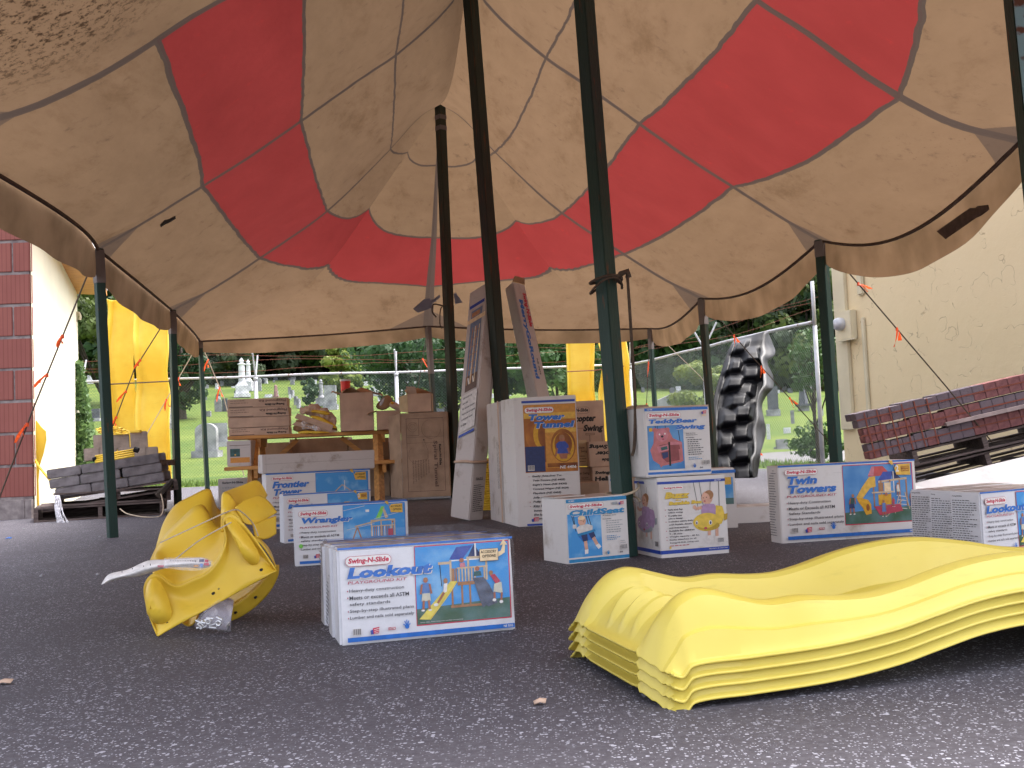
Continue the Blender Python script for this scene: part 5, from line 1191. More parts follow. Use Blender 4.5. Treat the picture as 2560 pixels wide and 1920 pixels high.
def vtext(p, s_, x0, x1, v0, v1, m, bold=.03):   # reads downwards
    vs, fs = text_shape(s_, bold); p.add([(x1-(x1-x0)*b, v0+(v1-v0)*a) for a, b in vs], fs, m)
vtext(p, 'Swing-N-Slide', .55, .92, .04, .19, 'p_red', .05); vtext(p, 'MerryGoRound', .12, .52, .075, .42, 'p_blue', .05); vtext(p, 'NE 4475', .60, .72, .33, .40, 'p_ink', .03); vtext(p, 'MADE IN USA', .2, .28, .51, .57, 'p_ink', .02); p.rect(0, .60, 1, .65, 'p_blue')
face_print(p, 'printed_side', t, base, Tm, Tr-Tm, Bm-Tm, .14, 1.8)
mb = MB(); e_ = [Tl, Tm, Tr]; mb.add([q-base for q in (Tm, Tr, Tr+Vector((.0, -.01, .05)), Tm+Vector((.02, .0, .045)))], [(0, 1, 2, 3)], M['kraft_in']); mb.build('torn_flap', parent=t, solid=.004)
# cloth loop on rear pole
mb = MB(); q = at(1108, 765, 11.2); mb.tube(spline([q+Vector((0, 0, .0)), q+Vector((-.1, -.02, .02)), q+Vector((-.12, -.02, -.06)), q+Vector((-.08, -.02, -.12))], 4), .008, 5); mb.tube(spline([q, q+Vector((-.03, -.05, -.05)), q+Vector((-.04, -.04, -.2)), q+Vector((-.02, -.03, -.25))], 4), .006, 5); mb.tube([q+Vector((0, -.05, 0)), q+Vector((.06, -.07, .01)), q+Vector((.1, 0, 0))], .008, 5)
tag(mb.build('knotted_cord', M['rope'], smooth=True), 'short dark cord tied to the rear peak pole below the tape patches', 'cord')
# grey tape repairs on the canopy, hung 1 cm below the cloth
def hit_canopy(x, y):
    d = ray(x, y).normalized(); bpy.context.view_layer.update(); dg = bpy.context.evaluated_depsgraph_get()
    best = None
    for o in tent.children:
        if not (o.name.startswith('canopy') or o.name.startswith('valance')): continue
        iv_ = o.matrix_world.inverted(); ok, loc, nn, _ = o.ray_cast(iv_ @ CO, iv_.to_3x3() @ d)
        if ok:
            wl = o.matrix_world @ loc
            if best is None or (wl-CO).length < (best-CO).length: best = wl
    return best
def patchcard(pix, m, name='tape_patch'):
    pts = [hit_canopy(x, y) for x, y in pix]
    if any(p is None for p in pts): return
    pts = [p+(CO-p).normalized()*.012-off for p in pts]; mb = MB(); n__ = len(pts); c = sum(pts, Vector())/n__
    mb.add(pts+[c], [(i, (i+1) % n__, n__) for i in range(n__)], m); mb.build(name, parent=tent, solid=.003)
for pix in ([(1033, 772), (1060, 748), (1076, 746), (1082, 770), (1072, 772), (1045, 782)], [(1088, 745), (1098, 737), (1101, 742), (1094, 750)], [(1134, 735), (1139, 731), (1156, 756), (1138, 760)], [(1076, 752), (1090, 744), (1092, 752), (1080, 758)]): patchcard(pix, M['tape'])
patchcard([(400, 562), (412, 550), (420, 549), (438, 540), (440, 546), (424, 556), (414, 560), (402, 568)], M['bark'])
patchcard([(2342, 578), (2425, 520), (2440, 520), (2443, 515), (2470, 512), (2473, 524), (2452, 540), (2440, 545), (2364, 598)], M['cord'])

# ================================================================== BROWN CARTONS NEAR THE POLES
def bcarton(label, TL, BR, Y, D=.3, m='kraft', rz=.03, name='carton', group=None, seed=1):
    a = at(TL[0], BR[1], Y); b = at(BR[0], BR[1], Y); top = at(TL[0], TL[1], Y)
    t = empty(name, a, rz, label, 'box', group); W_ = (b-a).length; H_ = top.z-a.z; carton_body(W_, D, H_, m, t, seed=seed); return t, W_, H_
t, W_, H_ = bcarton('brown swing carton standing tall behind the orange tunnel picture box', (1402, 1004), (1515, 1168), 8.2, .3, rz=-.04, seed=2)
p = Print(W_, H_); p.logo(.12, .105, .68, .19, 'p_black', 'kraft', 'p_line'); p.text('Helicopter', .08, .22, .80, .35, 'p_black', .05, .2); p.text('Swing', .52, .37, .95, .50, 'p_black', .05, .2); p.frame(.1, .42, .94, .98, .003, 'p_line')
p.rect(.58, .5, .78, .53, 'p_line'); p.rect(.59, .507, .77, .523, 'kraft'); p.line((.67, .53), (.67, .65), .004, 'p_line'); p.pline([(.46, .9), (.46, .78), (.55, .78), (.6, .82), (.62, .7), (.68, .65), (.74, .7), (.70, .82), (.66, .92)], .003, 'p_line'); p.obj('printed_front', t)
t, W_, H_ = bcarton('brown swing carton with yellowed label, middle of the pile behind the orange tunnel picture box', (1402, 1102), (1471, 1168), 7.95, .2, 'kraft_edge', -.03, seed=3)
p = Print(W_, H_); p.text('Copter', .68, .25, .9, .35, 'p_line', .02); p.text('Swing', .75, .38, .98, .5, 'p_line', .02); p.small(.7, .6, .98, 3, .1, 'p_line', .3); p.obj('printed_front', t)
t, W_, H_ = bcarton('upside down brown swing carton touching the thick centre pole', (1474, 1104), (1590, 1168), 7.8, .3, 'kraft', .02, seed=4)
p = Print(W_, H_); p.text('Swing', .02, .10, .42, .31, 'p_black', .05, .2, True); p.text('Helicopter', .15, .35, .92, .57, 'p_black', .05, .2, True); p.text('Swing-N-Slide', .28, .64, .9, .8, 'p_black', .05, .2, True); p.obj('printed_front', t)
t, W_, H_ = bcarton('brown swing carton bottom left of the pile behind the tunnel picture box', (1402, 1171), (1480, 1232), 7.9, .3, 'kraft', -.02, seed=5)
p = Print(W_, H_); p.frame(.05, .03, .97, .5, .002, 'p_line'); p.text('Copter Swing', .45, .18, .94, .32, 'p_line', .02, .1); p.text('NE 4470', .68, .4, .9, .46, 'p_line', .02); p.obj('printed_front', t)
t, W_, H_ = bcarton('brown swing carton under the upside down one beside the thick centre pole', (1483, 1168), (1600, 1240), 7.75, .3, 'kraft', .02, seed=6)
p = Print(W_, H_); p.text('Swing-N-Slide', .06, .14, .80, .28, 'p_black', .05, .1); p.text('Helicopter', .05, .33, .86, .53, 'p_black', .05, .1); p.obj('printed_front', t)
t, W_, H_ = bcarton('low grey brown carton in front of the brown swing carton pile', (1445, 1206), (1500, 1245), 7.3, .2, 'kraft_shaded', 0, seed=7)
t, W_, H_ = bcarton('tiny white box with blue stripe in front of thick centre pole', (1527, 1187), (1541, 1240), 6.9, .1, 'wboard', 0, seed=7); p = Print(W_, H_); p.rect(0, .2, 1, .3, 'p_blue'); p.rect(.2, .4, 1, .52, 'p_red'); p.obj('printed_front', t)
t, W_, H_ = bcarton('plain brown carton behind the bear swing box', (1588, 1012), (1632, 1240), 6.6, .3, 'kraft_shaded', 0, seed=8)
# stacked yellow ribbed tubes glimpsed between the boxes
q = at(1222, 1235, 9.0); mb = MB(); prof = []
for i in range(22): z = i*.020; prof += [(.24, z), (.26, z+.006), (.26, z+.012), (.24, z+.016)]
mb.lathe(prof, n=24); o = mb.build('ribbed_tube', M['scoop'], smooth=True); o.location = (q.x, 9.1, 0); tag(o, 'yellow ribbed tube glimpsed between the two tall white boxes', 'tunnel tube')

# ================================================================== PICNIC TABLE
tl_ = at(568, 1091, 11.3); tr_ = at(1021, 1076, 11.55); ang = math.atan2(tr_.y-tl_.y, tr_.x-tl_.x); Lt = (tr_-tl_).length
t = empty('picnic_table', (tl_.x, tl_.y, 0), ang, 'brown stained picnic table loaded with open cartons', 'picnic table'); TZ = tl_.z
mb = MB()
for i in range(5): mb.box((0, .0+i*.15, TZ-.038), (Lt, .143+i*.15, TZ))
mb.build('table_top', M['bench'], t, bevel=.004)
for y0 in (-.36, .86):
    mb = MB(); mb.box((-.02+.03, y0, .40), (Lt+.06, y0+.24, .438)); mb.build('seat', M['bench'], t, bevel=.004)
for x0 in (.27, Lt-.34):
    for sy in (1, -1):
        mb = MB(); yc = .37; a = Vector((x0, yc-.30*sy*1.0+(.0), TZ-.04)); b = Vector((x0, yc-.62*sy, 0)); n_ = Vector((0, .045, 0))
        mb.tube([a, b], .055, 4, up=Vector((1, 1, 0))); mb.build('leg', M['bench'], t)
    mb = MB(); mb.box((x0+.04, -.33, .31), (x0+.08, 1.08, .40)); mb.build('seat_support', M['bench'], t)
    mb = MB(); mb.box((x0+.04, .04, TZ-.13), (x0+.08, .70, TZ-.038)); mb.build('top_support', M['bench'], t)
for x0, x1 in ((.31, .72), (Lt-.3, Lt-.75)):
    mb = MB(); mb.tube([(x0, .36, .34), (x1, .36, TZ-.06)], .035, 4, up=Vector((0, 1, 0))); mb.build('brace', M['bench'], t)
def on_table(x0, x1, ytop, D, y_=.1, label='', m='kraft', seed=1, ybot=None, open_=False, name='carton', rz=0, z0=None, group=None):
    # x in photo columns at the table depth
    Y = 11.35+y_
    a = at(x0, 1085, Y); b = at(x1, 1085, Y); z0 = TZ+.001 if z0 is None else z0
    H_ = at((x0+x1)/2, ytop, Y).z-z0; o = empty(name, (a.x, a.y, z0), ang+rz, label, 'box', group); W_ = (b-a).length
    if not open_: carton_body(W_, D, H_, m, o, seed=seed)
    else:
        mb = MB(); th = .005
        mb.box((0, 0, 0), (W_, D, th)); mb.box((0, 0, 0), (W_, th, H_)); mb.box((0, D-th, 0), (W_, D, H_)); mb.box((0, 0, 0), (th, D, H_)); mb.box((W_-th, 0, 0), (W_, D, H_)); mb.build('body', M[m], o)
        random.seed(seed)
        for k_, (pa, pb, out) in enumerate((((0, 0), (W_, 0), (0, -1)), ((0, D), (W_, D), (0, 1)), ((0, 0), (0, D), (-1, 0)), ((W_, 0), (W_, D), (1, 0)))):
            if isinstance(open_, (tuple, list)) and k_ not in open_: continue
            f_ = D*.48; lift = random.uniform(-.3, .6); A_ = Vector((*pa, H_)); B_ = Vector((*pb, H_)); O_ = Vector((out[0], out[1], lift)).normalized()*f_*random.uniform(.6, 1)
            mb = MB(); mb.grid([[A_, A_.lerp(B_, .5), B_], [A_+O_*.6, A_.lerp(B_, .5)+O_*.6+Vector((0, 0, .01)), B_+O_*.6], [A_+O_+Vector((0, 0, -.02)), A_.lerp(B_, .5)+O_, B_+O_+Vector((0, 0, .015))]]); mb.build('flap', M['kraft_in'], o, solid=.005)
    return o, W_, H_
zz = TZ+.001; sname = ['bottom', 'second lowest', 'second highest', 'top']
yts = [1067, 1043, 1018, 995]
for i, (yt, x0, x1) in enumerate(((1068, 572, 721), (1042, 571, 721), (1018, 570, 721), (995, 570, 718))):
    o, W_, H_ = on_table(x0, x1, yt, .32, .02, '%s flat brown carton of the stack at the left end of the picnic table' % sname[i], seed=i+3, z0=zz, rz=.01*(i % 2), group='flat cartons stacked on the picnic table'); zz += H_+.002
    p = Print(W_, H_)
    if i != 1: p.text('Swing-N-Slide', .62, .55, .95, .85, 'p_black', .05, 0, True); p.text('Playground Kit', .52, .12, .97, .45, 'p_line', .02, 0, True); p.rect(.03, .88, .42, .94, 'p_black'); p.small(.05, .2, .4, 2, .25, 'p_line', .2)
    p.obj('printed_front', o)
o, W_, H_ = on_table(852, 935, 981, .30, .02, 'tall open brown carton with raised flaps right of the yellow bags', seed=12, open_=(1, 2, 3)); tall_carton = o
mb = MB(); random.seed(3)
mb.grid([[Vector((W_*(.05+.9*i/6), .03+.04*j, H_-.01+.035*math.sin(i*1.1+j)+.05*math.sin(math.pi*i/6))) for i in range(7)] for j in range(4)]); mb.build('flap', M['kraft_in'], o, solid=.004)
o, W_, H_ = on_table(943, 1003, 1026, .25, .02, 'smaller open brown carton heaped with wrapped parts at the right end of the table', seed=14, open_=(2,))
oo = empty('wrapped_parts', at(960, 1022, 11.5), 0, 'brown paper wrapped parts heaped on the smaller open carton', 'packing paper')
for pix, mk in (([(932, 1018), (950, 1002), (963, 985), (975, 988), (985, 1000), (975, 1020), (955, 1030)], 'kraft_in'), ([(966, 1010), (975, 1002), (992, 1005), (1008, 1018), (1014, 1032), (1000, 1030), (980, 1022)], 'kraft'), ([(972, 1006), (984, 1003), (990, 1010), (982, 1016)], 'p_yel'), ([(945, 1014), (955, 1002), (962, 990), (968, 992), (958, 1010), (950, 1020)], 'stone_w')):
    mb = MB(); c = [at(x, y, 11.48+random.uniform(-.03, .03))-oo.location for x, y in pix]; cc = sum(c, Vector())/len(c)+Vector((0, -.04, .01)); mb.add(c+[cc], [(i, (i+1) % len(c), len(c)) for i in range(len(c))], M[mk]); mb.build('paper', parent=oo, solid=.02, sub=1, smooth=True)
# red lidded drum behind the tall carton
q = at(864, 972, 11.75); mb = MB(); mb.lathe([(.0, -.2), (.052, -.2), (.055, .03), (.06, .032), (.06, .045), (.0, .048)], n=20); o = mb.build('drum', M['redplastic'], smooth=False); o.location = q; o.location.z = at(864, 960, 11.75).z
tag(o, 'red tub with pale lid showing above the tall open carton', 'tub'); mb = MB(); mb.lathe([(.062, .03), (.063, .05), (0, .052)], n=20); mb.build('lid', M['white'], o)
# heap of bagged yellow parts
oo = empty('bag_pile', at(785, 1082, 11.5), 0, 'heap of clear bags with yellow plastic parts beside the flat carton stack', 'bags')
def lump(pix, Y, mk, name, parent, th=.05, bulge=.06):
    mb = MB(); c = [at(x, y, Y)-parent.location for x, y in pix]; n__ = len(c); cc = sum(c, Vector())/n__
    ring = [cc.lerp(v, .55)+Vector((0, -bulge, 0)) for v in c]; mb.add(c+ring+[cc+Vector((0, -bulge*1.2, 0))]+[v+Vector((0, th, 0)) for v in c], [(i, (i+1) % n__, (i+1) % n__+n__, i+n__) for i in range(n__)]+[(i+n__, (i+1) % n__+n__, 2*n__) for i in range(n__)]+[((i+1) % n__, i, 2*n__+1+i, 2*n__+1+(i+1) % n__) for i in range(n__)]+[tuple(2*n__+1+i for i in range(n__))[::-1]])
    o = mb.build(name, M[mk], parent, smooth=True, sub=3)
    tx = bpy.data.textures.get('crumple') or bpy.data.textures.new('crumple', 'CLOUDS'); tx.noise_scale = .08; tx.noise_depth = 3
    dm = o.modifiers.new('crumple', 'DISPLACE'); dm.texture = tx; dm.strength = .13 if name == 'bag' else .015; dm.texture_coords = 'GLOBAL'; return o
lump([(724, 1083), (735, 1060), (748, 1040), (790, 1050), (846, 1072), (850, 1083)], 11.55, 'kraft_in', 'bag', oo)
lump([(747, 1030), (752, 1022), (775, 1014), (800, 1013), (822, 1022), (838, 1045), (846, 1068), (828, 1062), (800, 1045), (765, 1038)], 11.5, 'kraft', 'bag', oo)
lump([(756, 1028), (775, 1022), (812, 1026), (830, 1034), (820, 1040), (780, 1032)], 11.44, 'scoop', 'yellow_part', oo, .03, .02)
lump([(765, 1040), (785, 1036), (810, 1044), (848, 1068), (842, 1076), (806, 1058)], 11.43, 'scoop', 'yellow_part', oo, .03, .02)
for pix_, Y_ in (([(736, 1045), (744, 1033), (833, 1063), (829, 1078)], 11.36), ([(730, 1062), (740, 1054), (800, 1066), (848, 1078), (820, 1082)], 11.37), ([(760, 1030), (778, 1021), (786, 1030), (766, 1036)], 11.40)):
    mb = MB(); c = [at(x, y, Y_+.02*i)-oo.location for i, (x, y) in enumerate(pix_)]; mb.add(c, [tuple(range(len(c)))], M['kraft']); mb.build('cardboard_strip', parent=oo, solid=.005)
lump([(740, 1080), (760, 1076), (800, 1078), (840, 1081), (800, 1085), (745, 1085)], 11.40, 'scoop', 'yellow_part', oo, .02, .02)
lump([(740, 1062), (748, 1055), (770, 1062), (820, 1076), (760, 1070)], 11.41, 'film', 'bag', oo, .02, .02)
# cartons around the table
t, W_, H_ = bcarton('tall brown carton with line drawings standing right of the picnic table', (1008, 1033), (1127, 1245), 11.0, .25, 'kraft_shaded', .0, 'tall_carton', seed=5)
mb = MB(); mb.add([(-.16, .3, 0), (-.003, .0, 0), (-.003, 0, H_), (-.16, .3, H_-.02)], [(0, 1, 2, 3)]); mb.build('side_panel', M['kraft_shaded'], t, solid=.004)
p = Print(W_, H_); p.frame(.12, .07, .90, .93, .004, 'p_line'); p.frame(.12, .07, .38, .27, .003, 'p_line'); p.line((.12, .29), (.9, .29), .002, 'p_line'); p.line((.12, .36), (.9, .36), .002, 'p_line'); p.disc(.48, .325, .012, .009, 'p_black', 8)
def circ(cx, cy, r, w, m='p_line', a0=0, a1=6.3): p.pline([(cx+r*math.cos(a0+(a1-a0)*i/18), cy+r*H_*0+r*W_/H_*math.sin(a0+(a1-a0)*i/18)) for i in range(19)], w, m)
circ(.25, .17, .1, .002); circ(.25, .17, .06, .002); circ(.64, .2, .2, .002, a1=4.5); circ(.35, .5, .2, .002, a1=4); p.pline([(.48, .33), (.56, .45), (.56, .55), (.3, .58)], .002, 'p_line')
vtext(p, 'Swing-N-Slide', .78, .84, .38, .63, 'p_black', .04); vtext(p, 'Spiral Tunnel', .66, .76, .34, .88, 'p_line', .02)
for i in range(7): vtext(p, 'Wavy side tunnel kit for play', .22+i*.055, .25+i*.055, .56, .56+.28-.02*i, 'p_line', .01)
p.obj('printed_front', t)
o = empty('carton', at(1022, 1033, 11.2), 0, 'open brown carton with flaps up on top of the tall line drawing carton', 'box'); o.location = at(1020, 1032, 11.05); 
Wc = (at(1080, 1033, 11.05)-at(1020, 1033, 11.05)).length; Hc = at(1020, 985, 11.05).z-at(1020, 1032, 11.05).z; mb = MB()
mb.box((0, 0, 0), (Wc, .005, Hc)); mb.box((0, .2, 0), (Wc, .205, Hc)); mb.box((Wc-.005, 0, 0), (Wc, .2, Hc)); mb.box((0, 0, 0), (Wc, .2, .005)); mb.build('body', M['kraft'], o)
for pts, mk in (([(-.0, 0, 0), (-.09, .04, .02), (-.10, .04, Hc-.03), (0, 0, Hc)], 'kraft_edge'), ([(0, .0, Hc), (.0, .2, Hc), (-.05, .2, Hc+.05), (.02, .0, Hc+.07)], 'kraft_in'), ([(0, .2, Hc), (Wc, .2, Hc), (Wc*.9, .22, Hc+.02), (Wc*.35, .24, Hc+.075), (.05, .24, Hc+.06)], 'kraft_in'), ([(0, .02, Hc), (.1, .02, Hc), (.09, -.02, Hc+.07), (-.01, -.01, Hc+.08)], 'kraft')):
    mb = MB(); mb.add(pts, [tuple(range(len(pts)))], M[mk]); mb.build('flap', parent=o, solid=.005)
t, W_, H_ = bcarton('white carton with dark picture and amber band on the left bench seat', (568, 1103), (628, 1168), 11.15, .3, 'wboard_old', 0, seed=9)
t.location.z = .44
p = Print(W_, H_); p.rect(.12, .18, .98, .20, 'p_line'); p.rect(.14, .32, .55, .62, 'p_teal'); p.disc(.35, .55, .04, .03, 'p_gold', 8); p.rect(.14, .66, .95, .86, 'p_orange'); p.obj('printed_front', t)
t, W_, H_ = bcarton('pale printed carton on the ground beside the left table leg', (546, 1180), (650, 1252), 11.3, .3, 'wboard_old', .05, seed=10); t.location.z = 0
p = Print(W_, H_); p.text('Swing-N-Slide', .1, .1, .6, .2, 'p_ink', .04); p.small(.1, .3, .7, 5, .11, 'p_grey', .3, 4); p.obj('printed_front', t)
for i, (x0, x1, yt, yb, Y, lb) in enumerate(((652, 725, 1108, 1215, 12.3, 'shaded brown carton under the table just right of the left leg'), (728, 872, 1098, 1225, 12.5, 'wide shaded brown carton under the middle of the table'), (874, 975, 1098, 1228, 12.4, 'shaded brown carton under the table behind the right leg'), (980, 1003, 1100, 1240, 12.2, 'narrow white carton standing between the table and the tall carton'))):
    t, W_, H_ = bcarton(lb, (x0, yt), (x1, yb), Y, .4, 'kraft_shaded' if i < 3 else 'wboard_old', 0, seed=20+i); t.location.z = 0
    for c in list(t.children): bpy.data.objects.remove(c)
    H_ = at(x0, yt, Y).z; carton_body(W_, .4, H_, 'kraft_shaded' if i < 3 else 'wboard_old', t, seed=20+i)
    p = Print(W_, H_); p.small(.1, .3, .9, 4, .06, 'p_line', .2, i); p.line((.02, .4), (.98, .38), .003, 'p_line'); p.obj('printed_front', t)

# ================================================================== YELLOW SLIDES
RT = [(-.03, .097), (.005, .160), (.046, .203), (.09, .222), (.13, .219), (.18, .204), (.254, .186), (.34, .189), (.435, .181), (.515, .181), (.6, .196), (.69, .219), (.78, .236), (.885, .245), (.97, .243), (1.1, .225), (1.25, .198), (1.45, .19), (1.7, .22), (1.95, .24), (2.2, .2)]
FT = [(-.03, .067), (.009, .062), (.047, .083), (.17, .087), (.367, .095), (.522, .114), (.629, .137), (.739, .160), (.857, .172), (1.0, .170), (1.2, .13), (1.45, .10), (1.7, .12), (1.95, .15), (2.2, .12)]
def bedz(s):
    r = sinterp(RT, s)
    dep = sinterp([(-.03, .006), (-.006, .044), (.012, .049), (.05, .052), (.122, .054), (.138, .082), (.25, .098), (.4, .085), (.7, .10), (.9, .105), (1.3, .085), (2.2, .09)], s); return r-dep
Os = gz(1688, 1783); uS = Vector((.966, .258, 0)); vS = Vector((-.258, .966, 0))
def slide_mesh(layer, s_end=2.1, seed=0):
    mb = MB(); rows = []; W_ = .60; NS = 150
    zo = -.0245*layer
    for i in range(NS+1):
        s = -.03+(s_end+.03)*(i/NS)**1.5; f_ = sinterp(FT, s); r = sinterp(RT, s); b = bedz(s)
        endk = max(0, 1-(s+.03)/.07)
        prof = [(.0-.002, f_-.003), (.0, f_), (.005, f_+.002), (.009, f_+.006), (.017, lerp(f_, r, .22)), (.024, lerp(f_, r, .43)), (.035, lerp(f_, r, .47)), (.045, lerp(f_, r, .74)), (.056, lerp(f_, r, .92)), (.068, r-.003), (.082, r), (.098, r-.001), (.112, r-.009), (.123, lerp(b, r, .6)), (.136, lerp(b, r, .16)), (.146, b+.002), (.160, b)]
        inner = [(.185+.23*k_/36, b) for k_ in range(37)]
        full = prof+inner+[(W_-v, z) for v, z in prof[::-1]]
        row = []
        for (v, z) in full:
            if .19 < v < .41 and .0 < s < .14:       # wedge ribs at the head
                ph = ((v-.19)/.075) % 1; h_ = max(0, 1-abs(ph-.5)*4.2); sh = math.sin(math.pi*max(0, min(1, s/.14))); z += .030*h_*math.sin(math.pi*max(0, min(1, s/.14))**.7)
            if endk > 0: z += .0
            sag = -.018*endk*math.sin(math.pi*min(1, max(0, (v-.0)/.12)))*(v < .12) if v < .12 else 0
            row.append(Vector((s+.03*endk*max(0, 1-v/.1), v, z+zo+sag)))
        rows.append(row)
    mb.grid(rows)
    return mb
angS = math.atan2(uS.y, uS.x)
nm = ['top', 'second from top', 'third from top', 'bottom']
for L_i in range(4):
    mb = slide_mesh(L_i, seed=L_i); o = mb.build('wave_slide', M['slide'], smooth=True, solid=.005)
    o.data.set_sharp_from_angle(angle=R(24))
    o.location = Os+Vector((0, 0, .009)); o.rotation_euler = (0, 0, angS+.002*((L_i*7) % 3-1))
    tag(o, '%s yellow wave slide of the nested stack in the foreground' % nm[L_i], 'slide', 'nested yellow slides in the foreground')
# far slides standing against the fence
def tall_slide(pixL, pixR, Y, label, group=None, mid=None, n=26, m='slide_far'):
    """pixL / pixR: matching left and right edge polylines from top to bottom"""
    Lp = spline([at(x, y, Y) for x, y in pixL], 8); Rp = spline([at(x, y, Y) for x, y in pixR], 8); base = Vector((Lp[-1].x, Y, Lp[-1].z)); mb = MB(); rows = []
    prof = [(0, -.02), (.02, -.03), (.05, -.02), (.10, .07), (.14, .10), (.3, .105), (.5, .11), (.7, .105), (.86, .10), (.9, .07), (.95, -.02), (.98, -.03), (1, -.02)]
    for i, (a, b) in enumerate(zip(Lp, Rp)):
        wv = .07*math.sin(i*.28); rows.append([a.lerp(b, u)+Vector((0, d_+wv, 0))-base for u, d_ in prof])
    mb.grid(rows); o = mb.build('wave_slide', M[m], smooth=True, solid=.006); o.location = base; return tag(o, label, 'slide', group)
tall_slide([(268, 749), (267, 800), (265, 900), (272, 1000), (277, 1100), (282, 1210)], [(338, 749), (337, 800), (338, 900), (341, 1000), (344, 1100), (350, 1210)], 19.1, 'tall yellow wave slide stood on end, left of the pair by the fence', 'yellow slides stood on end at the left')
tall_slide([(330, 752), (331, 800), (336, 860), (340, 930), (338, 1000), (342, 1080), (346, 1210)], [(424, 752), (421, 800), (426, 880), (419, 940), (426, 1000), (428, 1080), (429, 1210)], 19.0, 'tall yellow wave slide stood on end, right of the pair by the fence', 'yellow slides stood on end at the left')
tall_slide([(1414, 780), (1415, 850), (1418, 960), (1420, 1010), (1430, 1100), (1436, 1220)], [(1487, 780), (1487, 850), (1484, 960), (1490, 1010), (1500, 1100), (1508, 1220)], 20.3, 'yellow wave slide stood on end behind the white tunnel box', 'yellow slides stood on end right of centre')
tall_slide([(1494, 800), (1494, 850), (1506, 900), (1502, 940), (1496, 1000), (1510, 1100), (1520, 1220)], [(1560, 780), (1566, 850), (1572, 900), (1573, 940), (1578, 1000), (1580, 1100), (1582, 1220)], 20.1, 'yellow slide behind the thick centre pole beside the fence', 'yellow slides stood on end right of centre')
mb = MB(); mb.tube([at(268, 961, 18.9), at(345, 957, 18.8), at(425, 953, 18.85), at(440, 948, 19.4)], .012, 4); tag(mb.build('tie_wire', M['rope']), 'dark wire tying the left pair of tall slides to the fence', 'wire')
mb = MB(); mb.tube([at(1418, 929, 20.0), at(1487, 926, 20.0), at(1560, 915, 19.9)], .010, 4); tag(mb.build('tie_wire', M['barb']), 'red wire tying the right pair of tall slides to the fence', 'wire')

# ---- golden scoop slide sections, front left
def loft(polys, name, m, parent, n=28, solid=.005, sub=0):
    """polys: list of (pixel polyline, Y or (Y0,Y1)) resampled to n points and skinned"""
    rows = []; o_ = parent.location
    for pix, Y in polys:
        y0, y1 = Y if isinstance(Y, tuple) else (Y, Y); m_ = len(pix)
        pts = [at(x, y, lerp(y0, y1, i/(m_-1))) for i, (x, y) in enumerate(pix)]; pts = spline(pts, 6)
        L = [0]
        for a, b in zip(pts, pts[1:]): L.append(L[-1]+(b-a).length)
        r_ = []
        for k_ in range(n):
            d_ = L[-1]*k_/(n-1); i = 0
            while i < len(L)-2 and L[i+1] < d_: i += 1
            f_ = (d_-L[i])/max(1e-9, L[i+1]-L[i]); r_.append(pts[i].lerp(pts[i+1], min(1, f_))-o_)
        rows.append(r_)
    R2 = []
    for k_ in range(n):   # smooth across sections
        R2.append(spline([r[k_] for r in rows], 5) if len(rows) > 2 else [rows[0][k_].lerp(rows[1][k_], j/8) for j in range(9)])
    mb = MB(); mb.grid(R2); return mb.build(name, M[m], parent, smooth=True, solid=solid)
base = gz(420, 1580)
t = empty('scoop_slide', base, 0, 'nearer golden yellow scoop slide piece with flat bolt flange, tipped on its side', 'slide section')
edge = [(394, 1590), (453, 1558), (512, 1526), (572, 1493), (632, 1460), (691, 1427)]
def h2(f): return [(lerp(a[0], b[0], f), lerp(a[1], b[1], f)) for a, b in zip(edge, lobe)]
lobe = [(366, 1448), (441, 1462), (492, 1440), (545, 1395), (566, 1318), (691, 1427)]
# front plate: lower straight edge up to the channel rim
rim = [(394, 1590), (372, 1535), (359, 1480), (364, 1452), (382, 1434), (402, 1440), (418, 1456), (446, 1464), (486, 1448), (520, 1432), (545, 1404), (560, 1372), (566, 1345), (562, 1320), (557, 1296), (570, 1283), (590, 1290), (616, 1318), (645, 1358), (672, 1398), (691, 1427)]
low = [(394, 1590), (405, 1584), (418, 1577), (432, 1569), (447, 1561), (462, 1553), (478, 1544), (494, 1536), (510, 1527), (526, 1518), (542, 1509), (558, 1501), (574, 1492), (590, 1483), (606, 1474), (622, 1465), (638, 1456), (654, 1448), (668, 1440), (680, 1433), (691, 1427)]
midp = [(lerp(a[0], b[0], .55), lerp(a[1], b[1], .55)) for a, b in zip(low, rim)]
loft([(low, (3.27, 3.33)), (midp, (3.30, 3.36)), (rim, (3.29, 3.34))], 'flange', 'scoop', t, 60)
# rounded lobes
def blob(pix, Y, dz, parent, name, m):
    mb = MB(); c = [at(x, y, Y)-parent.location for x, y in pix]; cc = sum(c, Vector())/len(c); n__ = len(c); rings = [c]
    for f_, d_ in ((.8, .55), (.5, .9), (.2, 1.0)): rings.append([cc+(v-cc)*f_+Vector((0, -dz*d_, 0)) for v in c])
    for a, b in zip(rings, rings[1:]):
        pass
    mb.grid([r+[r[0]] for r in rings]); mb.add(rings[-1], [tuple(range(n__))]); return mb.build(name, M[m], parent, smooth=True, sub=1)
blob([(368, 1535), (360, 1490), (366, 1455), (384, 1440), (402, 1452), (424, 1500), (432, 1535), (424, 1552), (402, 1562), (385, 1560)], 3.285, .045, t, 'rail_lobe', 'scoop')
blob([(562, 1300), (570, 1288), (588, 1298), (618, 1335), (648, 1378), (652, 1402), (636, 1416), (615, 1408), (598, 1370), (580, 1335)], 3.33, .045, t, 'rail_lobe', 'scoop')
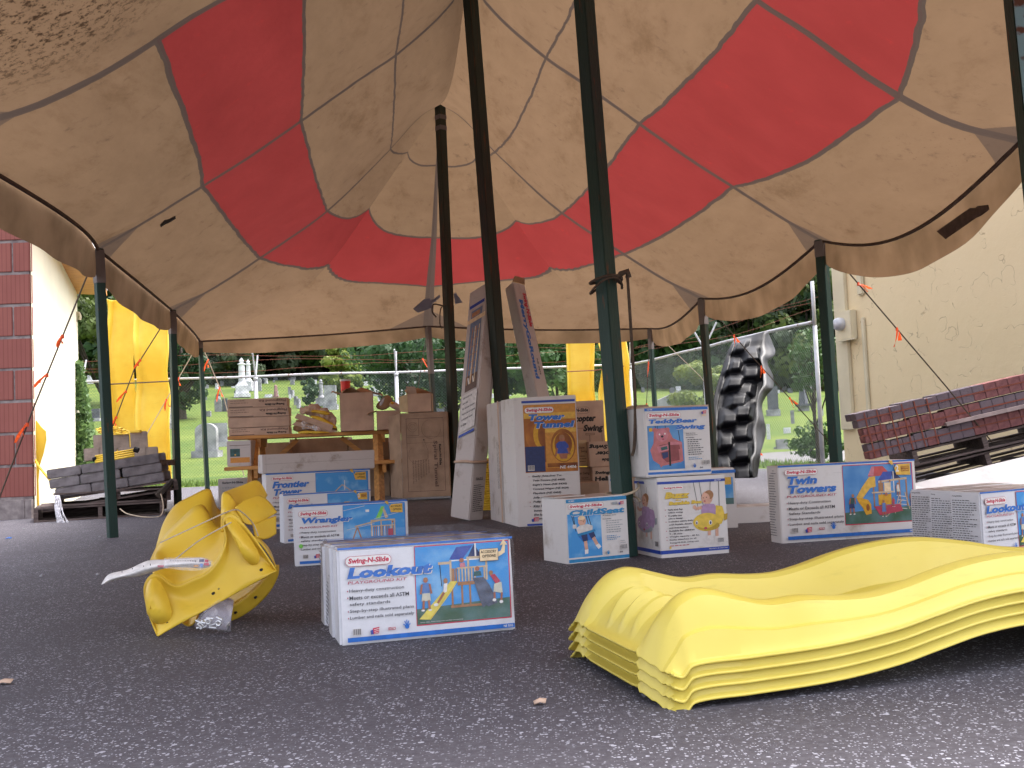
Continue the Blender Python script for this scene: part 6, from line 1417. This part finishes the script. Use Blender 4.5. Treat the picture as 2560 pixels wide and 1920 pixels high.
# channel going back
trough = [(382, 1436), (402, 1441), (425, 1458), (446, 1464), (486, 1448), (522, 1430), (546, 1402), (560, 1370), (562, 1335), (556, 1300)]
midc = [(378, 1408), (392, 1392), (420, 1405), (450, 1405), (490, 1392), (522, 1375), (545, 1360), (558, 1345), (566, 1322), (560, 1295)]
backc = [(376, 1402), (390, 1372), (403, 1350), (424, 1325), (453, 1297), (485, 1268), (506, 1263), (522, 1285), (540, 1322), (566, 1335)]
loft([(trough, 3.34), (midc, (3.5, 3.56)), (backc, (3.62, 3.72))], 'channel', 'scoop', t, 40)
mb = MB(); o_ = base
for x, y in ((532, 1484), (419, 1558), (652, 1425)):
    c = at(x, y, 3.285)-o_; mb.tube([c, c+Vector((0, .012, 0))], .0045, 8)
mb.build('bolt_holes', M['p_black'], t)
t2_ = empty('scoop_slide', gz(600, 1560), 0, 'farther golden yellow scoop slide piece nested behind, with curved lower flange', 'slide section')
outer = [(388, 1380), (402, 1328), (415, 1296), (440, 1262), (480, 1240), (520, 1222), (531, 1240), (542, 1270), (566, 1288)]
inner_ = [(392, 1400), (410, 1365), (430, 1335), (455, 1310), (485, 1290), (512, 1285), (530, 1300), (545, 1330), (566, 1350)]
loft([(inner_, (3.75, 3.85)), (outer, (3.8, 3.95))], 'channel', 'scoop', t2_, 30)
loft([([(557, 1244), (590, 1262), (625, 1300), (640, 1330)], (3.62, 3.7)), ([(560, 1232), (585, 1225), (640, 1216), (664, 1246)], (3.85, 3.95)), ([(567, 1230), (605, 1216), (644, 1203), (668, 1240)], (3.9, 4.0))], 'rear_flap', 'scoop', t2_, 24)
loft([([(556, 1250), (560, 1232), (572, 1236), (590, 1262), (600, 1290)], (3.60, 3.62)), ([(556, 1330), (556, 1300), (566, 1280), (590, 1290), (604, 1310)], (3.52, 3.55))], 'rail_lobe', 'scoop', t2_, 20, .01)
loft([([(588, 1268), (600, 1290), (612, 1308), (634, 1311)], (3.55, 3.58)), ([(615, 1248), (640, 1268), (655, 1290), (660, 1300)], (3.62, 3.66)), ([(647, 1239), (664, 1248), (678, 1262), (692, 1281)], (3.7, 3.74))], 'side_flap', 'scoop', t2_, 20)
loft([([(634, 1311), (660, 1300), (688, 1290)], (3.58, 3.72)), ([(640, 1345), (665, 1348), (688, 1335)], (3.56, 3.7))], 'side_lobe', 'scoop', t2_, 20, .01)
loft([([(630, 1340), (655, 1362), (678, 1395), (691, 1420)], (3.45, 3.5)), ([(652, 1350), (672, 1372), (684, 1400), (692, 1428)], (3.6, 3.65))], 'side_wall', 'scoop', t2_, 20)
loft([([(693, 1413), (684, 1445), (664, 1478), (632, 1508), (600, 1528), (572, 1540)], (3.5, 3.45)), ([(696, 1412), (694, 1438), (673, 1478), (640, 1513), (606, 1538), (574, 1553)], (3.5, 3.45)), ([(690, 1412), (672, 1436), (648, 1462), (622, 1486), (598, 1504), (570, 1520)], (3.46, 3.42))], 'curved_flange', 'scoop', t2_, 30)
loft([([(676, 1432), (640, 1470), (600, 1500), (560, 1520)], (3.50, 3.46)), ([(640, 1440), (600, 1470), (560, 1500), (520, 1520)], (3.7, 3.7))], 'underside', 'scoop', t2_, 20)
loft([([(455, 1556), (468, 1564), (480, 1562), (492, 1548)], 3.42), ([(460, 1540), (475, 1545), (490, 1535), (500, 1525)], 3.5)], 'underside_lip', 'scoop', t2_, 12)
mb = MB()
for x, y in ((638, 1494), (588, 1532)):
    c = at(x, y, 3.43)-t2_.location; mb.tube([c, c+Vector((0, .012, 0))], .0045, 8)
mb.build('bolt_holes', M['p_black'], t2_)
mb = MB(); mb.tube(spline([at(400, 1357, 3.36), at(480, 1320, 3.34), at(560, 1283, 3.3)], 6), .0022, 5); mb.tube(spline([at(436, 1400, 3.33), at(500, 1350, 3.3), at(578, 1306, 3.26)], 6), .0022, 5); mb.tube(spline([at(560, 1283, 3.3), at(595, 1275, 3.4), at(630, 1305, 3.5), at(646, 1340, 3.5)], 6), .0024, 5)
tag(mb.build('binding_twine', M['palerope']), 'pale twine strands binding the golden scoop slide pieces', 'twine')
# instruction sheet in clear sleeve
t = empty('instruction_sheet', at(400, 1440, 3.2), 0, 'crumpled white instruction sheet in clear sleeve lying across the scoop slide', 'paper')
loft([([(254, 1461), (273, 1436), (320, 1424), (370, 1402), (420, 1399), (470, 1396), (505, 1395), (526, 1403)], (3.12, 3.20)), ([(258, 1460), (276, 1447), (325, 1434), (375, 1418), (420, 1412), (470, 1408), (508, 1408), (527, 1410)], (3.09, 3.17)), ([(262, 1458), (300, 1447), (345, 1440), (385, 1428), (425, 1418), (470, 1418), (505, 1420), (525, 1416)], (3.12, 3.20))], 'sheet', 'p_white', t, 50, .002)
mb = MB(); random.seed(4)
for i in range(16):
    x = 425+i*4.2; a = [at(xx, yy, 3.155-.001)-t.location for xx, yy in ((x, 1401), (x+2.2, 1401), (x+2.2, 1405.5), (x, 1405.5))]; mb.add(a, [(0, 1, 2, 3)], M['p_ink'])
for (x, y, w__, h__, mk) in ((498, 1398, 12, 7, 'p_navyd'), (512, 1399, 9, 7, 'p_red'), (500, 1409, 7, 9, 'p_blue'), (510, 1407, 12, 7, 'p_red'), (484, 1412, 12, 5, 'p_orange'), (394, 1413, 16, 5, 'p_pink'), (304, 1428, 2, 3, 'p_ink'), (330, 1420, 2, 3, 'p_ink'), (375, 1409, 2, 5, 'p_ink'), (358, 1414, 2, 3, 'p_ink')):
    a = [at(xx, yy, 3.09+.06*(x-254)/272)-t.location for xx, yy in ((x, y), (x+w__, y), (x+w__, y+h__), (x, y+h__))]; mb.add(a, [(0, 1, 2, 3)], M[mk])
mb.build('printed_marks', parent=t)
loft([([(410, 1395), (460, 1392), (510, 1393), (531, 1402)], (3.08, 3.13)), ([(408, 1420), (460, 1426), (500, 1426), (531, 1415)], (3.07, 3.13))], 'clear_sleeve', 'film_bag', t, 16, .001)
# hardware bag
t = empty('hardware_bag', gz(535, 1572), 0, 'clear plastic bag of bolts hanging under the scoop slide', 'bag')
loft([([(560, 1490), (575, 1494), (586, 1500)], (3.34, 3.36)), ([(520, 1520), (555, 1528), (582, 1525)], (3.22, 3.28)), ([(495, 1545), (535, 1556), (576, 1552)], (3.2, 3.26)), ([(484, 1568), (530, 1574), (578, 1580)], (3.24, 3.28))], 'bag', 'film_bag', t, 24, .001)
loft([([(562, 1492), (575, 1496), (584, 1502)], (3.37, 3.39)), ([(520, 1524), (555, 1530), (580, 1530)], (3.32, 3.36)), ([(488, 1566), (530, 1572), (576, 1576)], (3.30, 3.34))], 'bag_back', 'p_lilacgrey', t, 20, .001)
random.seed(12); mb = MB()
for i in range(22):
    c = at(random.uniform(496, 572), random.uniform(1545, 1570), random.uniform(3.25, 3.29))-t.location; a = random.uniform(0, 3.1); d_ = Vector((math.cos(a), .3*math.sin(a*3), math.sin(a)*.6))*.012
    mb.tube([c-d_, c+d_], .0035, 6)
for x, y in ((520, 1554), (546, 1558)):
    c = at(x, y, 3.235)-t.location; mb.tube([c+Vector((math.cos(a)*.007, 0, math.sin(a)*.007)) for a in [6.3*i/12 for i in range(13)]], .003, 6)
mb.build('bolts', M['metal'], t)

# ================================================================== BLACK CLIMBING WALL
bTL, bTR = at(1836, 851, 15.4), at(1913, 828, 15.2); bBL, bBR = at(1775, 1215, 13.3), at(1892, 1198, 13.1)
t = empty('climbing_wall', (at(1830, 1200, 13.2).x, 13.2, 0), 0, 'glossy black moulded rock climbing panel hung from the fence rail', 'climbing panel')
Ll = spline([at(1836, 851, 15.4), at(1818, 880, 15.1), at(1782, 1000, 14.4), at(1776, 1110, 13.8), at(1774, 1215, 13.3)], 12); Rr = spline([at(1913, 828, 15.2), at(1904, 868, 15.0), at(1912, 930, 14.6), at(1896, 1000, 14.2), at(1886, 1090, 13.7), at(1890, 1198, 13.1)], 10)
def resamp(P, n):
    L = [0]
    for a, b in zip(P, P[1:]): L.append(L[-1]+(b-a).length)
    out = []; i = 0
    for k_ in range(n):
        d_ = L[-1]*k_/(n-1)
        while i < len(L)-2 and L[i+1] < d_: i += 1
        out.append(P[i].lerp(P[i+1], min(1, (d_-L[i])/max(1e-9, L[i+1]-L[i]))))
    return out
NR, NC = 120, 46; Ll = resamp(Ll, NR); Rr = resamp(Rr, NR); rows = []
rocks = []; random.seed(9)
for j in range(7):
    for i in range(2):
        rocks.append((.13+j*.132+random.uniform(-.02, .02)+.066*i, .40+.34*i+random.uniform(-.12, .10), random.uniform(.7, 1.4)))
for j in range(NR):
    r_ = []; v = j/(NR-1)
    for i in range(NC):
        u = i/(NC-1); p = Ll[j].lerp(Rr[j], u); h_ = 0
        for (rv, ru, a) in rocks:      # faceted shelf shapes: rise slowly, cut off sharply underneath
            dv_ = (v-rv)/.11; du_ = (u-ru-.06*math.sin(rv*40)+.25*(v-rv)*math.cos(rv*50))/.30
            if abs(du_) < 1 and -1 < dv_ < .35:
                k_ = (1+dv_)**.8 if dv_ < 0 else (1-dv_/.35); h_ = max(h_, a*min(k_, .72)*min(1, 1.7*(1-abs(du_)))*.20)
        n_ = noise.noise(Vector((u*4, v*14, 1)))*.012
        edge = min(1, u/.22); e2 = min(1, (1-v)/.02)
        p = p+Vector((0, -1, .25))*(h_*edge+n_*edge)+Vector((0, -.05 if u < .12 else 0, 0))
        if v < .06: p = p+Vector((0, .06*(1-v/.06), 0))
        r_.append(p-t.location)
    rows.append(r_)
mb = MB(); mb.grid(rows); mb.build('panel', M['black'], t, smooth=True, solid=.006)
fl = [((1911, 833), (1919, 828)), ((1903, 865), (1933, 862)), ((1901, 885), (1938, 885)), ((1901, 897), (1919, 905)), ((1908, 925), (1931, 935)), ((1908, 945), (1934, 955)), ((1907, 963), (1932, 971)), ((1897, 985), (1916, 990)), ((1892, 1015), (1905, 1015)), ((1889, 1045), (1910, 1048)), ((1881, 1079), (1915, 1075)), ((1885, 1105), (1911, 1100)), ((1884, 1130), (1903, 1128)), ((1876, 1150), (1899, 1152)), ((1884, 1196), (1892, 1198))]
rows = []
for i, (a, b) in enumerate(fl):
    f_ = i/(len(fl)-1); Y = lerp(15.1, 13.0, f_); A_ = at(*a, Y-.06); B_ = at(*b, Y+.12+.08*math.sin(i*1.9)); rows.append([A_-t.location, (A_*.66+B_*.34+Vector((0, -.03, 0)))-t.location, (A_*.33+B_*.67+Vector((0, .02, 0)))-t.location, B_-t.location])
cols = [spline([r[k_] for r in rows], 5) for k_ in range(4)]; mb = MB(); mb.grid(cols); mb.build('side_flange', mat('scuffed_black_plastic', (.02, .02, .022), .5, .3, 6, spec=.45, bump=.3, bscale=8), t, smooth=True, solid=.004)

# ================================================================== LEFT PALLETS AND BLOCKS
pb = gz(84, 1308); pe = gz(411, 1288); pang = math.atan2((pe-pb).y, (pe-pb).x); PW = (pe-pb).length
def pallet(label, loc, ang, W_, D_, H_=.125, tilt=0, m='pallet'):
    t = empty('pallet', loc, ang, label, 'pallet'); t.rotation_euler = (0, -tilt, ang)
    random.seed(int(abs(loc[0]*1000)) % 97)
    for i in range(7): mb = MB(); y = i*(D_-.1)/6; mb.box((random.uniform(-.01, .01), y, H_-.016), (W_+random.uniform(-.01, .01), y+.1, H_)); mb.build('top_board', M[m], t)
    for x in (0, W_/2-.02, W_-.04): mb = MB(); mb.box((x, .002, .016), (x+.04, D_, H_-.016)); mb.build('stringer', M[m], t)
    for i in range(3): mb = MB(); y = i*(D_-.1)/2; mb.box((0, y, 0), (W_, y+.1, .016)); mb.build('bottom_board', M[m], t)
    return t
pallet('bottom weathered pallet on the asphalt under the grey blocks', pb+Vector((0, 0, .004)), pang, PW, .9, .135)
pallet('middle weathered pallet of the left pile', pb+Vector((.18, .05, .145)), pang+.03, PW-.12, .85, .125)
tl2 = at(140, 1246, 10.0); TILT = .115
pallet('tilted top pallet directly under the grey blocks', tl2+Vector((.0, .0, -.105)), pang, PW-.05, .8, .10, TILT)
Mx = Matrix.Translation(tl2) @ Matrix.Rotation(pang, 4, 'Z') @ Matrix.Rotation(-TILT, 4, 'Y')
def block(x0, x1, z0, z1, y0, m, label, group, d_=.2):
    mb = MB(); mb.box((0, 0, 0), (x1-x0, d_, z1-z0)); o = mb.build('concrete_block', M[m], bevel=.008); o.matrix_world = Mx @ Matrix.Translation((x0, y0, z0)); return tag(o, label, 'concrete block', group)
g = 'grey wall blocks on the tilted left pallet'; hB = .092
rws = [[(0, .29), (.31, .63), (.65, .93)], [(-.03, .16), (.165, .22), (.24, .56), (.57, .90)], [(-.05, .22), (.23, .92)]]
rws = [[(.0, .32), (.325, .66), (.665, 1.0)], [(-.04, .23), (.235, .60), (.62, .99)], [(-.05, .25), (.26, .98)]]
z = 0
for r_i, rr in enumerate(rws):
    for a, b in rr:
        for yy in (0, .22): block(a+(.09 if yy else 0), b+(.09 if yy else 0)-.02*(yy > 0), z, z+hB, yy, 'block', 'grey concrete wall block in the tilted courses on the left pallet', g)
    z += hB+.003
for (x0, y0, x1, y1, Y, m_, lb) in ((210, 1122, 247, 1148, 10.35, 'block_b', 'buff block at the left of the upper course'), (250, 1122, 290, 1146, 10.36, 'block_b', 'second buff block of the upper course'), (296, 1120, 362, 1146, 10.4, 'block_b', 'third buff block of the upper course behind the yellow rods'), (366, 1118, 395, 1150, 10.45, 'block_b', 'buff block at the right end of the upper course'),
        (234, 1088, 276, 1121, 10.5, 'block_b', 'buff block on top, under the tangled yellow rope'), (281, 1087, 322, 1120, 10.5, 'block_b', 'buff block on top, left of the dark gap'), (327, 1080, 368, 1118, 10.52, 'block_b', 'buff block on top, right of the dark gap')):
    a = at(x0, y1, Y); b = at(x1, y1, Y); c = at(x0, y0, Y); mb = MB(); mb.box((0, 0, -.02), ((b-a).length, .2, c.z-a.z)); o = mb.build('concrete_block', M[m_], bevel=.008); o.location = a; o.rotation_euler = (0, -.03, pang); tag(o, lb, 'concrete block')
mb = MB(); a = at(150, 1178, 10.2); b = at(400, 1150, 10.35); mb.add([a, b, b+Vector((0, .5, .0)), a+Vector((0, .5, 0)), a+Vector((0, 0, -.05)), b+Vector((0, 0, -.06)), b+Vector((0, .5, -.06)), a+Vector((0, .5, -.05))], [(0, 1, 2, 3), (4, 5, 1, 0), (5, 6, 2, 1), (7, 4, 0, 3)], M['pallet']); tag(mb.build('board'), 'weathered board lying on the grey blocks under the yellow rods', 'board')
for i_, (x0_, x1_, y_, hh_, lb_) in enumerate(((105, 300, 1262, .10, 'dark broken board wedged between the left pallets, left end'), (250, 415, 1250, .12, 'dark broken board wedged between the left pallets, right end'))):
    a = at(x0_, y_+16, 10.5+.1*i_); b = at(x1_, y_, 10.6+.1*i_); mb = MB(); mb.tube([a, b], hh_*.75, 4, up=Vector((0, .8, 1))); tag(mb.build('broken_board', M['pallet']), lb_, 'board')
t = empty('rod_bundle', at(234, 1150, 10.0), 0, 'bundle of yellow rods with black ends on the grey blocks', 'rods')
for i in range(4):
    mb = MB(); y_ = -i*5.5; mb.tube([at(238, 1141+i*5, 9.98-.02*i)-t.location, at(336, 1123+i*5.5, 10.02-.02*i)-t.location], .010, 6); o = mb.build('rod', M['scoop'], t, smooth=True)
mb = MB(); mb.tube([at(336, 1123, 10.0)-t.location, at(346, 1126, 10.0)-t.location], .028, 8); mb.tube([at(233, 1149, 9.95)-t.location, at(241, 1147, 9.95)-t.location], .022, 8); mb.build('end_cap', M['black'], t)
mb = MB(); random.seed(6); pts = [at(random.uniform(238, 324), random.uniform(1066, 1086), 10.5+random.uniform(-.05, .1)) for _ in range(34)]; mb.tube(spline(pts, 5), .006, 5); tag(mb.build('rope_tangle', M['scoop'], smooth=True), 'tangled yellow rope heaped on the topmost left blocks', 'rope')
mb = MB(); a = at(325, 1082, 10.5); mb.box(tuple(a), tuple(a+Vector((.1, .06, .025)))); tag(mb.build('tool_handle', M['slide_far'], bevel=.006), 'short bright yellow handle on the topmost left blocks', 'handle')
t = empty('plastic_sheet', gz(95, 1300), 0, 'golden plastic cutout sheet leaning on the pale yellow wall', 'sheet')
mb = MB(); P_s = [(84, 1048), (92, 1052), (104, 1068), (115, 1078), (116, 1100), (110, 1130), (100, 1160), (96, 1200), (98, 1272), (94, 1272), (88, 1200), (84, 1130)]
c = [at(x, y, 10.9)-t.location for x, y in P_s]; mb.add(c, [tuple(range(len(c)))], M['scoop']); mb.build('sheet', parent=t, solid=.01)
mb = MB(); mb.tube(spline([at(88, 1150, 10.8)-t.location, at(100, 1170, 10.6)-t.location, at(126, 1202, 10.3)-t.location], 5), .012, 5); mb.build('edge_strip', M['scoop'], t)
random.seed(13); mb = MB()   # loose wrap hanging
for i in range(14):
    x = 135+random.uniform(0, 14); mb.tube(spline([at(x, 1238, 9.8), at(x+random.uniform(0, 10), 1275, 9.75), at(x+random.uniform(5, 26), 1308+random.uniform(-2, 1), 9.72)], 4), .004, 4)
tag(mb.build('torn_wrap', M['film']), 'torn clear wrap strands hanging from the left pallets', 'plastic wrap')
mb = MB(); mb.tube(spline([at(300, 1272, 10.05), at(320, 1285, 10.0), at(365, 1293, 9.95), at(400, 1290, 10.0), at(408, 1265, 10.1), at(402, 1235, 10.2)], 5), .006, 4); tag(mb.build('strap_loop', M['palerope']), 'loose grey strap looped over the right end of the left pallets', 'strap')
mb = MB(); mb.tube(spline([at(395, 1240, 10.3), at(412, 1222, 10.3), at(432, 1200, 10.3)], 4), [.05, .04, .04, .035, .03, .03, .03, .02, .02], 5); tag(mb.build('timber_offcut', M['bark']), 'dark timber offcut sticking up at the right end of the left pallets', 'timber')

# ================================================================== RIGHT PAVERS
pv = at(2176, 1149, 8.8); PT = .19; PX = Matrix.Translation(pv) @ Matrix.Rotation(-.10, 4, 'Z') @ Matrix.Rotation(-PT, 4, 'Y')
pw, ph = .098, .064; layers = [('paver_g', 0), ('paver_r', 0), ('paver_g', 0)]
random.seed(31); z = 0; gp_ = 'pavers strapped in three tilted bundles'
mats_l = [['paver_g']*9+['paver_r']*7, ['paver_r']*10+['paver_g']*6, ['paver_g']*10+['paver_r']*6]
for li in range(3):
    if li: z += .010
    for cy in range(2):
        for cx in range(15):
            wz = .018*math.sin(cx*1.7+li) if cx < 8 else 0
            mk = mats_l[li][cx] if random.random() > .12 else random.choice(['paver_r', 'paver_g'])
            for yy in ((0, .21) if li == 2 and cy == 1 else (0,)):
                mb = MB(); dz_ = (-.018*(cx < 7)*((cx//2) % 2) if cy == 1 else 0)
                mb.box((0, 0, 0), (pw-.002, .2, ph-.002+dz_*.6)); o = mb.build('paver', M[mk], bevel=.004); o.matrix_world = PX @ Matrix.Translation((cx*pw-(.03 if li == 2 else -.01*(2-li)*0), yy+random.uniform(-.003, .003), z+cy*ph))
                tag(o, ('red' if mk == 'paver_r' else 'charcoal')+' paver in the %s strapped bundle beside the cream wall' % ('bottom', 'middle', 'top')[li], 'paver', gp_+', %s %s' % (('bottom', 'middle', 'top')[li], 'red' if mk == 'paver_r' else 'charcoal'))
    z += 2*ph
    t = empty('strap', (PX @ Vector((0, -.004, z-ph*1.05))), 0, 'orange band round the %s bundle of pavers' % ('bottom', 'middle', 'top')[li], 'strap')
    mb = MB(); mb.box((-.03, -.006, 0), (15*pw+.03, -.003, .012)); o = mb.build('band', M['strap'], t); o.matrix_parent_inverse = Matrix.Translation(-Vector(t.location)); o.matrix_basis = PX @ Matrix.Translation((0, 0, z-ph*1.05))
for i in range(6):
    o_l = PX @ Vector((.05+i*.105*1.0, -.01, 0)); mb = MB(); mb.box((.04+i*.105, -.0085, 0), (.05+i*.105, -.0065, z-.01)); o = mb.build('strap', M['strap']); o.matrix_world = PX
    tag(o, 'upright orange band on the left half of the paver bundles', 'strap', 'upright bands on the pavers')
mb = MB(); mb.box((.66, -.06, ph*2+.004), (1.5, -.008, ph*2+.034)); o = mb.build('batten', mat('pale_batten', (.42, .32, .30), .8, .2, 10)); o.matrix_world = PX; tag(o, 'pale timber batten lying across the front of the pavers', 'batten')
t = pallet('tilted weathered pallet under the strapped pavers', PX @ Vector((.35, .02, -.14)), -.10, 1.2, .8, .13, PT)
t = pallet('lower weathered pallet leaning under the paver pallet', PX @ Vector((.3, .05, -.30)), -.10, 1.3, .8, .13, PT+.02)
for k_, (x_, h_) in enumerate(((.75, .0), (1.42, .0))):
    q = PX @ Vector((x_, .3, -.31)); mb = MB(); mb.box((-.13, -.25, 0), (.13, .4, max(.05, q.z-.01))); o = mb.build('support_block', M['block'], bevel=.01); o.location = (q.x, q.y, 0); tag(o, 'rough concrete block propping up the %s of the tilted paver pallets' % ('middle', 'right end')[k_], 'concrete block')
# white boards: long carton on the ground left of the twin tower box and a white sheet on the pavers
t, W_ = carton('long white carton flat on the asphalt behind the two tower playset box', (1826, 1311), (1990, 1303), .105, .25, name='long_box', seed=41)
t = empty('white_panel', gz(2330, 1290), 0, 'long white sloping board propped behind the row of white boxes', 'board')
mb = MB(); mb.add([p_-t.location for p_ in (at(2275, 1215, 6.3), at(2600, 1136, 6.5), at(2600, 1300, 6.1), at(2275, 1300, 6.0))], [(0, 1, 2, 3)], M['wboard']); mb.m = [0]; mb.mats = [M['panelwhite']]; mb.build('board', parent=t, solid=.03)
# ground litter
for (x, y, lb, mk, s_) in ((22, 1349, 'small blue bottle cap on the asphalt by the left edge', 'p_blue', .02), (12, 1715, 'dried brown leaf at the left edge of the asphalt', 'kraft', .018), (1350, 1767, 'curled dry leaf on the asphalt left of the slide stack', 'kraft', .012)):
    p_ = gz(x, y); mb = MB(); mb.grid([[Vector((-s_, -s_*.6, .003)), Vector((0, -s_*.7, .008)), Vector((s_, -s_*.4, .004))], [Vector((-s_*1.1, 0, .008)), Vector((0, 0, .014)), Vector((s_*1.2, .1*s_, .012))], [Vector((-s_*.7, s_*.6, .004)), Vector((0, s_*.7, .01)), Vector((s_*.8, s_*.5, .005))]])
    o = mb.build('bottle_cap' if mk == 'p_blue' else 'dry_leaf', M[mk], smooth=True, solid=.002); o.location = p_+Vector((0, 0, .004)); tag(o, lb, 'litter')
for (x, y) in ((104, 1444), (245, 1440), (60, 1325), (250, 1345)):
    p_ = gz(x, y); mb = MB(); mb.lathe([(0, 0), (.011, .002), (.009, .009), (0, .012)], n=7); o = mb.build('pebble', M['stone']); o.location = p_+Vector((0, 0, .004)); tag(o, 'small grey pebble on the asphalt left of the scoop slides', 'pebble', 'pebbles left of the scoop slides')
